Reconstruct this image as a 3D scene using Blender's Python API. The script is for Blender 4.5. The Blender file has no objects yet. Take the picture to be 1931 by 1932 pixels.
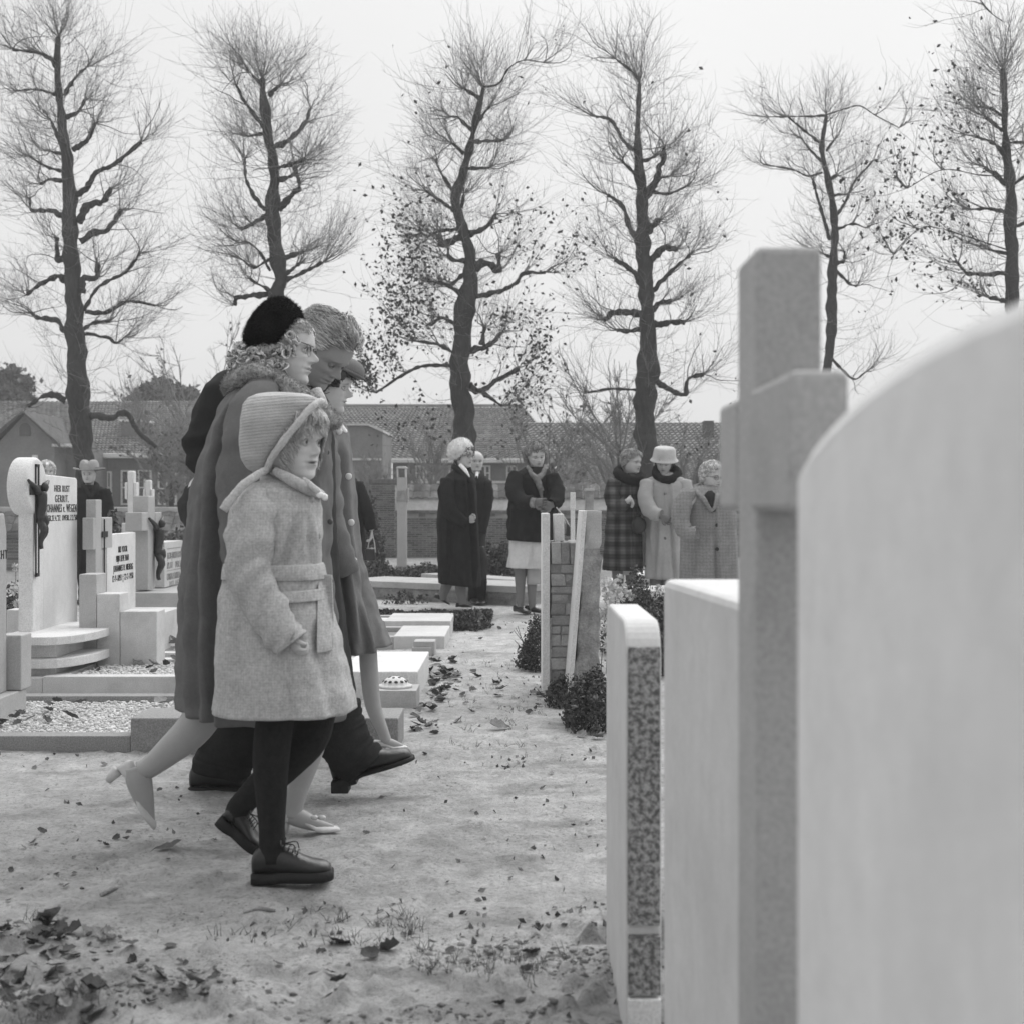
import bpy, math, random
import numpy as np
from mathutils import Vector, Matrix, noise

# ------------------------------------------------------------------ camera, light, exposure
F, C0, HY, CH = 2586.0, 965.5, 949.0, 1.02      # focal length in pixels, centre column, horizon row, camera height
sc = bpy.context.scene
cam_d = bpy.data.cameras.new('camera'); cam = bpy.data.objects.new('camera', cam_d)
sc.collection.objects.link(cam); sc.camera = cam
cam.location = (0, 0, CH); cam.rotation_euler = (math.radians(90), 0, 0)
cam_d.sensor_width = 56.0; cam_d.sensor_fit = 'HORIZONTAL'; cam_d.lens = 75.0
cam_d.shift_y = -0.0085
cam_d.clip_start = 0.05; cam_d.clip_end = 2000
cam_d.dof.use_dof = True; cam_d.dof.focus_distance = 6.2; cam_d.dof.aperture_fstop = 9.5
SUN_AZ, SUN_EL = math.radians(22), math.radians(55)   # from behind the wall, to the right
w = bpy.data.worlds.new('World'); sc.world = w; w.use_nodes = True
nt = w.node_tree; nt.nodes.clear()
out = nt.nodes.new('ShaderNodeOutputWorld')
sky = nt.nodes.new('ShaderNodeTexSky'); sky.sky_type = 'NISHITA'; sky.sun_disc = False
sky.sun_elevation = SUN_EL; sky.sun_rotation = SUN_AZ; sky.dust_density = 4
bw = nt.nodes.new('ShaderNodeRGBToBW'); nt.links.new(sky.outputs[0], bw.inputs[0])
b1 = nt.nodes.new('ShaderNodeBackground'); b1.inputs[1].default_value = 0.05; b1g = .26   # thinned by the cloud
ml = nt.nodes.new('ShaderNodeMath'); ml.operation = 'MULTIPLY'; ml.inputs[1].default_value = b1g
nt.links.new(bw.outputs[0], ml.inputs[0]); nt.links.new(ml.outputs[0], b1.inputs[0])
b2 = nt.nodes.new('ShaderNodeBackground'); b2.inputs[1].default_value = 1.0      # even overcast cloud
tc = nt.nodes.new('ShaderNodeTexCoord'); cn = nt.nodes.new('ShaderNodeTexNoise')
cn.inputs['Scale'].default_value = 1.6; cn.inputs['Detail'].default_value = 3
nt.links.new(tc.outputs['Generated'], cn.inputs['Vector'])
cr = nt.nodes.new('ShaderNodeMapRange'); cr.inputs[1].default_value = .3; cr.inputs[2].default_value = .7
cr.inputs[3].default_value = .32; cr.inputs[4].default_value = .36
nt.links.new(cn.outputs['Fac'], cr.inputs[0]); nt.links.new(cr.outputs[0], b2.inputs[0])
ad = nt.nodes.new('ShaderNodeAddShader')
nt.links.new(b1.outputs[0], ad.inputs[0]); nt.links.new(b2.outputs[0], ad.inputs[1]); nt.links.new(ad.outputs[0], out.inputs[0])
sl = bpy.data.lights.new('sun', 'SUN'); sl.energy = 1.5; sl.angle = math.radians(75); sl.color = (1, 1, 1)
so = bpy.data.objects.new('sun', sl); sc.collection.objects.link(so)
sdir = Vector((math.sin(SUN_AZ)*math.cos(SUN_EL), math.cos(SUN_AZ)*math.cos(SUN_EL), math.sin(SUN_EL)))
so.rotation_euler = sdir.to_track_quat('Z', 'Y').to_euler(); so.location = (5, 5, 12)
sc.view_settings.view_transform = 'Standard'; sc.view_settings.look = 'None'
sc.view_settings.exposure = 1.1; sc.view_settings.gamma = 1; sc.view_settings.use_curve_mapping = False
sc.cycles.use_denoising = True; sc.cycles.max_bounces = 6
rnd = random.Random(7); rg = np.random.RandomState(11)

# ------------------------------------------------------------------ helpers
def W(x, y, d): return Vector(((x-C0)/F*d, d, CH+(HY-y)/F*d))
def XW(x, d): return (x-C0)/F*d
def ZW(y, d): return CH+(HY-y)/F*d
ORG = {}
def org(p): return ORG.get(p.name, Vector((0, 0, 0))) if p else Vector((0, 0, 0))
def tag(o, label=None, cat=None, group=None, kind=None):
    for k, v in (('label', label), ('category', cat), ('group', group), ('kind', kind)):
        if v: o[k] = v
    return o
def thing(name, label, cat, loc, group=None):
    o = bpy.data.objects.new(name, None); sc.collection.objects.link(o)
    o.location = loc; o.empty_display_size = .1; ORG[o.name] = Vector(loc)
    return tag(o, label, cat, group)
def mk(name, V, Fc, mats, parent=None, smooth=True, midx=None, tone=None, bevel=0, kind=None, segs=2):
    og = org(parent)
    me = bpy.data.meshes.new(name)
    V = np.asarray(V, dtype=np.float32).reshape(-1, 3) - np.array(og, dtype=np.float32)
    if isinstance(Fc, np.ndarray) and Fc.ndim == 2:
        n, k = Fc.shape
        me.vertices.add(len(V)); me.vertices.foreach_set('co', V.ravel())
        me.loops.add(n*k); me.loops.foreach_set('vertex_index', Fc.ravel().astype(np.int32))
        me.polygons.add(n); me.polygons.foreach_set('loop_start', np.arange(0, n*k, k, dtype=np.int32))
        me.polygons.foreach_set('loop_total', np.full(n, k, dtype=np.int32))
        me.update(calc_edges=True)
    else:
        me.from_pydata([tuple(map(float, v)) for v in V], [], [tuple(int(i) for i in f) for f in Fc]); me.update()
    for m in (mats if isinstance(mats, (list, tuple)) else [mats]): me.materials.append(m)
    if midx is not None: me.polygons.foreach_set('material_index', np.asarray(midx, dtype=np.int32))
    me.polygons.foreach_set('use_smooth', np.full(len(me.polygons), bool(smooth)))
    a = me.attributes.new('tone', 'FLOAT', 'POINT')
    a.data.foreach_set('value', np.ones(len(V), dtype=np.float32) if tone is None else np.asarray(tone, dtype=np.float32))
    o = bpy.data.objects.new(name, me); sc.collection.objects.link(o)
    if parent is not None: o.parent = parent
    ORG[o.name] = og
    if bevel:
        b = o.modifiers.new('bevel', 'BEVEL'); b.width = bevel; b.segments = segs; b.limit_method = 'ANGLE'; b.harden_normals = False
    if kind: o['kind'] = kind
    return o
class MB:
    def __init__(s): s.V = []; s.F = []; s.M = []; s.T = []
    def add(s, V, Fc, m=0, tone=1.0):
        b = len(s.V); V = [tuple(v) for v in V]; s.V += V
        s.F += [tuple(int(i)+b for i in f) for f in Fc]; s.M += [m]*len(Fc)
        s.T += list(tone) if hasattr(tone, '__len__') else [tone]*len(V); return s
    def box(s, x0, x1, y0, y1, z0, z1, m=0, tone=1.0, jit=0):
        v = [[x, y, z] for z in (z0, z1) for y in (y0, y1) for x in (x0, x1)]
        if jit: v = [[c+rnd.uniform(-jit, jit) for c in p] for p in v]
        return s.add(v, [(0, 2, 3, 1), (4, 5, 7, 6), (0, 1, 5, 4), (2, 6, 7, 3), (0, 4, 6, 2), (1, 3, 7, 5)], m, tone)
    def prism(s, poly, axis, a0, a1, m=0, tone=1.0):
        # poly: list of 2-d points in the other two axes (x: (y,z); y: (x,z); z: (x,y))
        def P(p, a): return (a, p[0], p[1]) if axis == 'x' else ((p[0], a, p[1]) if axis == 'y' else (p[0], p[1], a))
        n = len(poly); V = [P(p, a0) for p in poly]+[P(p, a1) for p in poly]
        Fc = [tuple(range(n))[::-1], tuple(range(n, 2*n))]+[(i, (i+1) % n, n+(i+1) % n, n+i) for i in range(n)]
        return s.add(V, Fc, m, tone)
    def build(s, name, mats, parent=None, **k):
        return mk(name, s.V, s.F, mats, parent, midx=s.M, tone=s.T, **k)
def fixn(o):
    import bmesh
    bm = bmesh.new(); bm.from_mesh(o.data); bmesh.ops.recalc_face_normals(bm, faces=bm.faces); bm.to_mesh(o.data); bm.free(); return o
def crom(P, n):
    P = np.asarray(P, dtype=float)
    if len(P) < 2: return P
    Q = np.vstack([2*P[0]-P[1], P, 2*P[-1]-P[-2]]); t = np.linspace(0, len(P)-1-1e-9, n)
    i = t.astype(int); f = (t-i)[:, None]; a, b, c, d = Q[i], Q[i+1], Q[i+2], Q[i+3]
    return .5*((2*b)+(-a+c)*f+(2*a-5*b+4*c-d)*f**2+(-a+3*b-3*c+d)*f**3)
def grid_faces(nr, na, closed=True):
    Fc = []
    for i in range(nr-1):
        for j in range(na if closed else na-1):
            k = (j+1) % na; Fc.append((i*na+j, i*na+k, (i+1)*na+k, (i+1)*na+j))
    return Fc
def tube(pts, rad, ns=12, n=None, amp=0, freq=6, seed=0, flat=1.0, cap=True, fold=0, up=None):
    P = np.asarray([tuple(p) for p in pts], dtype=float); R = np.asarray(rad, dtype=float)
    if n: A = crom(np.hstack([P, R[:, None]]), n); P = A[:, :3]; R = np.maximum(A[:, 3], 1e-4)
    V = []; prev = Vector(up) if up else None; m = len(P)
    for i in range(m):
        t = Vector(P[min(i+1, m-1)]-P[max(i-1, 0)]).normalized()
        if prev is None: prev = Vector((0, 1, 0)) if abs(t.y) < .9 else Vector((1, 0, 0))
        u = (prev-t*prev.dot(t)).normalized(); v = t.cross(u); prev = u; c = Vector(P[i])
        for j in range(ns):
            a = 2*math.pi*j/ns; dr = u*math.cos(a)*flat+v*math.sin(a); r = R[i]
            if amp:
                q = (c+dr*r)*freq; r *= 1+amp*noise.noise(q+Vector((seed, seed*2.3, 0)))
            if fold:
                r += fold*noise.noise(Vector((i/m*14+seed+math.sin(a)*1.1, math.cos(a)*1.3, seed)))
            V.append(c+dr*r)
    Fc = grid_faces(m, ns)
    if cap:
        V.append(Vector(P[0])); V.append(Vector(P[-1])); a, b = len(V)-2, len(V)-1
        Fc += [(a, (j+1) % ns, j) for j in range(ns)]+[(b, (m-1)*ns+j, (m-1)*ns+(j+1) % ns) for j in range(ns)]
    return V, Fc
def ribbons(P, R):
    """N strands of K points: thin three-sided tubes, as numpy arrays"""
    N, K, _ = P.shape; T = np.gradient(P, axis=1); T /= np.linalg.norm(T, axis=2, keepdims=True)+1e-9
    ref = np.where(np.abs(T[..., 1:2]) < .8, np.array([0, 1., 0]), np.array([1., 0, 0]))
    U = np.cross(T, ref); U /= np.linalg.norm(U, axis=2, keepdims=True)+1e-9; Q = np.cross(T, U)
    V = np.stack([P+(U*math.cos(a)+Q*math.sin(a))*R[..., None] for a in (0, 2.094, 4.189)], axis=2)
    idx = np.arange(N*K*3).reshape(N, K, 3); fs = []
    for j in range(3):
        k = (j+1) % 3
        fs.append(np.stack([idx[:, :-1, j], idx[:, :-1, k], idx[:, 1:, k], idx[:, 1:, j]], axis=-1).reshape(-1, 4))
    return V.reshape(-1, 3), np.concatenate(fs)
def lump(c, r, seg=10, rings=7, amp=.15, freq=8, seed=0, R=None):
    V = []
    for i in range(rings+1):
        ph = math.pi*i/rings
        for j in range(seg):
            a = 2*math.pi*j/seg; d = Vector((math.sin(ph)*math.cos(a), math.sin(ph)*math.sin(a), math.cos(ph)))
            k = 1+amp*noise.noise(d*1.7+Vector((seed, c[0]*freq, c[1])))
            p = Vector((d.x*r[0]*k, d.y*r[1]*k, d.z*r[2]*k))
            if R is not None: p = R @ p
            V.append(Vector(c)+p)
    return V, grid_faces(rings+1, seg)
# numpy value noise
def _h(i, j, s): v = np.sin(i*127.1+j*311.7+s*74.7)*43758.5453; return v-np.floor(v)
def vn(x, y, s=0):
    xi, yi = np.floor(x), np.floor(y); fx, fy = x-xi, y-yi; fx = fx*fx*(3-2*fx); fy = fy*fy*(3-2*fy)
    return (_h(xi, yi, s)*(1-fx)+_h(xi+1, yi, s)*fx)*(1-fy)+(_h(xi, yi+1, s)*(1-fx)+_h(xi+1, yi+1, s)*fx)*fy
def fbm(x, y, s=0, o=4):
    r = 0; a = .5
    for k in range(o): r = r+a*vn(x*2**k, y*2**k, s+k*13); a *= .5
    return r

# ------------------------------------------------------------------ materials (all grey: the place is seen in black and white)
MATS = {}
def mat(name, c, rough=.85, var=.15, scale=5, bump=.2, bscale=50, spec=.25, tone=False, rand=0, st=(1, 1, 1), dist=.01, dirt=0, extra=None):
    if name in MATS: return MATS[name]
    m = bpy.data.materials.new(name); m.use_nodes = True; t = m.node_tree; N = t.nodes; L = t.links
    bs = N['Principled BSDF']; bs.inputs['Roughness'].default_value = rough; bs.inputs['Specular IOR Level'].default_value = spec
    tx = N.new('ShaderNodeTexCoord'); mp = N.new('ShaderNodeMapping'); mp.inputs['Scale'].default_value = st
    L.new(tx.outputs['Object'], mp.inputs['Vector'])
    def nz(sc_, det=6, ro=.6):
        n = N.new('ShaderNodeTexNoise'); n.inputs['Scale'].default_value = sc_; n.inputs['Detail'].default_value = det
        n.inputs['Roughness'].default_value = ro; L.new(mp.outputs[0], n.inputs['Vector']); return n.outputs['Fac']
    def rng(v, a, b, lo=.3, hi=.7):
        r = N.new('ShaderNodeMapRange'); r.inputs[1].default_value = lo; r.inputs[2].default_value = hi
        r.inputs[3].default_value = a; r.inputs[4].default_value = b; L.new(v, r.inputs[0]); return r.outputs[0]
    def mul(a, b, op='MULTIPLY'):
        q = N.new('ShaderNodeMath'); q.operation = op
        for i, v in ((0, a), (1, b)):
            if isinstance(v, (int, float)): q.inputs[i].default_value = v
            else: L.new(v, q.inputs[i])
        return q.outputs[0]
    f = rng(nz(scale), c*(1-var), c*(1+var))
    f = mul(f, rng(nz(scale*9, 3), 1-var*.5, 1+var*.5))
    if tone:
        a = N.new('ShaderNodeAttribute'); a.attribute_name = 'tone'; f = mul(f, a.outputs['Fac'])
    if rand:
        oi = N.new('ShaderNodeObjectInfo'); f = mul(f, rng(oi.outputs['Random'], 1-rand, 1+rand, 0, 1))
    if dirt:
        f = mul(f, rng(nz(2.2, 8, .75), 1, 1-dirt, .52, .72))
    bfac = nz(bscale, 4)
    if extra: f, bfac = extra(N, L, tx, mp, nz, rng, mul, f, bfac)
    L.new(f, bs.inputs['Base Color'])
    if bump:
        b = N.new('ShaderNodeBump'); b.inputs['Strength'].default_value = bump; b.inputs['Distance'].default_value = dist
        L.new(bfac, b.inputs['Height']); L.new(b.outputs[0], bs.inputs['Normal'])
    MATS[name] = m; return m
def wave(N, L, src, axis, scale, dist=0):
    wv = N.new('ShaderNodeTexWave'); wv.bands_direction = axis; wv.inputs['Scale'].default_value = scale
    wv.inputs['Distortion'].default_value = dist; wv.inputs['Detail'].default_value = 2
    L.new(src, wv.inputs['Vector']); return wv.outputs['Fac']
def stone(name, c, speck=.12, **k):
    def ex(N, L, tx, mp, nz, rng, mul, f, b):
        m2 = N.new('ShaderNodeMapping'); m2.inputs['Scale'].default_value = (4, 4, .8); L.new(tx.outputs['Object'], m2.inputs['Vector']); s2 = N.new('ShaderNodeTexNoise'); s2.inputs['Scale'].default_value = 1.6; s2.inputs['Detail'].default_value = 7; s2.inputs['Roughness'].default_value = .65; L.new(m2.outputs[0], s2.inputs['Vector'])
        return mul(mul(f, rng(s2.outputs['Fac'], .955, 1.02, .35, .62)), rng(nz(160, 2, .8), 1-speck, 1+speck, .35, .65)), b
    return mat(name, c, rough=.8, var=.08, scale=3, bump=.18, bscale=130, dirt=.22, extra=ex, dist=.004, **k)
M_white = stone('white_limestone', .67, .14)
M_pale = stone('pale_limestone', .56)
M_grey = stone('grey_limestone', .42)
M_dark = stone('dark_kerb_stone', .27, .25)
M_blur = stone('smooth_cast_stone', .60, .03)
M_cross = stone('rough_cast_stone', .39, .14)
M_slab = stone('smooth_pale_stone', .74, .03)
def _gr(N, L, tx, mp, nz, rng, mul, f, b):
    n = nz(95, 3, .6); return mul(f, rng(n, .45, 1.5, .40, .60)), n
M_granite = mat('speckled_granite', .24, .7, .1, 5, .5, 60, extra=_gr)
M_rough = mat('rough_hewn_stone', .31, .95, .35, 9, .9, 45, dist=.02)
M_brick_m = mat('yellowish_brick', .30, .95, .25, 12, .8, 60, rand=.22, dist=.01)
M_mortar = mat('mortar', .24, .95, .2, 20, .5, 80)
M_bronze = mat('dark_bronze', .03, .45, .4, 30, .3, 80, spec=.5)
M_ink = mat('black_letter_paint', .03, .6, .2, 30, 0)
M_inkg = mat('faded_letter_paint', .3, .7, .3, 30, 0)
M_pebble = mat('white_pebbles', .6, .7, .15, 30, .2, 90, tone=True)
M_leaf = mat('dead_leaf', .15, .8, .35, 20, .3, 60, tone=True)
M_dleaf = mat('shrub_leaf', .075, .7, .35, 9, .2, 60, tone=True)
M_stem = mat('twiggy_stem', .09, .9, .3, 10, .3, 60)
M_flower = mat('white_petals', .75, .7, .1, 20, .2, 60, tone=True)
M_bark = mat('linden_bark', .062, .95, .35, 3, 1.0, 14, st=(1, 1, .35), dist=.05)
M_twig = mat('linden_twig', .2, .9, .25, 3, 0)
M_twigfar = mat('far_twig', .24, .9, .25, 3, 0)
M_tleaf = mat('autumn_leaf', .055, .8, .4, 3, 0, tone=True)
M_wbrick = mat('boundary_wall_brick', .19, .95, .25, 1.5, .4, 40, tone=True)
M_wmort = mat('wall_mortar', .42, .95, .25, 2, .3, 40)
M_cope = mat('coping_tile', .16, .9, .45, 3, .5, 25, tone=True, st=(1, 1, .3))
M_rtile = mat('roof_tile', .26, .85, .2, .6, .3, 20, tone=True)
M_hwall = mat('house_brick', .2, .95, .2, 1.5, .3, 20)
M_trim = mat('white_painted_trim', .7, .6, .08, 3, .1, 20)
M_glass = mat('window_glass', .05, .12, .3, 2, 0, spec=.6)
M_farleaf = mat('far_foliage', .13, .95, .4, 2, 0, tone=True)
# skin, hair, cloth
M_skin = mat('skin', .52, .55, .06, 12, .12, 120, tone=True, spec=.35, dist=.003)
M_eye = mat('eye', .55, .15, 0, 3, 0, tone=True, spec=.5)
M_stock = mat('nylon_stocking', .34, .5, .05, 20, 0, spec=.35)
M_tights = mat('black_wool_tights', .018, .95, .25, 60, .4, 250)
def hairm(n, c): return mat(n, c, .5, .3, 25, .25, 90, tone=True, spec=.4, st=(1, 1, .5))
M_hair_grey = hairm('grey_hair', .55); M_hair_fair = hairm('fair_hair', .42); M_hair_dark = hairm('dark_hair', .045)
M_hair_mid = hairm('brown_hair', .19); M_hair_white = hairm('white_hair', .62)
def cloth(n, c, **k): return mat(n, c, .95, k.pop('var', .12), k.pop('scale', 14), k.pop('bump', .35), k.pop('bscale', 260), spec=.12, dist=.006, **k)
M_pcoat = cloth('dark_grey_wool', .15)
M_pcoat2 = cloth('mid_grey_wool', .18)
M_black = cloth('black_cloth', .022, var=.25)
M_blackfur = cloth('black_fur', .016, var=.4, bscale=90, bump=.9)
M_furcol = mat('grey_fur', .40, .95, .3, 20, .9, 70, spec=.1, dist=.02, tone=True)
M_suit = cloth('dark_suit', .035)
M_skirt = cloth('pale_skirt', .62, scale=4)
M_lcoat = cloth('light_wool_coat', .37, scale=6, var=.1)
M_hatf = mat('felt_hat', .36, .9, .15, 8, .3, 120, spec=.1)
M_whfur = mat('white_fur_hat', .93, .9, .06, 20, .9, 60, tone=True)
M_stock2 = mat('grey_stocking', .2, .6, .05, 20, 0, spec=.2)
M_hair_sandy = hairm('sandy_hair', .27)
M_glove = cloth('grey_glove', .16)
M_scarf = cloth('patterned_scarf', .19, var=.5, scale=22)
M_leather = mat('black_leather', .018, .35, .3, 12, .25, 40, spec=.5)
M_sole = mat('shoe_sole', .02, .7, .3, 20, .3, 60)
M_pump = mat('pale_leather_pump', .52, .45, .08, 10, .1, 60, spec=.4)
M_button = mat('pearl_button', .75, .3, .05, 10, 0, spec=.5)
M_metal = mat('thin_metal_frame', .06, .3, .1, 10, 0, spec=.8)
def _gc(N, L, tx, mp, nz, rng, mul, f, b):
    a = wave(N, L, tx.outputs['Object'], 'Z', 42, 1.5); c = wave(N, L, tx.outputs['Object'], 'X', 42, 1.5)
    return mul(mul(f, rng(mul(a, c, 'ADD'), .95, 1.05, .3, 1.6)), rng(nz(110, 3, .7), .82, 1.14, .35, .65)), b
M_gcoat = cloth('pale_woven_wool', .44, scale=5, var=.09, extra=_gc, bump=.5)
def _kn(N, L, tx, mp, nz, rng, mul, f, b):
    r = N.new('ShaderNodeVectorRotate'); r.rotation_type = 'Y_AXIS'; r.inputs['Angle'].default_value = .09
    L.new(tx.outputs['Object'], r.inputs['Vector'])
    a = wave(N, L, r.outputs[0], 'Z', 38, .4)
    return mul(mul(f, rng(a, .94, 1.03, .1, .8)), rng(nz(3.5, 2), .86, 1.08)), mul(mul(a, .35), b, 'ADD')
M_knit = cloth('knitted_wool', .49, extra=_kn, bump=.7)
def _kn2(N, L, tx, mp, nz, rng, mul, f, b):
    a = nz(150, 2); return mul(f, rng(a, .85, 1.1)), a
M_knitband = cloth('knitted_band', .56, extra=_kn2, bump=.9)
def _plaid(N, L, tx, mp, nz, rng, mul, f, b):
    a = wave(N, L, tx.outputs['Object'], 'Z', 2.6, .6); c = wave(N, L, tx.outputs['Object'], 'X', 3.0, .6)
    a2 = wave(N, L, tx.outputs['Object'], 'Z', 10, .6)
    return mul(mul(mul(f, rng(a, .62, 1.35, .2, .8)), rng(c, .65, 1.35, .2, .8)), rng(a2, .85, 1.1, .3, .7)), b
M_plaid = cloth('dark_plaid_wool', .075, extra=_plaid)
def _tw(N, L, tx, mp, nz, rng, mul, f, b):
    a = wave(N, L, tx.outputs['Object'], 'Z', 11, 2.5); c = wave(N, L, tx.outputs['Object'], 'X', 11, 2.5)
    return mul(mul(f, rng(a, .94, 1.05)), mul(rng(c, .95, 1.04), rng(nz(120, 2), .85, 1.15, .35, .65))), b
M_tweed = cloth('grey_tweed', .23, extra=_tw)

# ------------------------------------------------------------------ ground
def gh(x, y):
    x = np.asarray(x, float); y = np.asarray(y, float)
    far = np.clip((y-9)/8, 0, 1)
    h = (fbm(x*.7, y*.7, 3, 3)-.45)*.05*(1-far)
    l = fbm(x*7, y*5, 9, 4); h = h+np.maximum(l-.52, 0)*.06*(1-far)+np.maximum(fbm(x*16, y*13, 14, 3)-.55, 0)*.10*(1-far)*np.clip((fbm(x*1.3, y*1.6, 60, 2)-.25)*4, 0.1, 1)
    near = np.clip((3.45-y+.25*np.sin(x*3))/.5, 0, 1)
    c = fbm(x*9, y*7, 21, 3); h = h+near*(np.maximum(c-.45, 0)*.06+np.maximum(fbm(x*34, y*28, 29, 2)-.42, 0)*.05+np.maximum(fbm(x*17, y*13, 23, 3)-.48, 0)*.16)
    h = h+(fbm(x*38, y*30, 5, 2)-.4)*.011*np.clip((8-y)/4, 0, 1)
    return h-.006
def gz(x, y): return float(gh(x, y))
xs = np.concatenate([-np.geomspace(110, 3.6, 36), np.arange(-3.4, -1.72, .02), np.arange(-1.7, .6, .0095), np.arange(.62, 2.2, .03), np.geomspace(2.4, 110, 36)])
ys = np.concatenate([-np.geomspace(30, 1.0, 12), np.arange(-.8, 2.2, .1), np.arange(2.25, 4.3, .0095), np.arange(4.3, 6.6, .016), np.arange(6.6, 10, .03), np.geomspace(10.05, 150, 60)])
X, Y = np.meshgrid(xs, ys); Z = gh(X, Y); nx, ny = len(xs), len(ys)
idx = np.arange(nx*ny).reshape(ny, nx)
Fg = np.stack([idx[:-1, :-1], idx[:-1, 1:], idx[1:, 1:], idx[1:, :-1]], -1).reshape(-1, 4)
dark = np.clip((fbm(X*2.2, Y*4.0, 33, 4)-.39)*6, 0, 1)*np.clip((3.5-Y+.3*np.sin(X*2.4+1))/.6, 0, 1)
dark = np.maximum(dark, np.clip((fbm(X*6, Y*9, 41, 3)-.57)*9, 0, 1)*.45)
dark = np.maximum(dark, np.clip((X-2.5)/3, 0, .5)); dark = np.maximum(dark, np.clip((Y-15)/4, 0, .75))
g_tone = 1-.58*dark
def _sand(N, L, tx, mp, nz, rng, mul, f, b):
    f = mul(f, rng(nz(7, 10, .8), .76, 1.08, .40, .60)); f = mul(f, rng(nz(60, 8, .85), .46, 1.1, .34, .50)); f = mul(f, rng(nz(2.1, 6, .7), .80, 1.06, .35, .6)); return f, nz(60, 8, .8)
M_sand = mat('trodden_sand', .69, .95, .08, 1.3, 1.0, 70, tone=True, extra=_sand, dist=.03, spec=.1)
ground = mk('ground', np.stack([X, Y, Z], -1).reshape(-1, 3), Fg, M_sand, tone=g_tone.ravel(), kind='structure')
# ------------------------------------------------------------------ foreground headstones on the right, nearest first
def arch_poly(y0, y1, z0, ztop, zshould, n=18):
    """flat-sided slab with a gently arched top; (y, z) outline"""
    p = [(y0, z0), (y1, z0), (y1, zshould)]
    for i in range(1, n):
        a = i/n; y = y1+(y0-y1)*a; p.append((y, zshould+(ztop-zshould)*math.sin(math.pi*a)**.72))
    p.append((y0, zshould)); return p
t = thing('headstone', 'huge smooth pale headstone with arched top filling the right edge, out of focus', 'headstone', (.235, .62, 0))
b = MB(); b.prism(arch_poly(.12, 1.105, -.05, 1.115, 1.045), 'x', .2276, .33); fixn(b.build('slab', M_slab, t, smooth=False, bevel=.012))
b = MB(); b.box(.2, .36, .06, 1.16, -.05, .14); b.build('plinth', M_slab, t, smooth=False, bevel=.01)
# cross seen from its edge
t = thing('cross_headstone', 'tall rough stone cross with short thick arms, blurred, beside the huge arched headstone', 'headstone', (.28, 1.45, 0))
b = MB(); b.box(.25, .318, 1.406, 1.522, .22, 1.284); b.build('shaft', M_cross, t, smooth=False, bevel=.007)
b = MB(); b.box(.2425, .2955, 1.20, 1.405, 1.012, 1.137); b.build('arm', M_cross, t, smooth=False, bevel=.007)
b = MB(); b.box(.2492, .3188, 1.523, 1.65, 1.012, 1.137); b.build('arm', M_cross, t, smooth=False, bevel=.007)
b = MB(); b.box(.24, .36, 1.22, 1.7, -.05, .222); b.build('plinth', M_cross, t, smooth=False, bevel=.01)
# wide slab behind the cross
t = thing('headstone', 'plain grey headstone with flat bright top, standing just behind the blurred cross', 'headstone', (.3, 2.05, 0))
b = MB(); b.prism([(.2965, 1.74), (.40, 1.74), (.40, 2.30), (.2525, 2.30)], 'z', -.05, .893); fixn(b.build('slab', M_blur, t, smooth=False, bevel=.012))
# low rounded stone with granite edge
t = thing('headstone', 'low headstone with rounded top and speckled granite edge, left end of the blurred row', 'headstone', (.26, 2.9, 0))
def roundtop(y0, y1, z0, z1, r, n=8):
    p = [(y0, z0), (y1, z0)]
    p += [(y1-r+r*math.cos(a), z1-r+r*math.sin(a)) for a in [math.pi/2*i/n for i in range(n+1)]]
    p += [(y0+r+r*math.cos(a), z1-r+r*math.sin(a)) for a in [math.pi/2+math.pi/2*i/n for i in range(n+1)]]
    return p
b = MB(); b.prism(roundtop(2.62, 3.16, -.05, .793, .075), 'x', .2165, .285); fixn(b.build('slab', M_blur, t, smooth=False, bevel=.006))
def px_edge(y): return ZW(y, 2.6)
zt = px_edge(1222)
b = MB(); b.box(.2205, .2815, 2.606, 2.618, px_edge(1748), zt, jit=.001); b.build('granite_panel', M_granite, t, smooth=False)
b = MB(); b.box(.2205, .2815, 2.606, 2.618, px_edge(1880), px_edge(1768), jit=.001); b.build('granite_panel', M_granite, t, smooth=False)
b = MB(); b.box(.2195, .2825, 2.60, 2.618, px_edge(1960), px_edge(1886)); b.build('foot_block', M_white, t, smooth=False, bevel=.003)

# ------------------------------------------------------------------ graves on the left: kerbs, beds, end blocks
XR = -.47
def kerbset(label, x0, x1, y0, y1, h, w_, m, blk=None, rot=0, loc=None):
    t = thing('grave_surround', label, 'grave surround', (x0, y0, 0))
    for (a, b_, c, d_) in ((x0, x1, y0, y0+w_), (x0, x1, y1-w_, y1)):
        q = MB(); q.box(a, b_, c, d_, -.06, h); q.build('kerb', m, t, smooth=False, bevel=.004)
    q = MB(); q.box(x0, x0+w_, y0+w_+.002, y1-w_-.002, -.06, h); q.build('kerb', m, t, smooth=False, bevel=.004)
    if blk:
        bx, bh, bm = blk
        q = MB(); q.box(x1+.002, x1+bx, y0-.006, y1, -.06, bh); q.build('end_block', bm, t, smooth=False, bevel=.006)
    return t
g1 = kerbset('nearest grave surround with dark kerb and white pebbles, beside the sandy path', -3.9, -1.585, 5.70, 6.98, .052, .10, M_dark)
q = MB(); q.box(-1.583, XR, 5.69, 5.98, -.06, .128); q.build('end_block', M_dark, g1, smooth=False, bevel=.006)
q = MB(); q.box(-1.583, -1.30, 5.982, 6.88, -.06, .075); q.build('kerb', M_dark, g1, smooth=False, bevel=.005)
g2 = kerbset('pale grave surround of the steel cross grave with leaf-strewn gravel bed', -2.45, -.9, 7.16, 8.05, .115, .10, M_pale)
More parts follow.
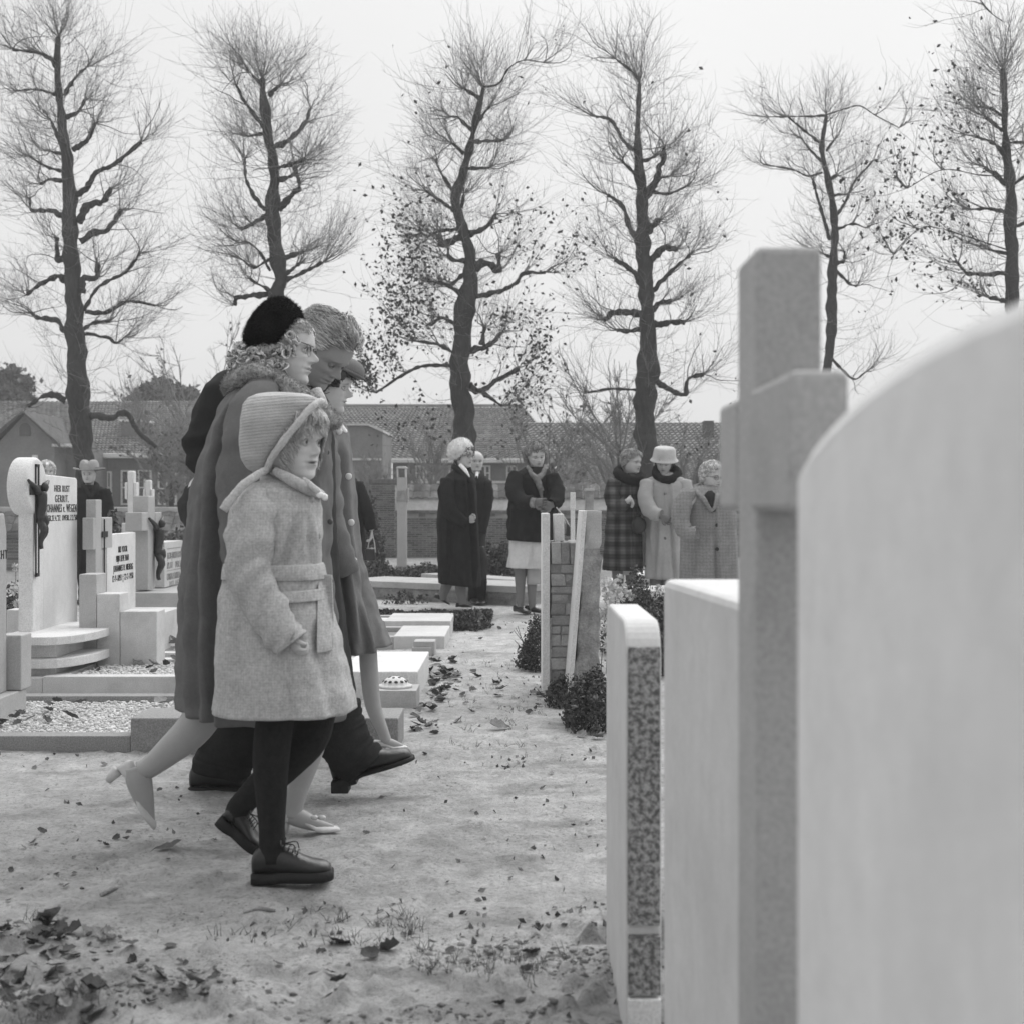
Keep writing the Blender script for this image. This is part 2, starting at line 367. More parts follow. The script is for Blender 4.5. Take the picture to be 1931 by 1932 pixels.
q = MB(); q.box(-.898, XR-.02, 7.15, 8.12, -.06, .142); q.build('end_block', M_white, g2, smooth=False, bevel=.006)
q = MB(); q.box(-2.74, -2.452, 7.165, 7.5, -.06, .108); q.build('kerb', M_pale, g2, smooth=False, bevel=.004)
g2['label'] = 'pale grave surround with a leaf-strewn gravel bed and a big white end block'
tv = thing('flower_block', 'low square stone block holding the pierced white vase', 'block', (-.6, 6.9, 0))
q = MB(); q.box(XW(712, 6.85), XW(786, 6.83), 6.82, 7.06, -.05, .088); q.build('block', M_grey, tv, smooth=False, bevel=.004)
# vase lid with holes
tv = thing('flower_vase', 'round white pierced vase lid on the low square block', 'vase', (-.585, 6.95, .088))
V, Fc = [], []; cx, cy, R0 = XW(746, 6.94), 6.94, .083
prof = [(1.0, 0), (1.04, .006), (1.0, .012), (.82, .014), (.78, .022), (.70, .034), (.5, .047), (.25, .053), (.001, .055)]
V, Fc = [], []
for r, z in prof:
    for j in range(32): a = 2*math.pi*j/32; V.append((cx+R0*r*math.cos(a), cy+R0*r*math.sin(a), .089+z))
q = MB(); q.add(V, grid_faces(len(prof), 32)); q.build('lid', M_white, tv)
q = MB()
for ring, (r, z, n, s) in enumerate(((.71, .0335, 12, .0095), (.36, .0515, 6, .008))):
    for j in range(n):
        a = 2*math.pi*(j+.3)/n; c = Vector((cx+R0*r*math.cos(a), cy+R0*r*math.sin(a), .0885+z))
        nrm = Vector((math.cos(a)*(.75 if ring == 0 else .3), math.sin(a)*(.75 if ring == 0 else .3), 1)).normalized()
        V, Fc = lump(c, (s, s, .0022), 10, 4, 0, R=nrm.to_track_quat('Z', 'Y').to_matrix()); q.add(V, Fc)
q.build('holes', M_ink, tv)['kind'] = 'stuff'
ga = kerbset('small stone footing between the big white end block and the grave frame behind', XW(777, 9.2), XW(831, 9.2)-.06, 9.2, 9.42, .05, .05, M_grey); 
q = MB(); q.box(XW(777, 9.2)+.01, XW(828, 9.2)-.03, 9.22, 9.40, .0, .09); q.build('top_stone', M_grey, ga, smooth=False, bevel=.004)
gb = kerbset('grey stone grave frame with open earth bed, second from the low hedge', -2.3, -.83, 9.6, 10.42, .085, .09, M_grey, (.36, .09, M_pale))
gc = kerbset('grey stone grave frame with white gravel, next to the low clipped hedge', -2.3, -.98, 10.55, 11.3, .10, .09, M_grey, (.51, .115, M_pale))
gd = kerbset('grey grave surround behind the stepped headstone, filled with dead leaves', -2.4, -1.5, 8.25, 9.15, .12, .09, M_pale)
# tomb ledgers behind the women
def rbox(b, c, sx, sy, z0, z1, ang):
    ca, sa = math.cos(ang), math.sin(ang)
    P = [(c[0]+x*ca-y*sa, c[1]+x*sa+y*ca) for x, y in ((0, 0), (sx, 0), (sx, sy), (0, sy))]
    b.prism(P, 'z', z0, z1); return b
def ledger(label, x0, d0, x1, d1, sy, z, m, m2):
    A = Vector((XW(x0, d0), d0)); B = Vector((XW(x1, d1), d1)); ang = math.atan2(B.y-A.y, B.x-A.x); L = (B-A).length
    t = thing('tomb_ledger', label, 'tomb', (A.x, A.y, 0))
    q = MB(); rbox(q, A, L, sy, -.05, z-.07, ang); q.build('base', m2, t, smooth=False, bevel=.006)
    q = MB(); rbox(q, (A.x+.03*math.sin(ang), A.y-.03), L, sy+.06, z-.068, z, ang); q.build('top_slab', m, t, smooth=False, bevel=.006)
ledger('long flat grey tomb slab running behind the woman in the long black coat', 640, 14.9, 985, 13.7, .8, .19, M_grey, M_rough)
ledger('low grey kerb slab in front of the small wayside post', 798, 17.0, 1000, 15.4, .35, .15, M_grey, M_dark)
ledger('pale flat tomb slab beside the plaid coat, behind the shrub', 1165, 12.2, 1262, 11.4, .7, .28, M_pale, M_grey)
ledger('white flat tomb slab at the feet of the pale coated woman', 1190, 14.6, 1335, 14.4, .9, .26, M_white, M_grey)

# gravel beds and earth fills
def ico():
    p = (1+5**.5)/2; V = np.array([(-1, p, 0), (1, p, 0), (-1, -p, 0), (1, -p, 0), (0, -1, p), (0, 1, p), (0, -1, -p), (0, 1, -p), (p, 0, -1), (p, 0, 1), (-p, 0, -1), (-p, 0, 1)])/1.9
    Fc = np.array([(0, 11, 5), (0, 5, 1), (0, 1, 7), (0, 7, 10), (0, 10, 11), (1, 5, 9), (5, 11, 4), (11, 10, 2), (10, 7, 6), (7, 1, 8), (3, 9, 4), (3, 4, 2), (3, 2, 6), (3, 6, 8), (3, 8, 9), (4, 9, 5), (2, 4, 11), (6, 2, 10), (8, 6, 7), (9, 8, 1)])
    return V, Fc
def pebbles(name, x0, x1, y0, y1, z, n, r, m, label, cat='gravel'):
    V, Fc = ico(); k = len(V)
    c = np.stack([rg.uniform(x0, x1, n), rg.uniform(y0, y1, n), z+rg.uniform(-.006, .008, n)], -1)
    s = rg.uniform(.6, 1.3, (n, 1, 1))*r*np.array([1, .85, .6])*rg.uniform(.8, 1.25, (n, 1, 3)); a = rg.uniform(0, 6.28, n)
    R = np.zeros((n, 3, 3)); R[:, 0, 0] = np.cos(a); R[:, 0, 1] = -np.sin(a); R[:, 1, 0] = np.sin(a); R[:, 1, 1] = np.cos(a); R[:, 2, 2] = 1
    P = np.einsum('nij,nkj->nki', R, V[None]*s)+c[:, None]
    Fa = (Fc[None]+np.arange(n)[:, None, None]*k).reshape(-1, 3)
    o = mk(name, P.reshape(-1, 3), Fa, m, None, smooth=False, tone=np.repeat(rg.uniform(.7, 1.15, n), k), kind='stuff')
    return tag(o, label, cat)
def bed(label, x0, x1, y0, y1, z, m, name='gravel_base'):
    q = MB(); q.box(x0, x1, y0, y1, -.05, z); o = q.build(name, m, None, smooth=False); o['kind'] = 'structure'; return o
bed('', -3.79, -1.59, 5.81, 6.87, .018, M_pebble)
pebbles('white_gravel', -3.78, -1.59, 5.82, 6.86, .024, 7500, .0092, M_pebble, 'white pebbles filling the nearest grave bed')
bed('', -2.34, -.92, 7.27, 7.9, .095, M_pebble)
pebbles('white_gravel', -2.33, -.92, 7.27, 7.9, .10, 3800, .0095, M_pebble, 'white pebbles filling the pale grave bed')
bed('', -2.2, -.99, 10.65, 11.2, .085, M_pebble)
bed('', -2.2, -.84, 9.7, 10.32, .05, M_mortar, 'earth_bed')
bed('', -2.3, -1.5, 8.35, 9.05, .09, M_mortar, 'earth_bed')

# ------------------------------------------------------------------ left headstones, facing the path (+X)
def text(body, x, yc, zc, size, parent, m=M_ink, sx=1.0, name='inscription', ext=.0015):
    cu = bpy.data.curves.new('t', 'FONT'); cu.body = body; cu.size = size; cu.align_x = 'CENTER'; cu.align_y = 'CENTER'
    cu.extrude = ext; cu.offset = 0; cu.space_character = 1.2; cu.resolution_u = 3
    o = bpy.data.objects.new('t', cu); sc.collection.objects.link(o); bpy.context.view_layer.update()
    me = bpy.data.meshes.new_from_object(o); bpy.data.objects.remove(o)
    Vv = np.array([v.co[:] for v in me.vertices]); Fc = [tuple(p.vertices) for p in me.polygons]
    P = np.stack([np.full(len(Vv), x)+Vv[:, 2], yc+Vv[:, 0]*sx, zc+Vv[:, 1]], -1)
    return mk(name, P, Fc, m, parent, smooth=False)
def figure(parent, x, yc, zt, s, m=M_bronze):
    """small cast figure with spread arms on a crucifix; x is the stone face, s its height"""
    q = MB()
    def T(P, R, n=10): V, Fc = tube([(x+p[0]*s*.62, yc+p[1]*s, zt-p[2]*s) for p in P], [r*s for r in R], 8, n, amp=.15, freq=40); q.add(V, Fc)
    T([(.10, 0, .22), (.12, .01, .38), (.10, -.01, .52), (.11, 0, .60)], [.085, .075, .065, .08], 10)       # torso
    T([(.12, -.01, .56), (.15, .03, .64), (.12, .02, .72)], [.085, .08, .05], 8)                            # cloth
    T([(.10, -.02, .62), (.19, -.05, .76), (.10, 0, .90), (.10, 0, 1.0)], [.06, .05, .036, .03], 12)          # legs
    T([(.10, .03, .62), (.18, .05, .77), (.09, .02, .92), (.11, .02, 1.02)], [.055, .045, .034, .026], 12)
    for sg in (-1, 1): T([(.09, .07*sg, .24), (.09, .2*sg, .16), (.06, .34*sg, .10), (.05, .4*sg, .07)], [.045, .035, .026, .02], 10)
    V, Fc = lump((x+.11*s, yc+.03*s, zt-.16*s), (.055*s, .052*s, .072*s), 8, 6, .1); q.add(V, Fc)
    return q.build('cast_figure', m, parent)

# headstone of the white slab and round crucifix pillar
XF = -2.62
t = thing('headstone', 'white headstone with round-headed crucifix pillar, inscribed Hier rust Gerrit', 'headstone', (XF-.05, 7.8, 0))
def at(xp): return -XF*F/(C0-xp)         # distance of a pixel column on the face plane
q = MB(); q.prism([(at(82), .10), (at(146), .10), (at(146), ZW(905, at(146))), (at(146)-.02, ZW(905, at(146))+.012), (at(82), ZW(894, at(82)))], 'x', XF-.075, XF); fixn(q.build('slab', M_white, t, smooth=False, bevel=.006))
q = MB(); q.box(XF-.078, XF+.004, 7.49, at(82)-.002, .12, 1.02); q.build('pillar', M_white, t, smooth=False, bevel=.008)
dc, dz, dr = 7.54, 1.113, .160
q = MB(); q.prism([(dc+dr*math.cos(2*math.pi*i/40), dz+dr*math.sin(2*math.pi*i/40)) for i in range(40)], 'x', XF-.105, XF+.012); fixn(q.build('round_head', M_white, t, smooth=False, bevel=.02, segs=4))
q = MB()
cx_, cz0, cz1 = XF+.013, ZW(1086, 7.6), ZW(876, 7.6)
for a, b_, c, d_ in ((7.495, 7.553, cz0, cz0+.02), (7.495, 7.553, cz1-.014, cz1), (7.495, 7.507, cz0, cz1), (7.541, 7.553, cz0, cz1)): q.box(cx_, cx_+.006, a, b_, c, d_)
za = ZW(924, 7.57); q.box(cx_, cx_+.007, 7.41, 7.65, za-.028, za+.028)
q.build('crucifix', M_bronze, t, smooth=False)
figure(t, XF+.01, 7.525, ZW(897, 7.58), ZW(897, 7.58)-ZW(1032, 7.58))
for body, yp, sz, sxx in (('HIER RUST', 922, .042, .95), ('GERRIT.', 941, .046, .9), ('JOHANNES v. WEGEN', 959, .052, 1.0), ("GEB.27.4.'27. OVERL.7.2.'58", 977, .036, 1.0)):
    yc = (at(84)+at(145))/2+.01; o = text(body, XF+.001, yc, ZW(yp, yc), sz*1.3, t)
    co = np.array([v.co[:] for v in o.data.vertices]); wd = np.ptp(co[:, 1]); lim = {'HIER RUST': .27, 'GERRIT.': .24}.get(body, .545)
    yv = co[:, 1]; yv = (yv-yv.mean())*lim/wd + yv.mean(); 
    for v, yy in zip(o.data.vertices, yv): v.co.y = yy
def halfslab(q, x0, x1, y0, y1, z0, z1, n=10):
    p = [(x0, y0), (x0, y1)]; cyy = (y0+y1)/2; hh = (y1-y0)/2
    p += [(x1-.18+.18*math.sin(a)*1.0, cyy+hh*math.cos(a)) for a in [math.pi*i/n for i in range(n+1)]]
    q.prism(p[::-1], 'z', z0, z1)
for zt_, th_, nm in ((ZW(1199, 7.28), .044, 'step'), (ZW(1241, 7.28), .048, 'step')):
    q = MB(); halfslab(q, XF-.1, -2.27, 7.2, 8.15, zt_-th_, zt_); fixn(q.build(nm, M_white, t, smooth=False, bevel=.004))
q = MB(); q.box(XF-.1, -2.42, 7.28, 8.1, ZW(1241, 7.28)+.001, ZW(1199, 7.28)-.045); q.box(XF-.1, -2.42, 7.28, 8.1, .0, ZW(1241, 7.28)-.05); q.build('step_block', M_pale, t, smooth=False, bevel=.004)

# stepped wing + cross + white tablet (third grave)
t = thing('headstone', 'light grey stone cross with thin black metal cross, above a stepped wall', 'headstone', (-2.4, 8.3, 0))
zz = [ZW(y, 7.75) for y in (1083, 1120, 1153)]; xx = [XW(v, 7.75) for v in (149, 182, 226, 296)]
for i in range(3):
    q = MB(); q.box(xx[i]+(.002 if i else 0), xx[i+1] if i < 2 else xx[3], 7.75, 7.93+.002*i, .09, zz[i]); q.build('stepped_block', M_pale if i else M_grey, t, smooth=False, bevel=.005)
XC = -2.5
q = MB(); q.box(XC-.06, XC, 8.24, 8.36, .3, ZW(942, 8.33)); q.build('shaft', M_grey, t, smooth=False, bevel=.005)
q.V = []; q = MB(); q.box(XC-.065, XC+.001, 8.2-.012, 8.238, ZW(1036, 8.25), ZW(976, 8.25)); q.build('arm', M_grey, t, smooth=False, bevel=.005)
q = MB(); q.box(XC-.065, XC+.001, 8.362, 8.58, ZW(1036, 8.25), ZW(976, 8.25)); q.build('arm', M_grey, t, smooth=False, bevel=.005)
q = MB(); q.box(XC-.055, XC-.003, 8.362, 8.46, .3, ZW(1037, 8.3)); q.build('backing_slab', M_grey, t, smooth=False)
q = MB(); q.box(XC+.002, XC+.007, 8.395, 8.407, .42, ZW(979, 8.4)); q.box(XC+.002, XC+.009, 8.35, 8.46, ZW(1013, 8.4), ZW(1002, 8.4)); q.build('metal_cross', M_ink, t, smooth=False)
XT = -2.5
def atx(xp, X): return -X*F/(C0-xp)
q = MB(); q.box(XT-.05, XT, 8.47, atx(256, XT), .25, ZW(1005, 8.9)); q.build('tablet', M_white, t, smooth=False, bevel=.004)
for body, yp, lim in (('BID VOOR', 1036, .2), ('MIJN LIEVE MAN', 1053, .28), ('JOHANNES M. NIEBERG', 1071, .44), ('12-9-1893 † 22-2-1958', 1089, .47)):
    yc = (8.50+atx(256, XT))/2; o = text(body, XT+.001, yc, ZW(yp, yc), .058, t)
    co = np.array([v.co[:] for v in o.data.vertices]); mu = co[:, 1].mean(); k = lim/np.ptp(co[:, 1])
    for v in o.data.vertices: v.co.y = mu+(v.co.y-mu)*k
q = MB(); q.box(XT-.02, -2.2, 8.46, 9.1, .0, .33); q.build('plinth', M_pale, t, smooth=False, bevel=.005)
# fourth: heavy cross with bronze figure and tablet
XD = -2.55
t = thing('headstone', 'heavy grey stone cross with dark bronze figure, and tablet with two faded names', 'headstone', (XD, 9.9, 0))
q = MB(); q.box(XD-.11, XD, 9.62, 9.80, .41, ZW(935, 9.6)); q.build('shaft', M_grey, t, smooth=False, bevel=.006)
q = MB(); q.box(XD-.115, XD+.002, 9.45, 9.618, ZW(1001, 9.55), ZW(966, 9.55)); q.build('arm', M_grey, t, smooth=False, bevel=.006)
q = MB(); q.box(XD-.115, XD+.002, 9.802, 9.98, ZW(1001, 9.55), ZW(966, 9.55)); q.build('arm', M_grey, t, smooth=False, bevel=.006)
figure(t, XD+.0, 9.78, ZW(968, 9.75), ZW(968, 9.75)-ZW(1092, 9.75))
q = MB(); q.box(XD-.1, XD+.02, 9.99, atx(340, XD), .405, ZW(1021, 10.2)); q.build('tablet', M_pale, t, smooth=False, bevel=.004)
q = MB(); q.box(XD-.14, -2.25, 9.5, 10.75, 0, .40); q.build('plinth', M_grey, t, smooth=False, bevel=.006)
q = MB(); q.box(-2.248, -1.95, 9.5, 10.6, 0, .27); q.build('plinth', M_grey, t, smooth=False, bevel=.006)
for body, yp, lim in (('JACOB-JANSSEN ROOD', 1047, .42), ('APR.1877     OVERL.51', 1065, .42), ('CORNELIA PETRONELLA', 1086, .4), ('1877-1957', 1101, .3)):
    yc = 10.28; o = text(body, XD+.021, yc, ZW(yp, yc), .07, t, M_inkg)
    co = np.array([v.co[:] for v in o.data.vertices]); mu = co[:, 1].mean(); k = lim/np.ptp(co[:, 1])
    for v in o.data.vertices: v.co.y = mu+(v.co.y-mu)*k
q = MB()
for yp in (1034, 1075): q.box(XD+.0205, XD+.022, 10.06, 10.5, ZW(yp, 10.2)-.003, ZW(yp, 10.2)+.003)
q.build('ruled_lines', M_inkg, t, smooth=False)['kind'] = 'stuff'
# small white crosses and the round stone further back
def small_cross(label, xp, yt, d, s, m):
    t = thing('cross_headstone', label, 'headstone', (XW(xp, d), d, 0)); X0 = XW(xp, d); z = ZW(yt, d)
    q = MB(); q.box(X0-.066*s, X0+.066*s, d-.05, d+.05, 0, z); q.build('shaft', m, t, smooth=False, bevel=.015)
    for a, b_ in ((-.125*s, -.067*s), (.067*s, .125*s)):
        q = MB(); q.box(X0+a, X0+b_, d-.05, d+.05, z-.60*s, z-.24*s); q.build('arm', m, t, smooth=False, bevel=.01)
small_cross('white stone cross rising behind the heavy grey cross', 249, 888, 12.5, .43, M_white)
small_cross('smaller blurred white cross, right neighbour of the white stone cross', 281, 905, 15, .42, M_white)
t = thing('headstone', 'light round-topped headstone half hidden by the dark grey coat', 'headstone', (XW(372, 10.8), 10.8, 0))
q = MB(); X0 = XW(376, 10.8); zt = ZW(897, 10.8); q.prism([(X0-.09, 0), (X0+.12, 0), (X0+.12, zt-.06)]+[(X0+.015+.105*math.cos(a), zt-.105+.105*math.sin(a)) for a in [math.pi*i/14 for i in range(15)]]+[(X0-.09, zt-.11)], 'y', 10.8, 10.92); fixn(q.build('slab', M_white, t, smooth=False, bevel=.01))
t = thing('grave_post', 'short light stone block standing left of the small white cross', 'block', (XW(235, 11.5), 11.5, 0))
q = MB(); q.box(XW(229, 11.5), XW(258, 11.5), 11.5, 11.7, 0, ZW(986, 11.5)); q.build('block', M_pale, t, smooth=False, bevel=.01)
# headstone cut by the left edge (head of the nearest grave)
t = thing('headstone', 'grey lettered headstone with clipped corner, cut by the left edge of the picture', 'headstone', (-2.32, 6.3, 0))
XE = -2.36
ye = XE*F/(13-C0); ye2 = XE*F/(-40-C0)
q = MB(); q.prism([(ye-.75, .14), (ye, .14), (ye, ZW(1003, ye)), (ye-.03, ZW(968, ye)), (ye-.12, ZW(968, ye)), (ye-.12, ZW(958, ye)), (ye-.75, ZW(958, ye))], 'x', XE-.08, XE); fixn(q.build('slab', M_grey, t, smooth=False, bevel=.006))
for body, zc in (('RUST ZACHT', .78), ('1889', .62), ('1959', .5)): text(body, XE+.001, ye-.2, zc, .06, t, M_ink)
q = MB(); q.box(XE-.1, XE+.05, ye-.8, ye+.12, -.05, .14); q.build('plinth', M_grey, t, smooth=False, bevel=.006)
q = MB(); q.box(XE-.05, XE+.06, ye+.02, ye+.16, .142, ZW(1195, ye+.1)); q.build('side_block', M_grey, t, smooth=False, bevel=.006)
# small stones seen between the first two headstones
t = thing('headstone', 'low grey block seen between the clipped headstone and the white crucifix headstone', 'block', (XW(26, 8.6), 8.6, 0))
q = MB(); q.box(XW(12, 8.6), XW(44, 8.6), 8.6, 8.75, 0, ZW(1150, 8.6)); q.build('block', M_pale, t, smooth=False, bevel=.006)

# ------------------------------------------------------------------ brick headstone and rough stone in the middle distance
t = thing('brick_headstone', 'headstone of rough light bricks with two white marble slabs standing against it', 'headstone', (.25, 7.4, 0))
xa, xb = XW(1038, 7.32), XW(1094, 7.32); zt = ZW(1020, 7.32); z = -.02; k = 0
rows = [1022, 1064, 1082, 1105, 1120, 1137, 1160, 1180, 1196, 1219, 1240, 1262, 1285, 1308, 1330, 1345]
for r in range(len(rows)-1):
    z1, z0 = ZW(rows[r], 7.32)-.002, ZW(rows[r+1], 7.32)+.002
    cuts = [xa]+([xa+(xb-xa)*(.33+rnd.uniform(-.05, .05)), xa+(xb-xa)*.66] if r == 0 else [xa+(xb-xa)*rnd.choice([.35, .62, .5, .7])] if r % 3 else [])+[xb]
    for a, b_ in zip(cuts[:-1], cuts[1:]):
        for (y0, y1) in ((7.30, 7.48), (7.484, 7.70)):
            q = MB(); q.box(a+.001, b_-.001, y0+rnd.uniform(-.007, .007), y1, z0, z1, jit=.004)
            o = q.build('brick', M_brick_m, t, smooth=False, bevel=.006)
q = MB(); q.box(xa+.004, xb-.004, 7.306, 7.69, -.05, zt-.01); q.build('mortar', M_mortar, t, smooth=False)
xs0 = XW(1023, 7.3)
q = MB(); q.box(xs0, XW(1036.5, 7.3), 7.29, 7.72, .0, ZW(968, 7.3)); q.build('marble_slab', M_white, t, smooth=False, bevel=.003)
q = MB(); q.box(XW(1045, 7.4), XW(1063, 7.4)+.002, 7.42, 7.6, zt-.005, ZW(969, 7.4), jit=.002); q.build('marble_slab', M_white, t, smooth=False, bevel=.003)
q = MB(); q.box(XW(1036.6, 7.3), XW(1038, 7.3)+.004, 7.292, 7.40, 0, ZW(1165, 7.3), jit=.002); q.build('mortar_joint', M_rough, t, smooth=False)
t = thing('rough_headstone', 'rough-hewn tall stone with a leaning white marble slab on its path side', 'headstone', (.37, 6.95, 0))
V = []; nr = 60; y0, y1 = 6.86, 7.30
for i in range(nr+1):
    f = i/nr; z = -.05+(ZW(963, 6.86)+.05)*f
    xl = XW(1078+(1104-1078)*f, 6.86); xr = XW(1128+(1134-1128)*f, 6.86)
    ring = []
    for (xx_, yy_, n_) in ((xl, y0, 7), (xr, y0, 7), (xr, y1, 7), (xl, y1, 7)): ring.append((xx_, yy_))
    pts = []
    for s in range(4):
        A, B = ring[s], ring[(s+1) % 4]
        for j in range(8): g = j/8; pts.append((A[0]*(1-g)+B[0]*g, A[1]*(1-g)+B[1]*g))
    sm = 0 if f > .9 else 1
    for p in pts:
        nn = noise.noise(Vector((p[0]*16, p[1]*16, z*13)))*.016*sm+noise.noise(Vector((p[0]*40, p[1]*40, z*30)))*.009*sm
        ex = -.006 if .78 < f < .82 else 0
        V.append((p[0]+nn+(ex), p[1]+nn-ex, z))
nb = len(V); Fc = grid_faces(nr+1, 32); Fc.append(tuple(range(nr*32, nr*32+32)))
mi = [1 if (i//32) >= 49 else 0 for i in range(len(Fc))]
MB_ = MB(); MB_.V = V; MB_.F = Fc; MB_.M = mi; MB_.T = [1]*nb; MB_.build('stone', [M_rough, M_grey], t, smooth=True)
q = MB(); yb = 6.84
xb0, xt0, zt = XW(1068, yb), XW(1098.5, yb), ZW(963, yb)
q.prism([(xb0, -.02), (xb0+.022, -.02), (xt0+.021, zt), (xt0, zt)], 'y', yb, 7.3); fixn(q.build('marble_slab', M_white, t, smooth=False, bevel=.003))
# slender white post, squat pier with cap and wayside post
t = thing('marker_post', 'slender white post standing behind the brick headstone', 'post', (XW(1080, 8.9), 8.9, 0))
q = MB(); q.box(XW(1076, 8.9), XW(1084, 8.9), 8.9, 8.94, 0, ZW(960, 8.9)); q.build('post', M_white, t, smooth=False, bevel=.003)
q = MB(); q.box(XW(1075.5, 8.9), XW(1085, 8.9), 8.895, 8.945, ZW(960, 8.9)+.001, ZW(928, 8.9)); q.build('post_head', M_white, t, smooth=False, bevel=.003)
t = thing('gate_pier', 'small mottled stone pillar rising above the wall between scarf and plaid coats', 'pillar', (XW(1111, 19), 19, 0))
q = MB(); q.box(XW(1104, 19), XW(1119, 19), 19, 19.2, 0, ZW(921, 19)-.04, jit=.004); q.build('shaft', M_rough, t, smooth=False, bevel=.01)
q = MB(); q.box(XW(1102.5, 19), XW(1120.5, 19), 18.97, 19.22, ZW(921, 19)-.038, ZW(921, 19)); q.build('cap', M_grey, t, smooth=False, bevel=.006)
d = 19.0
t = thing('wayside_cross', 'tall narrow grey stone post with small roofed head, in front of the brick wall', 'monument', (XW(757, d), d, 0))
b = MB(); b.box(XW(749, d), XW(767, d), d, d+.14, .12, ZW(900, d)); b.build('shaft', M_grey, t, smooth=False, bevel=.01)
b = MB(); b.box(XW(746, d), XW(771, d), d-.03, d+.2, -.05, .15); b.build('foot', M_rough, t, smooth=False, bevel=.012)
b = MB(); b.box(XW(767.5, d), XW(771, d), d+.02, d+.1, ZW(948, d), ZW(920, d)); b.build('side_bracket', M_grey, t, smooth=False, bevel=.004)
b = MB(); b.box(XW(749, d), XW(766, d), d-.012, d-.002, ZW(945, d), ZW(925, d)); b.build('dark_panel', M_rough, t, smooth=False)
b = MB(); b.box(XW(749, d), XW(751.5, d), d-.01, d+.15, ZW(900, d)+.002, ZW(883, d)); b.box(XW(764, d), XW(766.5, d), d-.01, d+.15, ZW(900, d)+.002, ZW(883, d)); b.build('bracket_frame', M_pale, t, smooth=False)
b = MB(); b.prism([(XW(747, d), ZW(883, d)), (XW(769, d), ZW(883, d)), (XW(765, d), ZW(879, d)), (XW(751, d), ZW(879, d))], 'y', d-.03, d+.17); fixn(b.build('cap', M_pale, t, smooth=False, bevel=.004))
# ------------------------------------------------------------------ boundary wall
def brick_wall(t, x0, x1, y, z0, z1, bl=.145, ch=.041, nm='bricks'):
    n = int((x1-x0)/bl)+1; m = int((z1-z0)/ch); cs = []
    V = []; T = []
    for r in range(m):
        for i in range(-1, n):
            a = x0+i*bl+(.5*bl if r % 2 else 0)+.004; b_ = a+bl-.010
            a, b_ = max(a, x0), min(b_, x1)
            if b_-a < .02: continue
            za = z0+r*ch; p = rnd.uniform(0, .006); ztop = za+ch-.009
            V += [(a, y-p, za), (b_, y-p, za), (b_, y-p, ztop), (a, y-p, ztop), (a, y+.02, za), (b_, y+.02, za), (b_, y+.02, ztop), (a, y+.02, ztop)]
            T += [rnd.uniform(.65, 1.35)]*8
    k = len(V)//8; base = np.array([(0, 1, 2, 3), (3, 2, 6, 7), (1, 5, 6, 2), (4, 0, 3, 7), (4, 5, 1, 0)])
    Fa = (base[None]+np.arange(k)[:, None, None]*8).reshape(-1, 4)
    mk(nm, V, Fa, M_wbrick, t, smooth=False, tone=T, kind='stuff')
def tiled_slope(t, x0, x1, ya, za, yb, zb, tw, m, nm='coping_tiles', rows=3, lift=.012, camber=.02):
    V = []; T = []; Fa = []; n = max(1, int((x1-x0)/tw)); tw = (x1-x0)/n; k = 0
    for r in range(rows):
        f0, f1 = r/rows, (r+1)/rows+.04/rows
        for i in range(n):
            a = x0+i*tw+.003; b_ = a+tw-.006; mid = (a+b_)/2; u = rnd.uniform(-.3, .3)*lift
            for f, l in ((f0, lift+u), (f1, 0)):
                yy = ya+(yb-ya)*f; zz_ = za+(zb-za)*f+l
                V += [(a, yy, zz_), (mid, yy, zz_+camber), (b_, yy, zz_)]
            yy = ya; V += [(a, ya+(yb-ya)*f0, za+(zb-za)*f0-.005), (mid, ya+(yb-ya)*f0, za+(zb-za)*f0-.005+camber*.5), (b_, ya+(yb-ya)*f0, za+(zb-za)*f0-.005)]
            T += [rnd.uniform(.7, 1.3)]*9
            Fa += [(k, k+1, k+4, k+3), (k+1, k+2, k+5, k+4), (k+6, k+7, k+1, k), (k+7, k+8, k+2, k+1)]; k += 9
    o = mk(nm, V, np.array(Fa), m, t, smooth=False, tone=T, kind='stuff'); return o
DW = 26.0
t = thing('boundary_wall', 'long brick cemetery wall with tiled sloping coping and a square pier, behind the mourners', 'wall', (XW(1000, DW), DW, 0))
xL, xM, xR2 = XW(560, DW), XW(747, DW), XW(1500, DW)
za, zb, zc = ZW(969, DW), ZW(940, DW), ZW(914, DW)
q = MB(); q.box(xL, xR2, DW+.01, DW+.3, -.3, za); q.build('core', M_wmort, t, smooth=False)
brick_wall(t, xL, xR2, DW, -.2, za-.05)
q = MB(); 
for i in range(int((xR2-xM)/.22)):
    if i % 2 == 0: q.box(xM+i*.22, xM+i*.22+.12, DW-.05, DW+.008, za-.052, za+.01)
q.build('dentils', M_cope, t, smooth=False)['kind'] = 'stuff'
q = MB(); q.box(xM, xR2, DW-.09, DW+.31, za+.012, za+.07); q.build('ledge', M_cope, t, smooth=False, bevel=.01)
q = MB(); q.prism([(DW-.06, za+.072), (DW+.3, za+.072), (DW+.3, zb+.02), (DW+.12, zb)], 'x', xM, xR2); q.build('sloped_cap', M_wmort, t, smooth=False)
tiled_slope(t, xM, xR2, DW+.09, zb, DW+.34, zc, .16, M_cope, rows=2)
q = MB(); q.box(XW(703, DW), XW(747, DW), DW-.12, DW+.35, -.3, ZW(914, DW)); q.build('pier_core', M_wmort, t, smooth=False)
brick_wall(t, XW(703, DW), XW(747, DW), DW-.14, -.2, ZW(914, DW)-.01, nm='pier_bricks')
q = MB(); q.box(XW(698, DW), XW(752, DW), DW-.2, DW+.4, ZW(913, DW), ZW(903, DW)); q.build('pier_cap', M_cope, t, smooth=False, bevel=.015)
DL = 21.0
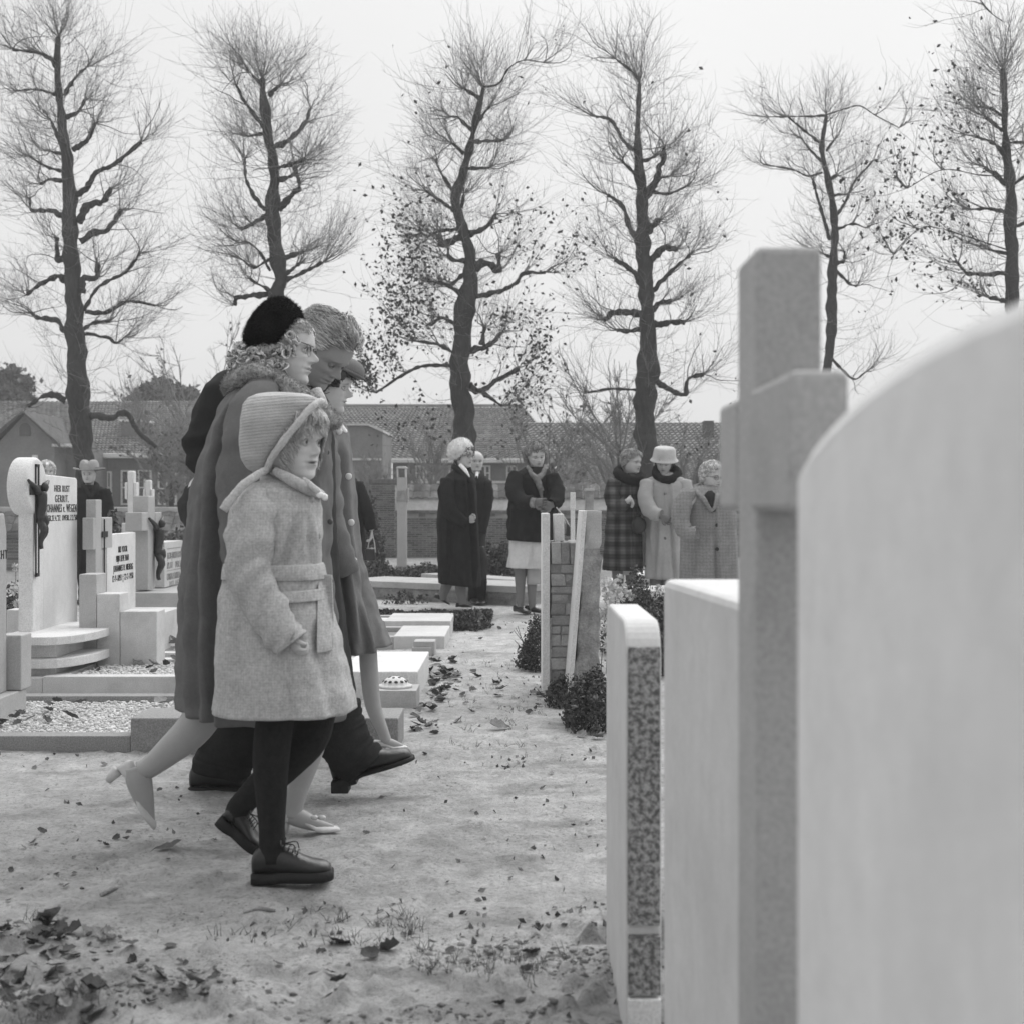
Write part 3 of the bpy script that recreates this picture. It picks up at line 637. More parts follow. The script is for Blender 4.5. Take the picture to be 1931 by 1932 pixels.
t = thing('boundary_wall', 'lower stretch of cemetery wall with pale ridge line, behind the hatted man and headstones', 'wall', (XW(200, DL), DL, 0))
x0, x1 = XW(-330, DL), XW(600, DL)
q = MB(); q.box(x0, x1, DL+.01, DL+.4, -.2, ZW(1005, DL)); q.build('core', M_wmort, t, smooth=False)
brick_wall(t, x0, x1, DL, -.1, ZW(1012, DL), bl=.18, ch=.05)
q = MB(); q.box(x0, x1, DL-.08, DL+.42, ZW(1011, DL), ZW(1004, DL)); q.build('ledge', M_cope, t, smooth=False, bevel=.01)
tiled_slope(t, x0, x1, DL-.04, ZW(1003, DL), DL+.3, ZW(961, DL), .2, M_cope, rows=3)
q = MB(); q.box(x0, x1, DL+.26, DL+.4, ZW(1003, DL), ZW(956, DL)); q.build('ridge', M_grey, t, smooth=False, bevel=.02)

# ------------------------------------------------------------------ houses behind the wall
def roof_slope(t, P00, P10, P01, P11, nu, nv, m, nm='roof_tiles', lift=.05):
    """tile courses on a sloping quad: eaves P00-P10, ridge P01-P11"""
    P00, P10, P01, P11 = map(Vector, (P00, P10, P01, P11)); nrm = (P10-P00).cross(P01-P00).normalized()
    if nrm.z < 0: nrm = -nrm
    V = []; T = []; Fa = []; k = 0
    for r in range(nv):
        f0, f1 = r/nv, (r+1)/nv
        for i in range(nu):
            u0, u1 = i/nu, (i+1)/nu; um = (u0+u1)/2
            def P(u, f): return P00.lerp(P10, u).lerp(P01.lerp(P11, u), f)
            for f, l in ((f0, lift), (f1, 0.0)):
                for u, c in ((u0, 0), (um, lift*.7), (u1, 0)): V.append(P(u, f)+nrm*(l+c))
            V += [P(u0, f0), P(um, f0), P(u1, f0)]
            T += [rnd.uniform(.78, 1.22)*(.96+.08*(r % 2))]*9
            Fa += [(k, k+1, k+4, k+3), (k+1, k+2, k+5, k+4), (k+6, k+7, k+1, k), (k+7, k+8, k+2, k+1)]; k += 9
    return mk(nm, V, np.array(Fa), m, t, smooth=False, tone=T, kind='stuff')
def window(t, x0, x1, z0, z1, y, cols=2, rws=2, curtain=False):
    q = MB(); w_ = .05
    q.box(x0, x1, y-.05, y+.03, z0, z0+w_); q.box(x0, x1, y-.05, y+.03, z1-w_, z1); q.box(x0, x0+w_, y-.05, y+.03, z0+w_, z1-w_); q.box(x1-w_, x1, y-.05, y+.03, z0+w_, z1-w_)
    for i in range(1, cols): x = x0+(x1-x0)*i/cols; q.box(x-.03, x+.03, y-.04, y+.02, z0+w_, z1-w_)
    f = q.build('window', M_trim, t, smooth=False)
    q = MB()
    for i in range(1, rws): z = z0+(z1-z0)*i/rws; q.box(x0+w_, x1-w_, y-.035, y+.015, z-.02, z+.02)
    if rws > 1: q.build('glazing_bar', M_trim, f, smooth=False)
    q = MB(); q.box(x0+w_, x1-w_, y+.0, y+.02, z0+w_, z1-w_); q.build('pane', M_glass, f, smooth=False)
D = 44.0
t = thing('school_building', 'low brick building with long hipped tile roof and white gutter, behind the central trees', 'building', (XW(860, D), D, 0))
xe0, xe1 = XW(722, D), XW(1062, D); ze = ZW(866, D); zr = ZW(768, D+3.5); yr = D+3.6
xr0, xr1 = XW(700, yr), XW(985, yr)
q = MB(); q.box(xe0+.3, xe1-.5, D+.3, D+7, -.3, ze-.05); q.build('wall', M_hwall, t, smooth=False)
roof_slope(t, (xe0-6, D, ze), (xe1, D, ze), (xe0-3, yr, zr), (xr1, yr, zr), 60, 26, M_rtile)
roof_slope(t, (xe1, D, ze), (xe1, D+7.2, ze), (xr1, yr, zr), (xr1, yr, zr), 14, 20, M_rtile)
q = MB(); q.box(xe0-6, xe1+.1, D-.16, D-.02, ze-.12, ze+.02); q.build('gutter', M_trim, t, smooth=False, bevel=.03)
q = MB(); q.box(xe0-3, xr1, yr-.1, yr+.1, zr+.03, zr+.12); q.build('ridge', M_rtile, t, smooth=False, bevel=.03)
for xa_, xb_ in ((783, 800), (802, 818), (846, 868), (905, 925), (955, 975)): window(t, XW(xa_, D), XW(xb_, D), ZW(906, D), ZW(877, D), D+.27)
q = MB(); q.box(XW(775, D), XW(1010, D), D+.12, D+.28, ZW(911, D), ZW(906.5, D)); q.build('sill', M_trim, t, smooth=False)
D2 = 40.0
t = thing('garden_shed', 'small flat gable with pale roof edge, left of the long hipped roof', 'building', (XW(680, D2), D2, 0))
q = MB(); q.prism([(XW(560, D2), -.3), (XW(722, D2), -.3), (XW(722, D2), ZW(815, D2)), (XW(695, D2), ZW(803, D2)), (XW(560, D2), ZW(803, D2))], 'y', D2, D2+3); fixn(q.build('wall', M_hwall, t, smooth=False))
q = MB(); q.prism([(XW(560, D2), ZW(803, D2)+.01), (XW(695, D2), ZW(803, D2)+.01), (XW(724, D2), ZW(816, D2)+.01), (XW(724, D2), ZW(813, D2)+.04), (XW(696, D2), ZW(799, D2)), (XW(560, D2), ZW(799, D2))], 'y', D2-.15, D2+3.1); fixn(q.build('roof_edge', M_pale, t, smooth=False))
q = MB(); q.box(XW(650, D2), XW(720, D2), D2-.1, D2-.01, ZW(868, D2), ZW(864, D2)); q.build('ledge', M_pale, t, smooth=False)
D3 = 38.0
t = thing('terraced_house', 'long low house with two-pitch tiled roof and square chimney, behind the three women', 'building', (XW(1200, D3), D3, 0))
x0, x1 = XW(1058, D3), XW(1700, D3); ze = ZW(915, D3); ym = D3+2.6; zm = ZW(866, ym); yr = D3+5.6; zr = ZW(797, yr)
q = MB(); q.box(x0+.2, x1, D3+.3, D3+9, -.3, ze-.05); q.build('wall', M_hwall, t, smooth=False)
M_rt2 = mat('weathered_roof_tile', .25, .85, .2, .6, .3, 20, tone=True)
roof_slope(t, (x0, D3, ze), (x1, D3, ze), (XW(1046, ym), ym, zm), (x1, ym, zm), 60, 14, M_rt2)
roof_slope(t, (XW(1046, ym), ym+.01, zm), (x1, ym+.01, zm), (XW(985, yr), yr, zr), (x1, yr, zr), 64, 16, M_rtile)
q = MB(); q.box(x0, x1, D3-.15, D3-.02, ze-.12, ze); q.build('gutter', M_trim, t, smooth=False, bevel=.02)
yc_ = ym+1.6
q = MB(); q.box(XW(1328, yc_), XW(1346, yc_), yc_, yc_+.5, ZW(880, yc_), ZW(793, yc_)); q.build('chimney', mat('sooty_brick', .08, .95, .3, 4), t, smooth=False)
q = MB(); q.box(XW(1327, yc_-.1), XW(1347, yc_-.1), yc_-.12, yc_-.01, ZW(847, yc_-.1), ZW(843, yc_-.1)); q.build('flashing', M_trim, t, smooth=False)
for xa_, xb_ in ((1075, 1100), (1130, 1150)): window(t, XW(xa_, D3), XW(xb_, D3), ZW(950, D3), ZW(924, D3), D3+.27)
D4 = 42.0
t = thing('terraced_house', 'long brick house with broad dark roof, white gutter and sash windows, behind the left headstones', 'building', (XW(200, D4), D4, 0))
x0, x1 = XW(138, D4), XW(640, D4); ze = ZW(856, D4); yr = D4+4.5; zr = ZW(757, yr)
q = MB(); q.box(x0+.2, x1, D4+.3, D4+8, -.3, ze-.05); q.build('wall', M_hwall, t, smooth=False)
roof_slope(t, (x0, D4, ze), (x1, D4, ze), (x0-1, yr, zr), (XW(600, yr), yr, zr), 70, 24, M_rtile)
q = MB(); q.box(x0-.3, x1, D4-.2, D4-.02, ze-.13, ze+.02); q.build('gutter', M_trim, t, smooth=False, bevel=.03)
for xa_, xb_, a, b_ in ((190, 206, 950, 888), (224, 252, 952, 886), (256, 282, 952, 886), (294, 330, 952, 890), (345, 370, 952, 890)): window(t, XW(xa_, D4), XW(xb_, D4), ZW(a, D4), ZW(b_, D4), D4+.27, 2, 2)
q = MB(); q.box(XW(131, D4), XW(152, D4), D4-.3, D4-.21, ZW(930, D4), ZW(858, D4)); q.build('downpipe_bay', M_trim, t, smooth=False)
q = MB(); q.box(XW(236, D4+2), XW(283, D4+2), D4+1.2, D4+3, ZW(797, D4+2), ZW(793, D4+2)); q.build('dormer_roof', M_trim, t, smooth=False)
q = MB(); q.box(XW(240, D4+2), XW(280, D4+2), D4+1.3, D4+3, ZW(830, D4+2), ZW(797.5, D4+2)); q.build('dormer', M_hwall, t, smooth=False)
D5 = 39.0
t = thing('gabled_house', 'dark gabled brick house with arched window, at the far left behind the headstones', 'building', (XW(50, D5), D5, 0))
gx0, gx1, gz0 = XW(-45, D5), XW(103, D5), ZW(836, D5)
q = MB(); q.prism([(gx0, -.3), (gx1, -.3), (gx1, gz0), (XW(48, D5), ZW(780, D5)), (XW(-5, D5), gz0)], 'y', D5, D5+5); fixn(q.build('wall', M_hwall, t, smooth=False))
q = MB(); q.prism([(XW(-5, D5)-.1, gz0), (XW(48, D5), ZW(779, D5)), (gx1+.2, gz0-.1), (gx1+.2, gz0), (XW(48, D5), ZW(775, D5)), (XW(-5, D5)-.2, gz0+.1)], 'y', D5-.25, D5+5); fixn(q.build('roof_verge', mat('dark_slate', .07, .8, .3, 4), t, smooth=False))
roof_slope(t, (XW(-400, D5+1), D5+1, ZW(838, D5+1)), (XW(140, D5+1), D5+1, ZW(838, D5+1)), (XW(-400, D5+5), D5+5, ZW(757, D5+5)), (XW(140, D5+5), D5+5, ZW(757, D5+5)), 60, 22, M_rtile)
q = MB(); q.box(XW(100, D5), XW(139, D5), D5-.1, D5+.9, ZW(842, D5), ZW(837, D5)); q.build('gutter', M_trim, t, smooth=False)
q = MB(); q.box(XW(103.5, D5), XW(139, D5), D5+1, D5+6, -.3, ZW(842, D5)); q.build('side_wall', M_hwall, t, smooth=False)
q = MB(); q.prism([(XW(38, D5), ZW(822, D5)), (XW(58, D5), ZW(822, D5))]+[(XW(48, D5)+(XW(58, D5)-XW(48, D5))*math.cos(a), ZW(808, D5)+.16*math.sin(a)) for a in [math.pi*i/8 for i in range(9)]], 'y', D5-.04, D5-.003); fixn(q.build('arched_window', M_glass, t, smooth=False))
window(t, XW(62, D5), XW(72, D5), ZW(882, D5), ZW(858, D5), D5-.02)

# ------------------------------------------------------------------ trees
def shoots(starts, dirs, lens, r0, r1, K=7, up=.35, wob=.10, seed=1):
    g = np.random.RandomState(seed); N = len(starts)
    S = np.array(starts, float); Dv = np.array(dirs, float); Dv /= np.linalg.norm(Dv, axis=1, keepdims=True); L = np.array(lens, float)
    P = np.zeros((N, K, 3)); P[:, 0] = S; d_ = Dv.copy(); w1 = g.normal(0, wob, (N, 3))
    for k in range(1, K):
        P[:, k] = P[:, k-1]+d_*(L/(K-1))[:, None]
        d_ = d_+np.array([0, 0, up/K*1.5])+w1*.5+g.normal(0, wob, (N, 3)); d_ /= np.linalg.norm(d_, axis=1, keepdims=True)
    R = np.linspace(0, 1, K)[None]*(r1-r0)+r0
    return P, np.repeat(R, N, 0)
def leaf_mesh(P, size, g, m, name, parent, curl=.35, tone=(.6, 1.5), **kw):
    N = len(P); a = g.normal(0, 1, (N, 3)); a /= np.linalg.norm(a, axis=1, keepdims=True); b_ = np.cross(a, g.normal(0, 1, (N, 3))); b_ /= np.linalg.norm(b_, axis=1, keepdims=True)
    n = np.cross(a, b_); s = (size*g.uniform(.6, 1.3, N))[:, None]
    V = np.stack([P-a*s, P+b_*s*.62+n*s*curl*.6, P+a*s, P-b_*s*.62+n*s*curl*.6, P-a*s*.1], 1)   # folded kite on a midrib
    Fa = (np.array([(0, 4, 1, 1), (0, 3, 4, 4), (4, 2, 1, 1), (3, 2, 4, 4)])[None, :, :3]+np.arange(N)[:, None, None]*5).reshape(-1, 3)
    return mk(name, V.reshape(-1, 3), Fa, m, parent, smooth=False, tone=np.repeat(g.uniform(*tone, N), 5), **kw)
def linden(label, Zm, d, trunk, limbs, seed, leaves=0, leafbox=None, tw=1.0, ground_x=None):
    """Zm maps reading coordinates to picture columns/rows; the points become metres at distance d"""
    g = np.random.RandomState(seed); rr = random.Random(seed); s = 1/F*d; k = Zm[2]
    def P(x, y, dy=0): p = W(Zm[0]+x*k, Zm[1]+y*k, d); p.y += dy; return p
    pts = [P(x, y) for x, y, w_ in trunk]; rad = [w_*k*s/2 for *_, w_ in trunk]
    base = Vector((ground_x if ground_x is not None else pts[0].x, d, 0)); t = thing('pollard_tree', label, 'tree', base, 'pollarded lindens in front of the wall')
    pts = [Vector((base.x, d, -.1)), Vector((base.x*.7+pts[0].x*.3, d, .35*pts[0].z))]+pts; rad = [rad[0]*1.35, rad[0]*1.08]+rad
    V, Fc = tube(pts, rad, 22, len(pts)*9, amp=.5, freq=4.4, seed=seed)
    mk('trunk', V, Fc, M_bark, t)
    top, bot = pts[-1], pts[2]
    S, Dr, Ln = [], [], []; th_ = []
    for L in limbs:
        w0 = L[0][2] if len(L[0]) > 2 else 22
        L = [(p[0], p[1]) for p in L]; hx = sum(abs(L[i+1][0]-L[i][0]) for i in range(len(L)-1))*k*s
        sg = rr.choice((-1, 1)); dep = sg*hx*rr.uniform(.2, .8)
        lp = [P(x, y, dep*i/(len(L)-1)) for i, (x, y) in enumerate(L)]
        r0 = w0*k*s*.5; n = len(lp); rs = [r0*(1.3-.65*i/(n-1)) for i in range(n)]; rs[-1] *= 1.15
        for q_ in range(5):
            i = max(1, n-1-(q_ % 2)); o = (lp[i]-lp[i-1]).normalized(); th_.append((tuple(lp[i]), (o.x+rr.gauss(0, .6), o.y+rr.gauss(0, .6), .6+rr.gauss(0, .5)), rr.uniform(.25, .8)))
        V, Fc = tube(lp, rs, 9, n*7, amp=.95, freq=11, seed=seed+len(S)); mk('limb', V, Fc, M_bark, t)
        for q_ in range(int(13*tw)):                       # shoots from the knuckle and along the limb
            f = 1 if rr.random() < .55 else rr.uniform(.35, 1); i = min(int(f*(n-1)), n-2); ff = f*(n-1)-i
            st = lp[i].lerp(lp[i+1], ff); o = (lp[-1]-lp[0]).normalized()
            Dr.append((o.x*1.0+rr.gauss(0, .5), o.y*.8+rr.gauss(0, .5), .45+rr.gauss(0, .4))); S.append(st); Ln.append(rr.uniform(.4, 1.25))
    pt = crom([tuple(p) for p in pts[2:]], 60); hgt = top.z-bot.z
    for q_ in range(int(165*tw)):
        f = rr.random()**.8; p = pt[min(59, int(f*60))]; a = rr.uniform(0, 6.28)
        upw = .05+.8*f**2; Dr.append((math.cos(a), math.sin(a), upw+rr.gauss(0, .25))); S.append(p); Ln.append(rr.uniform(.5, 1.55)*(1-.3*f))
    for q_ in range(int(26*tw)):
        a = rr.uniform(0, 6.28); b_ = rr.uniform(.2, 1.1); Dr.append((math.cos(a)*b_, math.sin(a)*b_, 1.0)); S.append(top); Ln.append(rr.uniform(.3, 1.05))
    thick = [(s_, d_, l_) for s_, d_, l_ in th_]
    P0, R0 = shoots([x[0] for x in thick], [x[1] for x in thick], [x[2] for x in thick], .013, .004, 8, .6, .16, seed+9)
    P1, R1 = shoots(S, Dr, Ln, .0055, .0017, 8, .55, .10, seed); P1 = np.concatenate([P1, P0]); R1 = np.concatenate([R1, R0])
    idx_ = np.repeat(np.arange(len(P1)), 6); kk = g.randint(2, 8, len(idx_)); st = P1[idx_, kk]; dr = P1[idx_, kk]-P1[idx_, kk-1]
    dr /= np.linalg.norm(dr, axis=1, keepdims=True)+1e-9; dr = dr+g.normal(0, .62, dr.shape)+np.array([0, 0, .12])
    P2, R2 = shoots(st, dr, g.uniform(.2, .75, len(st)), .0025, .0011, 6, .3, .11, seed+1)
    idx3 = g.choice(len(P2), len(P2)//2); k3 = g.randint(1, 4, len(idx3)); st3 = P2[idx3, k3]; d3 = P2[idx3, k3]-P2[idx3, k3-1]; d3 /= np.linalg.norm(d3, axis=1, keepdims=True)+1e-9
    P3, R3 = shoots(st3, d3+g.normal(0, .7, d3.shape), g.uniform(.12, .4, len(st3)), .0016, .0009, 4, .2, .07, seed+2)
    Vs, Fs, o_ = [], [], 0
    for PP, RR in ((P1, R1), (P2, R2), (P3, R3)):
        v, f = ribbons(PP, RR); Vs.append(v); Fs.append(f+o_); o_ += len(v)
    mk('twigs', np.concatenate(Vs), np.concatenate(Fs), M_twig, t, kind='stuff')
    if leaves:
        allp = P2.reshape(-1, 3)
        if leafbox: zlo, zhi, q1 = leafbox; zrel = (allp[:, 2]-bot.z)/hgt; rad_ = np.abs(allp[:, 0]-np.interp(allp[:, 2], pt[:, 2], pt[:, 0])); wgt = np.clip((zhi-zrel)/.5, 0.01, 1)*np.clip(rad_/.9, .04, 1.7)**1.4*q1(allp, rad_)
        c_ = allp[g.choice(len(allp), leaves, p=wgt/wgt.sum())]
        lp_ = c_+g.normal(0, .05, c_.shape)
        leaf_mesh(lp_, .038, g, M_tleaf, 'leaves', t, kind='stuff')
    return t
Z1 = (0, 0, .4597); Z2 = (647.2, 0, .4597); Z3 = (1294.4, 0, .3896)
linden('leftmost bare pollarded linden rising behind the hatted man', Z1, 22.5,
 [(345, 1920, 78), (340, 1850, 80), (325, 1640, 88), (320, 1500, 78), (310, 1380, 76), (300, 1200, 70), (290, 1000, 62), (290, 800, 54), (275, 650, 44), (262, 560, 40), (250, 450, 30), (240, 350, 28), (235, 250, 26), (240, 150, 22)],
 [[(270, 1640, 22), (215, 1620), (175, 1640), (140, 1672)], [(268, 1360, 18), (220, 1310), (140, 1295), (110, 1275)], [(260, 1150, 22), (235, 1125), (150, 1150), (75, 1195)], [(255, 885, 16), (200, 855), (115, 850), (95, 795)], [(250, 740, 14), (190, 725), (140, 735)], [(250, 700, 12), (200, 690), (150, 660)], [(255, 630, 12), (195, 608)], [(250, 590, 12), (210, 490)], [(225, 385, 10), (130, 345), (20, 330)], [(230, 270, 14), (205, 240), (90, 235)], [(215, 245, 10), (120, 185)], [(262, 1060, 22), (235, 1060), (225, 970)],
  [(330, 990, 24), (385, 950), (435, 935), (480, 850)], [(325, 910, 28), (355, 840), (410, 820), (440, 760)], [(310, 800, 20), (360, 775), (410, 710), (480, 690), (600, 600)], [(300, 610, 18), (370, 580), (410, 520)], [(270, 480, 14), (320, 450), (340, 400)], [(262, 390, 14), (310, 330), (370, 285)], [(330, 1200, 26), (345, 1145), (400, 1140), (405, 1080)], [(345, 1270, 14), (420, 1180), (540, 1130), (610, 1060)], [(350, 1280, 14), (430, 1270), (495, 1220), (600, 1230)], [(345, 1350, 14), (380, 1320), (440, 1310)], [(350, 1370, 12), (430, 1380), (460, 1400), (490, 1370)], [(370, 1705, 22), (440, 1710), (500, 1690), (545, 1765), (610, 1830)]], 3)
linden('bare pollarded linden directly above the black fur hat', Z1, 22.5,
 [(1130, 1260, 78), (1150, 1150, 66), (1140, 1050, 60), (1125, 950, 56), (1120, 850, 60), (1125, 750, 50), (1120, 650, 42), (1100, 550, 34), (1090, 450, 40), (1080, 380, 28), (1078, 320, 20)],
 [[(1095, 1205, 20), (1030, 1205), (960, 1212), (945, 1235)], [(1105, 1190, 14), (1060, 1165), (1035, 1150)], [(1110, 1110, 10), (1070, 1040), (1020, 990), (970, 985)], [(1100, 880, 16), (1040, 920), (995, 945)], [(1090, 860, 14), (1040, 800), (1005, 720), (998, 640)], [(1090, 545, 12), (1010, 540)], [(1085, 520, 14), (1020, 440), (985, 370)], [(1070, 340, 10), (1030, 300), (1010, 270)], [(1110, 1060, 10), (1050, 1100), (1000, 1070)],
  [(1165, 1150, 16), (1250, 1120), (1330, 1085)], [(1160, 1060, 20), (1240, 1025)], [(1165, 1130, 16), (1215, 1100), (1240, 1090)], [(1145, 860, 22), (1200, 800), (1230, 765), (1215, 690)], [(1140, 735, 18), (1205, 730)], [(1135, 690, 16), (1260, 675)], [(1130, 600, 20), (1190, 560), (1240, 490), (1265, 420)], [(1105, 390, 14), (1145, 340)]], 5, ground_x=XW(500, 22.5))
linden('pollarded linden still carrying many autumn leaves, centre left', Z2, 22.0,
 [(505, 1900, 90), (500, 1830, 88), (495, 1700, 84), (480, 1560, 76), (490, 1400, 72), (500, 1250, 80), (520, 1150, 56), (520, 1050, 50), (500, 960, 46), (470, 870, 42), (465, 800, 46), (500, 680, 36), (530, 560, 28), (555, 450, 24), (575, 360, 20)],
 [[(450, 1500, 14), (340, 1490), (250, 1510), (110, 1590)], [(455, 1450, 14), (400, 1420), (310, 1410)], [(460, 1330, 14), (400, 1300), (360, 1330)], [(480, 1200, 14), (420, 1170), (350, 1165)], [(500, 1120, 14), (450, 1160), (430, 1170)], [(510, 1070, 18), (440, 1060), (430, 1020)], [(480, 970, 24), (410, 1000), (395, 970)], [(480, 940, 14), (400, 935), (340, 950)], [(455, 860, 14), (390, 810), (340, 770)], [(450, 780, 12), (400, 700), (380, 650)], [(495, 630, 12), (450, 590)], [(525, 530, 12), (470, 470), (440, 460)], [(558, 400, 12), (500, 375)],
  [(515, 1440, 22), (600, 1410), (650, 1360)], [(570, 1415, 20), (580, 1340)], [(535, 1215, 18), (640, 1190), (700, 1160), (740, 1110), (830, 1100)], [(540, 1090, 28), (590, 1075), (635, 1100), (640, 1030)], [(520, 960, 20), (590, 920), (625, 860)], [(485, 850, 14), (495, 790)], [(510, 690, 12), (600, 680)], [(535, 580, 14), (660, 550)], [(558, 490, 12), (600, 430)], [(578, 355, 7), (640, 350), (680, 300), (740, 280), (820, 300)], [(520, 1580, 22), (560, 1600), (620, 1560), (720, 1500)], [(555, 1600, 16), (650, 1660)]], 7,
 leaves=2900, leafbox=(0, .80, lambda p, r: np.where(p[:, 0] > XW(880, 22), .65, 1.2)))
linden('knobbly bare pollarded linden behind the two women with fur collars', Z2, 22.5,
 [(1235, 1930, 80), (1240, 1800, 84), (1235, 1650, 80), (1245, 1550, 88), (1245, 1450, 76), (1250, 1300, 62), (1245, 1180, 62), (1235, 1050, 66), (1225, 950, 60), (1225, 850, 46), (1215, 700, 40), (1205, 560, 26), (1210, 430, 22), (1215, 340, 18)],
 [[(1225, 1290, 26), (1130, 1270), (1070, 1300)], [(1230, 1350, 18), (1170, 1360), (1120, 1360)], [(1225, 1160, 22), (1165, 1100), (1110, 1070)], [(1215, 990, 20), (1170, 930), (1140, 850), (1080, 810)], [(1205, 720, 12), (1140, 670)], [(1200, 620, 14), (1150, 570), (1100, 480), (1040, 460)], [(1212, 320, 12), (1170, 270), (1120, 225)], [(1215, 1600, 10), (1100, 1590), (1010, 1600)],
  [(1255, 1070, 28), (1320, 1010), (1375, 1010)], [(1270, 1190, 18), (1330, 1130), (1408, 1060)], [(1265, 1275, 22), (1300, 1240), (1345, 1240)], [(1280, 1330, 24), (1340, 1325), (1390, 1330)], [(1235, 950, 30), (1270, 920), (1300, 890)], [(1230, 820, 26), (1270, 760), (1300, 680), (1310, 610)], [(1285, 730, 14), (1340, 715)], [(1265, 785, 10), (1330, 800), (1395, 780)], [(1220, 660, 16), (1275, 650)], [(1280, 1560, 20), (1340, 1600), (1400, 1620), (1408, 1560), (1470, 1540)]], 9,
 leaves=70, leafbox=(0, .25, lambda p, r: np.where(p[:, 0] > XW(1235, 22), 1., .3)))
linden('slim bare pollarded linden right of the blurred stone cross', Z3, 27.0,
 [(670, 1950, 48), (685, 1750, 46), (700, 1600, 50), (705, 1450, 48), (708, 1300, 42), (715, 1150, 36), (715, 1050, 40), (700, 950, 30), (680, 850, 28), (665, 780, 26), (655, 700, 24), (670, 600, 18), (675, 550, 14)],
 [[(668, 558, 8), (590, 545), (510, 530), (430, 515)], [(680, 552, 6), (760, 530), (830, 520), (900, 570), (1010, 635)], [(645, 690, 12), (580, 650), (480, 580)], [(655, 780, 12), (600, 720), (560, 660)], [(655, 835, 10), (600, 835), (540, 790), (420, 750)], [(685, 870, 20), (720, 850)], [(695, 1160, 14), (640, 1000), (600, 880)], [(725, 1040, 14), (780, 960), (830, 860), (930, 750)], [(725, 1110, 12), (790, 1090), (850, 1115)], [(715, 940, 12), (780, 930)], [(725, 1310, 12), (780, 1370), (815, 1390)], [(725, 1270, 16), (765, 1260), (770, 1210)], [(675, 730, 12), (710, 680)], [(690, 1240, 12), (660, 1232)], [(690, 1720, 10), (790, 1835), (850, 1805)]], 11, tw=.62)
linden('partly leafy pollarded linden at the right edge, above the huge arched headstone', Z3, 21.0,
 [(1590, 1700, 64), (1580, 1500, 60), (1580, 1300, 60), (1570, 1100, 56), (1570, 950, 50), (1560, 820, 42), (1545, 700, 38), (1540, 600, 32), (1540, 480, 30), (1535, 380, 28), (1530, 330, 26)],
 [[(1560, 1320, 18), (1450, 1320), (1375, 1310), (1340, 1260)], [(1570, 1460, 22), (1440, 1450)], [(1560, 1230, 16), (1470, 1200)], [(1560, 1030, 16), (1490, 1000), (1410, 995)], [(1550, 890, 24), (1500, 830), (1465, 790)], [(1540, 750, 18), (1470, 710), (1360, 690)], [(1530, 630, 16), (1440, 575)], [(1535, 560, 12), (1490, 515), (1430, 495)], [(1555, 690, 16), (1640, 680)], [(1570, 900, 16), (1650, 840)], [(1580, 1100, 16), (1680, 1060)], [(1560, 1210, 5), (1340, 1150), (1200, 1120), (1090, 1130), (960, 1260)], [(1545, 850, 5), (1400, 860), (1200, 850), (1020, 950)], [(1530, 100, 5), (1440, 80), (1330, 0)]], 13,
 leaves=800, leafbox=(0, 1.3, lambda p, r: np.where(r > .5, 1.4, .6)), tw=.9)

# small bare trees and shrubs beyond the wall, distant foliage
def baretree(label, xp, yp_top, d, seed, spread=1.0, n=9, leafy=0, m=M_twigfar, cat='tree', nm='bare_tree', group=None):
    g = np.random.RandomState(seed); H_ = ZW(yp_top, d); X0 = XW(xp, d); t = thing(nm, label, cat, (X0, d, 0), group)
    V, Fc = tube([(X0, d, -.1), (X0+.05, d, H_*.25), (X0+.02, d, H_*.55)], [.09, .07, .04], 8, 12, amp=.2); mk('trunk', V, Fc, M_bark, t)
    S, Dr, L = [], [], []
    for i in range(n*2): f = g.uniform(.12, .55); a = g.uniform(0, 6.28); S.append((X0+.03, d, H_*f)); Dr.append((math.cos(a)*spread, math.sin(a)*spread, g.uniform(.5, 1.5))); L.append(H_*g.uniform(.35, .6))
    P1, R1 = shoots(S, Dr, L, .03, .009, 8, .5, .1, seed)
    i2 = np.repeat(np.arange(len(P1)), 10); k2 = g.randint(2, 7, len(i2)); d2 = P1[i2, k2]-P1[i2, k2-1]; d2 /= np.linalg.norm(d2, axis=1, keepdims=True)
    P2, R2 = shoots(P1[i2, k2], d2+g.normal(0, .45, d2.shape), g.uniform(.3, 1.0, len(i2))*H_*.22, .011, .005, 6, .4, .1, seed)
    i3 = np.repeat(np.arange(len(P2)), 5); k3 = g.randint(1, 5, len(i3)); d3 = P2[i3, k3]-P2[i3, k3-1]; d3 /= np.linalg.norm(d3, axis=1, keepdims=True)
    P3, R3 = shoots(P2[i3, k3], d3+g.normal(0, .45, d3.shape), g.uniform(.2, .7, len(i3))*H_*.12, .006, .003, 4, .4, .1, seed)
    Vs, Fs, o_ = [], [], 0
    for PP, RR in ((P1, R1), (P2, R2), (P3, R3)):
        v, f = ribbons(PP, RR); Vs.append(v); Fs.append(f+o_); o_ += len(v)
    mk('branches', np.concatenate(Vs), np.concatenate(Fs), m, t, kind='stuff')
    if leafy: leaf_mesh(P3.reshape(-1, 3)[g.choice(len(P3)*4, leafy)], .06, g, M_farleaf, 'leaves', t, kind='stuff')
baretree('small bare many-branched tree beyond the wall, left of the knobbly linden', 1165, 672, 29, 21, 1.0, 12)
baretree('thin bare tree beyond the wall between the long roofs', 1040, 740, 31, 22, .9, 9, 250)
baretree('pale bare bush in front of the small flat gable', 690, 850, 27.5, 23, .8, 10, nm='bare_bush', cat='bush')
baretree('bare tree against the long roof, between leafy linden and post', 812, 800, 34, 24, .6, 8)
baretree('bare bushy tree behind the black fur hat and the dark house', 375, 610, 36, 25, .9, 12, 200)
baretree('bare bush in front of the white-guttered house', 320, 790, 33, 26, 1.1, 12, 500, nm='bare_bush', cat='bush')
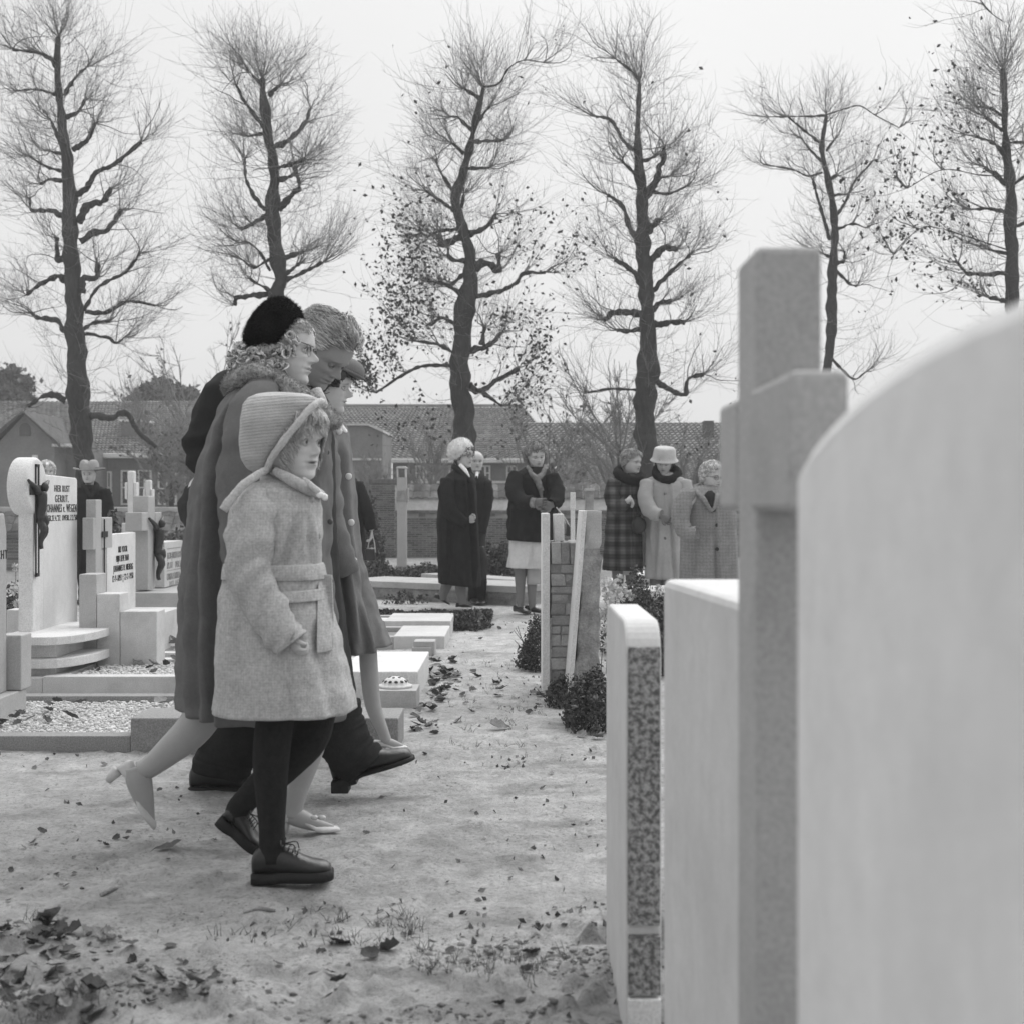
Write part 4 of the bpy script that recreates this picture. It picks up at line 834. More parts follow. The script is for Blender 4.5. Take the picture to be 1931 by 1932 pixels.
baretree('tangled bare bush at the right end of the left house roof', 395, 745, 32, 29, 1.0, 12, 500, nm='bare_bush', cat='bush')
baretree('small bare bush behind the women at the right wall', 1290, 800, 30, 27, .8, 8, nm='bare_bush', cat='bush')
def foliage_tree(label, xp, yp, rx, ry, d, seed, n=2600):
    g = np.random.RandomState(seed); cz = ZW(yp, d); X0 = XW(xp, d); sx, sz = rx/F*d, ry/F*d
    t = thing('leafy_tree', label, 'tree', (X0, d, 0)); V, Fc = tube([(X0, d, -.1), (X0, d, cz)], [.2, .12], 8, 5); mk('trunk', V, Fc, M_bark, t)
    u = g.normal(0, 1, (n, 3)); u /= np.linalg.norm(u, axis=1, keepdims=True); r = g.uniform(.25, 1, n)**.5
    k = 1+.35*np.sin(u[:, 0]*5+seed)*np.cos(u[:, 2]*6+seed)+.15*g.normal(0, 1, n)
    P = np.array([X0, d, cz])+u*(r*k)[:, None]*np.array([sx, sx, sz])
    leaf_mesh(P, .13, g, M_farleaf, 'crown', t, kind='stuff', tone=(.5, 1.3))
foliage_tree('dark bushy tree over the roofs at the far left', 10, 742, 52, 48, 50, 31)
foliage_tree('bushy round tree top over the roof ridge left of the dark coat', 296, 752, 48, 32, 50, 32)
foliage_tree('lower bushy tree over the roof ridge next to the round tree top', 362, 765, 40, 26, 52, 33)

# ------------------------------------------------------------------ shrubs, hedge, flowers
def shrub(name, label, cx_, cy_, rx, ry, rz, n, seed, size=.012, m=M_dleaf, z0=0, cat='bush', flat=False, tone=(.4, 1.6), stems=14, group=None):
    g = np.random.RandomState(seed); t = thing(name, label, cat, (cx_, cy_, 0), group)
    u = g.normal(0, 1, (n, 3)); u /= np.linalg.norm(u, axis=1, keepdims=True); u[:, 2] = np.abs(u[:, 2]); r = g.uniform(.3, 1, n)**.35
    k = 1+.12*np.sin(u[:, 0]*7+seed)+.08*g.normal(0, 1, n)
    if flat: u[:, :2] = g.uniform(-1, 1, (n, 2)); u[:, 2] = 1; r = np.ones(n); k = np.ones(n); P = np.array([cx_, cy_, z0])+np.stack([u[:, 0]*rx, u[:, 1]*ry, g.uniform(.1, 1, n)*rz*(1+.25*np.sin(u[:, 0]*9)*.5)], -1)
    else: P = np.array([cx_, cy_, z0])+u*(r*k)[:, None]*np.array([rx, ry, rz])
    leaf_mesh(P, size, g, m, 'foliage', t, kind='stuff', tone=tone)
    S = np.array([(cx_+g.uniform(-.5, .5)*rx, cy_+g.uniform(-.5, .5)*ry, z0-.01) for _ in range(stems)])
    Dv = np.stack([g.normal(0, .5, stems), g.normal(0, .5, stems), np.ones(stems)], -1)
    P1, R1 = shoots(S, Dv, [rz*1.0]*stems, .004, .002, 5, .1, .1, seed); v, f = ribbons(P1, R1); mk('stems', v, f, M_stem, t, kind='stuff')
    return t
shrub('clipped_shrub', 'dark round clipped shrub left of the brick headstone', XW(1022, 8.45), 8.5, .155, .2, .30, 5200, 41, .0095, cat='bush')
shrub('low_hedge', 'low clipped box hedge between the grave frames and the long tomb slab', XW(795, 12.0), 12.0, .62, .18, .075, 5200, 42, .016, flat=True, cat='hedge')
shrub('low_shrub', 'small box bush at the right end of the low hedge', XW(882, 11.3), 11.3, .2, .32, .13, 3200, 43, .015)
shrub('leafy_shrub', 'low leafy shrub at the foot of the rough stone', XW(1112, 6.35), 6.3, .13, .3, .24, 3800, 44, .011)
shrub('leafy_shrub', 'small leafy tuft between brick headstone and leaning slab', XW(1060, 6.75), 6.95, .07, .14, .14, 900, 45, .011)
shrub('leafy_shrub', 'dark spreading shrub right of the rough stone, before the pale tomb slab', XW(1205, 9.3), 9.3, .24, .35, .50, 5200, 46, .014, stems=30)
shrub('leafy_shrub', 'dark shrub tips behind the low granite-edged headstone', XW(1238, 8.2), 8.2, .16, .3, .38, 3200, 47, .013)
shrub('bushy_plant', 'dark leafy bush against the wall left of the white skirt', XW(926, 19), 19, .42, .4, .48, 2600, 48, .032)
shrub('bushy_plant', 'low bushes at the foot of the wall left of the wayside post', XW(690, 17.5), 17.5, .55, .4, .26, 2400, 49, .026)
shrub('bushy_plant', 'ivy-like bush climbing the wall pier behind the black handbag', XW(692, 22), 22, .3, .3, 1.05, 1500, 50, .035)
shrub('bushy_plant', 'low leafy plants at the wall foot right of the wayside post', XW(800, 18.5), 18.5, .35, .3, .2, 1500, 51, .022)
shrub('bushy_plant', 'small scruffy weeds growing over the edge of the long tomb slab', XW(765, 14.0), 13.9, .22, .1, .14, 160, 52, .02)
shrub('bushy_plant', 'dark planting behind the gap between the two left headstones', XW(28, 9.6), 9.6, .2, .3, .42, 1500, 53, .02)
shrub('bushy_plant', 'dark bush behind the stone cross, left of the small white cross', XW(222, 13.5), 13.5, .2, .2, .86, 1400, 54, .03)
shrub('bushy_plant', 'grey ivy growing on the low wall behind the bronze figure', XW(325, 17), 17, .5, .3, .72, 2600, 55, .035, tone=(.8, 3.4))
def blooms(label, pts, r, seed, z_stem=0, group=None):
    g = random.Random(seed); t = thing('flower_pot_plant', label, 'flowers', (pts[0][0], pts[0][1], 0), group)
    for p in pts:
        q = MB(); c = Vector(p)
        for i in range(46):
            u = Vector((g.gauss(0, 1), g.gauss(0, 1), g.gauss(0, 1))).normalized(); s_ = u.cross(Vector((.3, .5, .8))).normalized()*r*.2
            a = c+u*r*.3; b_ = c+u*r*g.uniform(.85, 1.1); q.add([a-s_, a+s_, b_+s_*.7, b_+u*r*.1, b_-s_*.7], [(0, 1, 2, 3, 4)], 0, g.uniform(.75, 1.1))
        q.build('flower', M_flower, t, smooth=False)
    q = MB()
    for p in pts: V, Fc = tube([(p[0]+g.uniform(-.03, .03), p[1], z_stem), (p[0], p[1], p[2])], [.003, .002], 5); q.add(V, Fc)
    q.build('stems', M_stem, t)['kind'] = 'stuff'
def bl(pl, d): return [(XW(x, d+dd), d+dd, ZW(y, d+dd)) for x, y, dd in pl]
blooms('white chrysanthemums low between the two left headstones', bl([(26, 1113, 0), (35, 1108, .05), (33, 1138, -.05), (42, 1143, .02), (30, 1092-22, .9)], 9.3), .035, 61)
blooms('white chrysanthemums crowding behind the rough stone', bl([(1143, 1105, 0), (1152, 1098, .1), (1160, 1112, .05), (1147, 1128, 0), (1156, 1135, .1), (1150, 1152, -.1), (1162, 1150, .1), (1146, 1182, -.4), (1155, 1195, -.4), (1146, 1215, -.5), (1140, 1160, 0), (1166, 1128, .2)], 8.3), .042, 62)
blooms('few white flowers among the dark shrub near the plaid coat', bl([(1183, 1118, 0), (1177, 1108, .1), (1190, 1125, 0), (1168, 1090, .2), (1272-30, 1110, .2)], 9.1), .03, 63)
# ------------------------------------------------------------------ people: toolkit
PZ = [0, .04, .08, .12, .16, .20, .24, .28, .33, .40, .46, .50, .56, .62, .70, .78, .86, .93, .975, 1.0]
PF = [.24, .355, .395, .385, .372, .392, .388, .402, .385, .40, .398, .390, .432, .435, .425, .395, .335, .235, .13, .0]
PB = [.10, .02, -.06, -.13, -.20, -.26, -.30, -.33, -.365, -.40, -.43, -.45, -.465, -.47, -.465, -.43, -.36, -.25, -.14, -.0]
PW = [.12, .165, .20, .225, .247, .265, .28, .29, .305, .325, .335, .338, .342, .345, .34, .32, .27, .19, .11, .0]
NZ = [.30, .335, .355, .375, .40, .43, .47, .51, .55]; NV = [0, .03, .105, .125, .12, .092, .055, .022, 0]
_zf = np.linspace(0, 1, 401)
def _sm(v, sg=7):
    k = np.exp(-(np.arange(-3*sg, 3*sg+1)/sg)**2/2); k /= k.sum(); a = np.interp(_zf, PZ, v); b_ = np.concatenate([2*a[0]-a[3*sg:0:-1], a, 2*a[-1]-a[-2:-3*sg-2:-1]]); return np.convolve(b_, k, 'valid')
PF, PB, PW = _sm(PF), _sm(PB), _sm(PW, 5); PW[-1] = PF[-1] = PB[-1] = 0; PZ = _zf
NOSE, JAW = 1.0, 1.0
def hsurf(z, th, feat=1.0, off=0.0):
    """head surface in head heights: z 0 chin..1 crown, th 0 = face"""
    xf, xb, w_ = np.interp(z, PZ, PF), np.interp(z, PZ, PB), np.interp(z, PZ, PW)*(1+(JAW-1)*np.exp(-((z-.2)/.17)**2)); cx = -.04
    c, s = np.cos(th), np.sin(th); cxz = np.maximum(cx, xb*.0+cx)
    x = np.where(c > 0, cx+(xf-cx)*np.abs(c)**.82, cx+(xb-cx)*np.abs(c)**.9); y = w_*np.sign(s)*np.abs(s)**.88
    if feat:
        fm = np.clip((c-.05)/.4, 0, 1)*feat; G = lambda v, m, sg: np.exp(-((v-m)/sg)**2); ay = np.abs(y)
        x = x+fm*NOSE*np.interp(z, NZ, NV)*G(y, 0, .028+.035*np.clip((.42-z)/.1, 0, 1))
        x = x+fm*.03*G(ay, .055, .022)*G(z, .352, .022)
        x = x-fm*.058*G(ay, .135, .062)*G(z, .495, .045)-fm*.02*G(ay, .05, .03)*G(z, .49, .03)
        x = x+fm*.016*G(ay, .14, .09)*G(z, .572, .025)
        x = x+fm*.022*G(ay, .19, .06)*G(z, .40, .06)
        x = x+fm*(.028*G(z, .272, .014)-.030*G(z, .248, .009)+.032*G(z, .222, .016)-.02*G(z, .175, .02))*G(y, 0, .085)
        x = x-fm*.012*G(ay, .12, .03)*G(z, .25, .05)
    if off is not 0:
        r = np.stack([x-cx, y, (z-.52)*.8], -1); r = r/(np.linalg.norm(r, axis=-1, keepdims=True)+1e-9)
        return x+r[..., 0]*off, y+r[..., 1]*off, z+r[..., 2]*off
    return x, y, z
class Head:
    def __init__(s, x, ytop, ybot, d, yaw=0, pitch=0, roll=0, wide=1.0):
        s.C = W(x, (ytop+ybot)/2, d); s.H = (ybot-ytop)/F*d; s.d = d; s.wide = wide
        r = math.radians
        s.Rz = Matrix.Rotation(r(yaw), 3, 'Z'); s.R = s.Rz @ Matrix.Rotation(r(pitch), 3, 'Y') @ Matrix.Rotation(r(roll), 3, 'X'); s.Rn = np.array(s.R)
    def T(s, x, y, z):
        P = np.stack([np.asarray(x, float), np.asarray(y, float)*s.wide, np.asarray(z, float)-.5], -1)*s.H
        return P @ s.Rn.T+np.array(s.C)
    def p(s, x, y, z): return Vector(s.T(x, y, z))
def sstep(a, b, x): t = np.clip((x-a)/(b-a), 0, 1); return t*t*(3-2*t)
def head_mesh(q, h, brow=.45, lips=.62, old=0, eye_down=False, mouth_open=0, hi=True):
    nz_, na = (72, 96) if hi else (44, 60)
    zz = np.concatenate([np.linspace(0, .62, int(nz_*.7)), np.linspace(.63, 1, nz_-int(nz_*.7))]); u = np.linspace(-1, 1, na, endpoint=False); th = math.pi*np.sign(u)*np.abs(u)**1.3
    Zg, Tg = np.meshgrid(zz, th, indexing='ij'); x, y, z = hsurf(Zg, Tg); ay = np.abs(y); G = lambda v, m, sg: np.exp(-((v-m)/sg)**2)
    front = np.clip(np.cos(Tg)*3, 0, 1); tone = np.ones_like(x)
    tone -= front*(1-lips)*np.clip(G(z, .247, .028)*G(y, 0, .075)*1.3, 0, 1)
    tone -= front*.5*G(z, .248, .0075)*G(y, 0, .09)
    tone -= front*(1-brow)*np.clip(1.5*G(z, .583+.02*np.clip((ay-.1)/.1, -1, 1)*-1, .013)*G(ay, .135, .07), 0, 1)
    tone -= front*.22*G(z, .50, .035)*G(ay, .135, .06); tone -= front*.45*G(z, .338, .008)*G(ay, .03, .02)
    tone += front*.05*G(ay, .18, .07)*G(z, .38, .06)
    if old:
        tone -= front*old*(.14*G(ay-.04, .08+.35*(.38-z), .012)*np.clip((z-.2)*8, 0, 1)*np.clip((.40-z)*12, 0, 1)+.12*G(z, .455, .01)*G(ay, .14, .05))
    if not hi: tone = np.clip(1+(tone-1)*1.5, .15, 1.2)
    P = h.T(x, y, z); q.add(P.reshape(-1, 3), grid_faces(len(zz), na), 0, tone.ravel().tolist())
    q.add([h.p(.09, 0, -.01)]+[tuple(v) for v in P[0]], [(0, 1+(j+1) % na, 1+j) for j in range(na)], 0, 1.0)
    for sg in (-1, 1):   # ears
        V, Fc = [], []; nr = 7
        for i in range(nr+1):
            for j in range(14):
                a = 2*math.pi*j/14; f = i/nr; r = math.sin(f*math.pi*.93+.05); dep = -.018+.05*f*(1 if f < .8 else .86)
                V.append(h.p(-.045+.045*r*math.cos(a)-.02*math.sin(a)*r, sg*(.325+dep), .455+.088*r*math.sin(a)+.0))
        q.add(V, grid_faces(nr+1, 14), 0, .92)
    for sg in (-1, 1):   # eyes and lids
        e = (.332, sg*.128, .498); r = .052; V = []; T = []
        for i in range(11):
            ph = math.pi*i/10
            for j in range(14):
                a = 2*math.pi*j/14; dx, dy, dz = math.cos(ph), math.sin(ph)*math.cos(a), math.sin(ph)*math.sin(a)
                V.append(h.p(e[0]+r*dx, e[1]+r*dy, e[2]+r*dz)); T.append(.06 if ph < .55 else 1.0)
        q.add(V, grid_faces(11, 14), 1, T)
        lo = -.012 if eye_down else .016
        for zz0, amp, rad, tn in ((lo, .022, .0085, .35), (-.02, -.012, .006, .8)):
            pts = [h.p(e[0]+math.sqrt(max(0, (r+.006)**2-(.046*u_)**2-(zz0+amp*(1-u_*u_))**2)), e[1]+.046*u_, e[2]+zz0+amp*(1-u_*u_)) for u_ in np.linspace(-1.1, 1.1, 9)]
            V, Fc = tube(pts, [rad*h.H*k for k in (.4, .8, 1, 1, 1, 1, 1, .8, .4)], 6); q.add(V, Fc, 0, tn)
        V, Fc = lump(h.p(e[0]-.004, e[1], e[2]+.035+(0 if not eye_down else -.02)), (r*1.04*h.H, r*1.12*h.H, .034*h.H*(1.5 if eye_down else 1)), 12, 8, 0, R=h.R); q.add(V, Fc, 0, .88)
def neck(q, h, base, r=.21, rb=.26):
    a = h.p(-.10, 0, .33); b_ = h.p(-.13, 0, .06); c = Vector(base)
    V, Fc = tube([a, b_, b_.lerp(c, .5), c, c+(c-b_).normalized()*.06], [r*h.H*.92, r*h.H, r*h.H*1.03, rb*h.H, rb*h.H*1.3], 20, 14); q.add(V, Fc, 0, .93)
HL_W = [(0, .84), (35, .80), (60, .66), (75, .50), (95, .40), (125, .22), (180, .10)]
HL_SHORT = [(0, .83), (40, .80), (62, .68), (78, .55), (92, .50), (110, .30), (180, .16)]
def hairline(th, HL): return np.interp(np.abs(np.degrees(th)), [a for a, _ in HL], [b for _, b in HL])
def hair(t, h, m, HL=HL_W, thick=.06, nstr=1200, slen=.35, flow='back', curl=0, seed=1, lift=.03, vol=None, wid=.004, lo=-.02, zmax=1.0, tonev=(.6, 1.4), amp=.25):
    g = np.random.RandomState(seed); nz_, na = 46, 64
    zz = np.linspace(lo+.02, 1, nz_); th = np.linspace(-math.pi, math.pi, na, endpoint=False); Zg, Tg = np.meshgrid(zz, th, indexing='ij')
    hl = hairline(Tg, HL); hl = hl+.035*np.sin(Tg*11+seed)*np.cos(Tg*5); mk_ = sstep(-.05, .12, Zg-hl)
    nn = np.array([[noise.noise(Vector((math.cos(b_)*2.4+seed, math.sin(b_)*2.4, a*5))) for b_ in th] for a in zz])
    vv = 1.0 if vol is None else vol(Zg, Tg)
    o_ = mk_*thick*(1+amp*2.2*nn)*vv-(1-mk_)*.05
    x, y, z = hsurf(np.clip(Zg, 0, 1), Tg, 0, o_); P = h.T(x, y, z)
    tn = 1+.5*nn; q = MB(); q.add(P.reshape(-1, 3), grid_faces(nz_, na), 0, tn.ravel().tolist()); o = q.build('hair', m, t)
    # strands
    z0 = g.uniform(max(lo, 0), zmax, nstr*3); t0 = g.uniform(-math.pi, math.pi, nstr*3); ok = z0 > hairline(t0, HL)-g.uniform(-.01, .05, len(z0)); z0, t0 = z0[ok][:nstr], t0[ok][:nstr]; n = len(z0); K = 7
    st = np.zeros((n, K, 3)); zc, tc_ = z0.copy(), t0.copy(); ph = g.uniform(0, 6.28, n); cr_ = curl*g.uniform(.5, 1.4, n)
    for k in range(K):
        f = k/(K-1); vv_ = 1.0 if vol is None else vol(zc, tc_)
        o_ = thick*vv_*(.95)+lift*f*vv_*g.uniform(.2, 1.0, n)+cr_*np.sin(ph+f*9); x, y, z = hsurf(np.clip(zc, 0, 1), tc_, 0, o_+.004)
        st[:, k] = h.T(x, y, z); stp = slen/K*g.uniform(.7, 1.3, n)
        if flow == 'back': tc_ = tc_+np.sign(tc_+1e-6)*stp*1.9*np.clip(1.2-np.abs(tc_)/3.2, .1, 1); zc = zc-stp*.25*np.clip((np.abs(tc_)-1)/1.2, -.6, 1)
        elif flow == 'down': zc = zc-stp*.9; tc_ = tc_+g.normal(0, .04, n)
        elif flow == 'fringe': zc = zc-stp*.9*(np.abs(tc_) < 9); tc_ = tc_*(1-.04)
        zc = zc+cr_*2.2*np.cos(ph+f*8); tc_ = tc_+cr_*3.0*np.sin(ph*1.7+f*8)
    R = np.repeat((np.array([.9, 1, 1, 1, .85, .6, .25])*wid*h.H/.22)[None], n, 0)*g.uniform(.6, 1.3, (n, 1))
    v, f = ribbons(st, R*.5); mk('strands', v, f, m, o, tone=np.repeat(g.uniform(*tonev, n), K*3), kind='stuff')
    return o
def curls(t, m, pts, r, n, seed, name='curls', rw=.0032):
    g = np.random.RandomState(seed); S = []; K = 13
    for i in range(n):
        c = np.array(pts[g.randint(len(pts))])+g.normal(0, r*.6, 3); ax = g.normal(0, 1, 3); ax /= np.linalg.norm(ax); a = np.cross(ax, g.normal(0, 1, 3)); a /= np.linalg.norm(a); b_ = np.cross(ax, a)
        rr_ = r*g.uniform(.5, 1.1); f = np.linspace(0, 1, K)[:, None]; an = g.uniform(0, 6.28)+f*g.uniform(5, 9)
        for k in range(3): S.append(c+(a*np.cos(an)+b_*np.sin(an))*(rr_*(1-.15*k))*(1-.3*f)+ax*(f-.5)*r*1.2+g.normal(0, r*.06, 3))
    S = np.array(S); R = np.repeat((np.concatenate([[.5], np.ones(K-3), [.7, .3]])*rw)[None], len(S), 0)
    v, f = ribbons(S, R); return mk(name, v, f, m, t, tone=np.repeat(g.uniform(.55, 1.5, len(S)), K*3), kind='stuff')
def fur(t, name, P, N_, m, L, seed, rw=.0012, jit=.5, tone=(.6, 1.4)):
    g = np.random.RandomState(seed); n = len(P); N_ = N_+g.normal(0, jit, N_.shape); N_ /= np.linalg.norm(N_, axis=1, keepdims=True)
    S = np.stack([P, P+N_*L*.5, P+N_*L*.95+g.normal(0, L*.2, N_.shape)], 1); R = np.repeat(np.array([[1, .8, .25]])*rw, n, 0)
    v, f = ribbons(S, R); return mk(name, v, f, m, t, tone=np.repeat(g.uniform(*tone, n), 9), kind='stuff')
def surf_pts(V, Fc, n, seed):
    g = np.random.RandomState(seed); V = np.array([tuple(v) for v in V]); Q = np.array([f[:3] for f in Fc]); k = Q[g.randint(len(Q), size=n)]
    a, b_, c = V[k[:, 0]], V[k[:, 1]], V[k[:, 2]]; u, v = g.uniform(0, 1, (n, 1)), g.uniform(0, 1, (n, 1)); P = a+(b_-a)*u+(c-a)*v*.7
    N_ = np.cross(b_-a, c-a); N_ /= np.linalg.norm(N_, axis=1, keepdims=True)+1e-9; ctr = V.mean(0); s = np.sign(((P-ctr)*N_).sum(1)); return P, N_*s[:, None]
class Coat:
    """lofted garment; rows (row, left, right, depth in metres, tilt) read at distance d"""
    def __init__(s, d, rows, sup=2.35):
        s.d = d; s.sup = sup; R = [tuple(r)+(0,)*(5-len(r)) for r in rows]; s.y = np.array([r[0] for r in R], float)
        s.c = np.array([(XW((r[1]+r[2])/2, d), (r[2]-r[1])/2/F*d, r[3]/2, r[4]/F*d) for r in R])
    def at(s, y): return [float(np.interp(y, s.y, s.c[:, k])) for k in range(4)]
    def ring(s, y, a, k=1.0):
        cx, rx, ry, tl = s.at(y); e = 2/s.sup; ca, sa = math.cos(a), math.sin(a); x = abs(ca)**e*(1 if ca > 0 else -1); yy = abs(sa)**e*(1 if sa > 0 else -1)
        return Vector((cx+rx*k*x, s.d+ry*k*yy, ZW(y, s.d)-tl*x))
    def near(s, px, y, off=0):
        cx, rx, ry, tl = s.at(y); dd = s.d-ry*.8; X = XW(px, dd); u = min(.995, abs((X-cx)/rx)); return Vector((X, s.d-ry*(1-u**s.sup)**(1/s.sup)-off, ZW(y, dd)))
    def build(s, t, name, m, fold=.02, seed=1, n=88, nr=80, hem=True, y0=None, y1=None, k=1.0, wr=.006, freq=2.2, start=.15, crease=(), grooves=()):
        ya, yb = (y0 if y0 is not None else s.y[0]), (y1 if y1 is not None else s.y[-1]); V = []
        base = np.linspace(0, len(s.y)-1, nr); A = crom(np.hstack([s.y[:, None], s.c]), nr)
        ys_ = A[:, 0] if y0 is None else np.linspace(ya, yb, nr)
        for i, y in enumerate(ys_):
            f = (y-s.y[0])/(s.y[-1]-s.y[0]); am = fold*(max(0, f-start)/(1-start))**1.1
            for j in range(n):
                a = 2*math.pi*j/n; p = s.ring(y, a, k); ca, sa = math.cos(a), math.sin(a)
                r = am*(noise.noise(Vector((ca*freq+seed, sa*freq, f*1.1)))*1.3+.6*noise.noise(Vector((ca*freq*2.3, sa*freq*2.3+seed, f*1.6))))
                r += wr*noise.noise(Vector((p.x*9+p.z*5+seed, p.y*9, p.z*16-p.x*6)))+wr*.4*noise.noise(p*38)
                if sa < 0.2:
                    xp = C0+p.x/p.y*F
                    for pl, dep_, wd_ in grooves:
                        if pl[0][0]-20 < y < pl[-1][0]+20: xg = np.interp(y, [u[0] for u in pl], [u[1] for u in pl]); e_ = min(1, max(0, (y-pl[0][0]+20)/40), max(0, (pl[-1][0]+20-y)/30)); r -= dep_*e_*(math.exp(-((xp-xg)/wd_)**2)-.45*math.exp(-((xp-xg-2.2*wd_)/wd_)**2)-.45*math.exp(-((xp-xg+2.2*wd_)/wd_)**2))
                for (cy_, cr_, ca0) in crease: r -= cr_*math.exp(-((y-cy_-18*math.sin(a*2+ca0))/9)**2)
                V.append(p+Vector((ca, sa, 0))*r)
        Fc = grid_faces(len(ys_), n); mi = [0]*len(Fc)
        if hem:
            b_ = len(V); lastr = V[-n:]
            cxm = sum((v for v in lastr), Vector())/n
            for dz, kk in ((-.004, .975), (.0, .90), (.09, .82), (.14, .1)):
                for v in lastr: w_ = cxm+(v-cxm)*kk; V.append(Vector((w_.x, w_.y, v.z+dz)))
            Fc += [(b_-n+i*n+j, b_-n+i*n+(j+1) % n, b_-n+(i+1)*n+(j+1) % n, b_-n+(i+1)*n+j) for i in range(4) for j in range(n)]
        b0 = len(V); V.append(sum((v for v in V[:n]), Vector())/n); Fc += [(b0, (j+1) % n, j) for j in range(n)]
        return mk(name, V, Fc, m, t)
    def patch(s, t, name, m, poly, th=.007, nu=14, nv=8):
        """thin raised piece lying on the near side; poly = top edge pts, bottom edge pts (px)"""
        (a, b_), (c, d_) = poly; V = []
        for off in (th, -.004):
            for i in range(nv+1):
                for j in range(nu+1):
                    u, v = j/nu, i/nv; x = (a[0]*(1-u)+b_[0]*u)*(1-v)+(c[0]*(1-u)+d_[0]*u)*v; y = (a[1]*(1-u)+b_[1]*u)*(1-v)+(c[1]*(1-u)+d_[1]*u)*v
                    V.append(s.near(x, y, off))
        N_ = (nu+1)*(nv+1); Fc = []
        for i in range(nv):
            for j in range(nu): k = i*(nu+1)+j; Fc += [(k, k+1, k+nu+2, k+nu+1), (N_+k, N_+k+nu+1, N_+k+nu+2, N_+k+1)]
        rim = [j for j in range(nu+1)]+[i*(nu+1)+nu for i in range(1, nv+1)]+[nv*(nu+1)+j for j in range(nu-1, -1, -1)]+[i*(nu+1) for i in range(nv-1, 0, -1)]
        for i in range(len(rim)): p_, r_ = rim[i], rim[(i+1) % len(rim)]; Fc.append((p_, N_+p_, N_+r_, r_))
        return mk(name, V, Fc, m, t, bevel=.002)
    def button(s, t, x, y, r=.011, m=None, off=.004):
        q = MB(); c = s.near(x, y, off); V, Fc = lump(c, (r, r*.35, r), 12, 6, 0); q.add(V, Fc); return q.build('button', m or M_button, t)
def sleeve(t, d, pts, m, seed=1, name='sleeve', amp=.22, cuff=True, n=34, fold=.012):
    """pts: (col, row, dy, radius px)"""
    P = [W(x, y, d+dy) for x, y, dy, r in pts]; R = [r/F*(d+dy) for x, y, dy, r in pts]
    V, Fc = tube(P, R, 22, n, amp=amp*.35, freq=9, seed=seed, fold=fold, cap=False)
    A = V[-22:]; c = sum(A, Vector())/22; dirv = (P[-1]-P[-2]).normalized(); b_ = len(V)
    for k, dz in ((.9, .002), (.82, -.03), (.05, -.035)): V += [c+(v-c)*k+dirv*dz for v in A]
    Fc += [(b_-22+i*22+j, b_-22+i*22+(j+1) % 22, b_-22+(i+1)*22+(j+1) % 22, b_-22+(i+1)*22+j) for i in range(3) for j in range(22)]
    V0 = V[:22]; c0 = sum(V0, Vector())/22; V.append(c0+(P[0]-P[1]).normalized()*R[0]*.5); k0 = len(V)-1; Fc += [(k0, (j+1) % 22, j) for j in range(22)]
    return mk(name, V, Fc, m, t)
def limb(q, d, pts, m=0, tone=1.0, ns=16, n=24):
    P = [W(x, y, d+dy) for x, y, dy, r in pts]; R = [r/F*(d+dy) for x, y, dy, r in pts]; V, Fc = tube(P, R, ns, n); q.add(V, Fc, m, tone)
def loop(t, name, pts, d, m, amp=.15, ns=12, n=60, flat=1, seed=0, fr=0, tone=None):
    """closed tube; pts (col, row, dy, radius px)"""
    P = [W(x, y, d+dy) for x, y, dy, r in pts]; R = [r/F*d for *_, r in pts]; P.append(P[0]); R.append(R[0])
    V, Fc = tube(P, R, ns, n, amp=amp, freq=14, seed=seed, flat=flat, cap=False)
    o = mk(name, V, Fc, m, t)
    if fr: Pp, N_ = surf_pts(V, Fc, fr, seed+3); fur(o, 'fur', Pp, N_, m, .009, seed, .0012, tone=(.75, 1.3))
    return o
def torso(q, d, x, y0, y1, r, m=0):
    V, Fc = tube([W(x, y0, d), W(x, y0+(y1-y0)*.12, d), W(x, y0+(y1-y0)*.5, d), W(x, y1, d)], [r*.5/F*d, r/F*d, r*.85/F*d, r/F*d], 14, 16); q.add(V, Fc, m, .9)
def hand(q, wr, dirv, nrm, L=.17, curl=.5, side=1, m=0, tone=1.0, w_=1.0):
    """palm and five bent fingers; side +1 puts the thumb on the +s side"""
    dv = Vector(dirv).normalized(); nv = Vector(nrm); nv = (nv-dv*nv.dot(dv)).normalized(); sv = dv.cross(nv); wr = Vector(wr); k = L/.18*w_
    V, Fc = tube([wr-dv*.02, wr, wr+dv*L*.2, wr+dv*L*.42, wr+dv*L*.5], [.022*k, .024*k, .036*k, .040*k, .030*k], 14, 12, flat=.42 if True else 1, up=tuple(nv)); q.add(V, Fc, m, tone)
    for i, (o, ln, st) in enumerate(((-.030, .30, .46), (-.010, .40, .50), (.010, .42, .50), (.029, .37, .47))):
        p = wr+dv*L*st+sv*o*k*side; a = .12+curl*.35+.08*i*curl; P = [p-dv*.012]; ln_ = ln*L; dd = dv
        P.append(p)
        for sgm, fr_ in enumerate((.45, .32, .25)):
            dd = (dv*math.cos(a)+nv*math.sin(a)).normalized(); p = p+dd*ln_*fr_; P.append(p); a += curl*(.75 if sgm == 0 else .6)
        V, Fc = tube(P, [.0095*k, .0095*k, .0088*k, .008*k, .0055*k], 8, 12); q.add(V, Fc, m, tone)
    p = wr+dv*L*.16+sv*.026*k*side; t1 = p+(dv*.75+sv*side*.65+nv*.2).normalized()*L*.20; t2 = t1+(dv*.95+sv*side*.2+nv*(.3+curl*.4)).normalized()*L*.17
    V, Fc = tube([p-dv*.01, p, t1, t2], [.012*k, .0135*k, .011*k, .0075*k], 8, 12); q.add(V, Fc, m, tone)
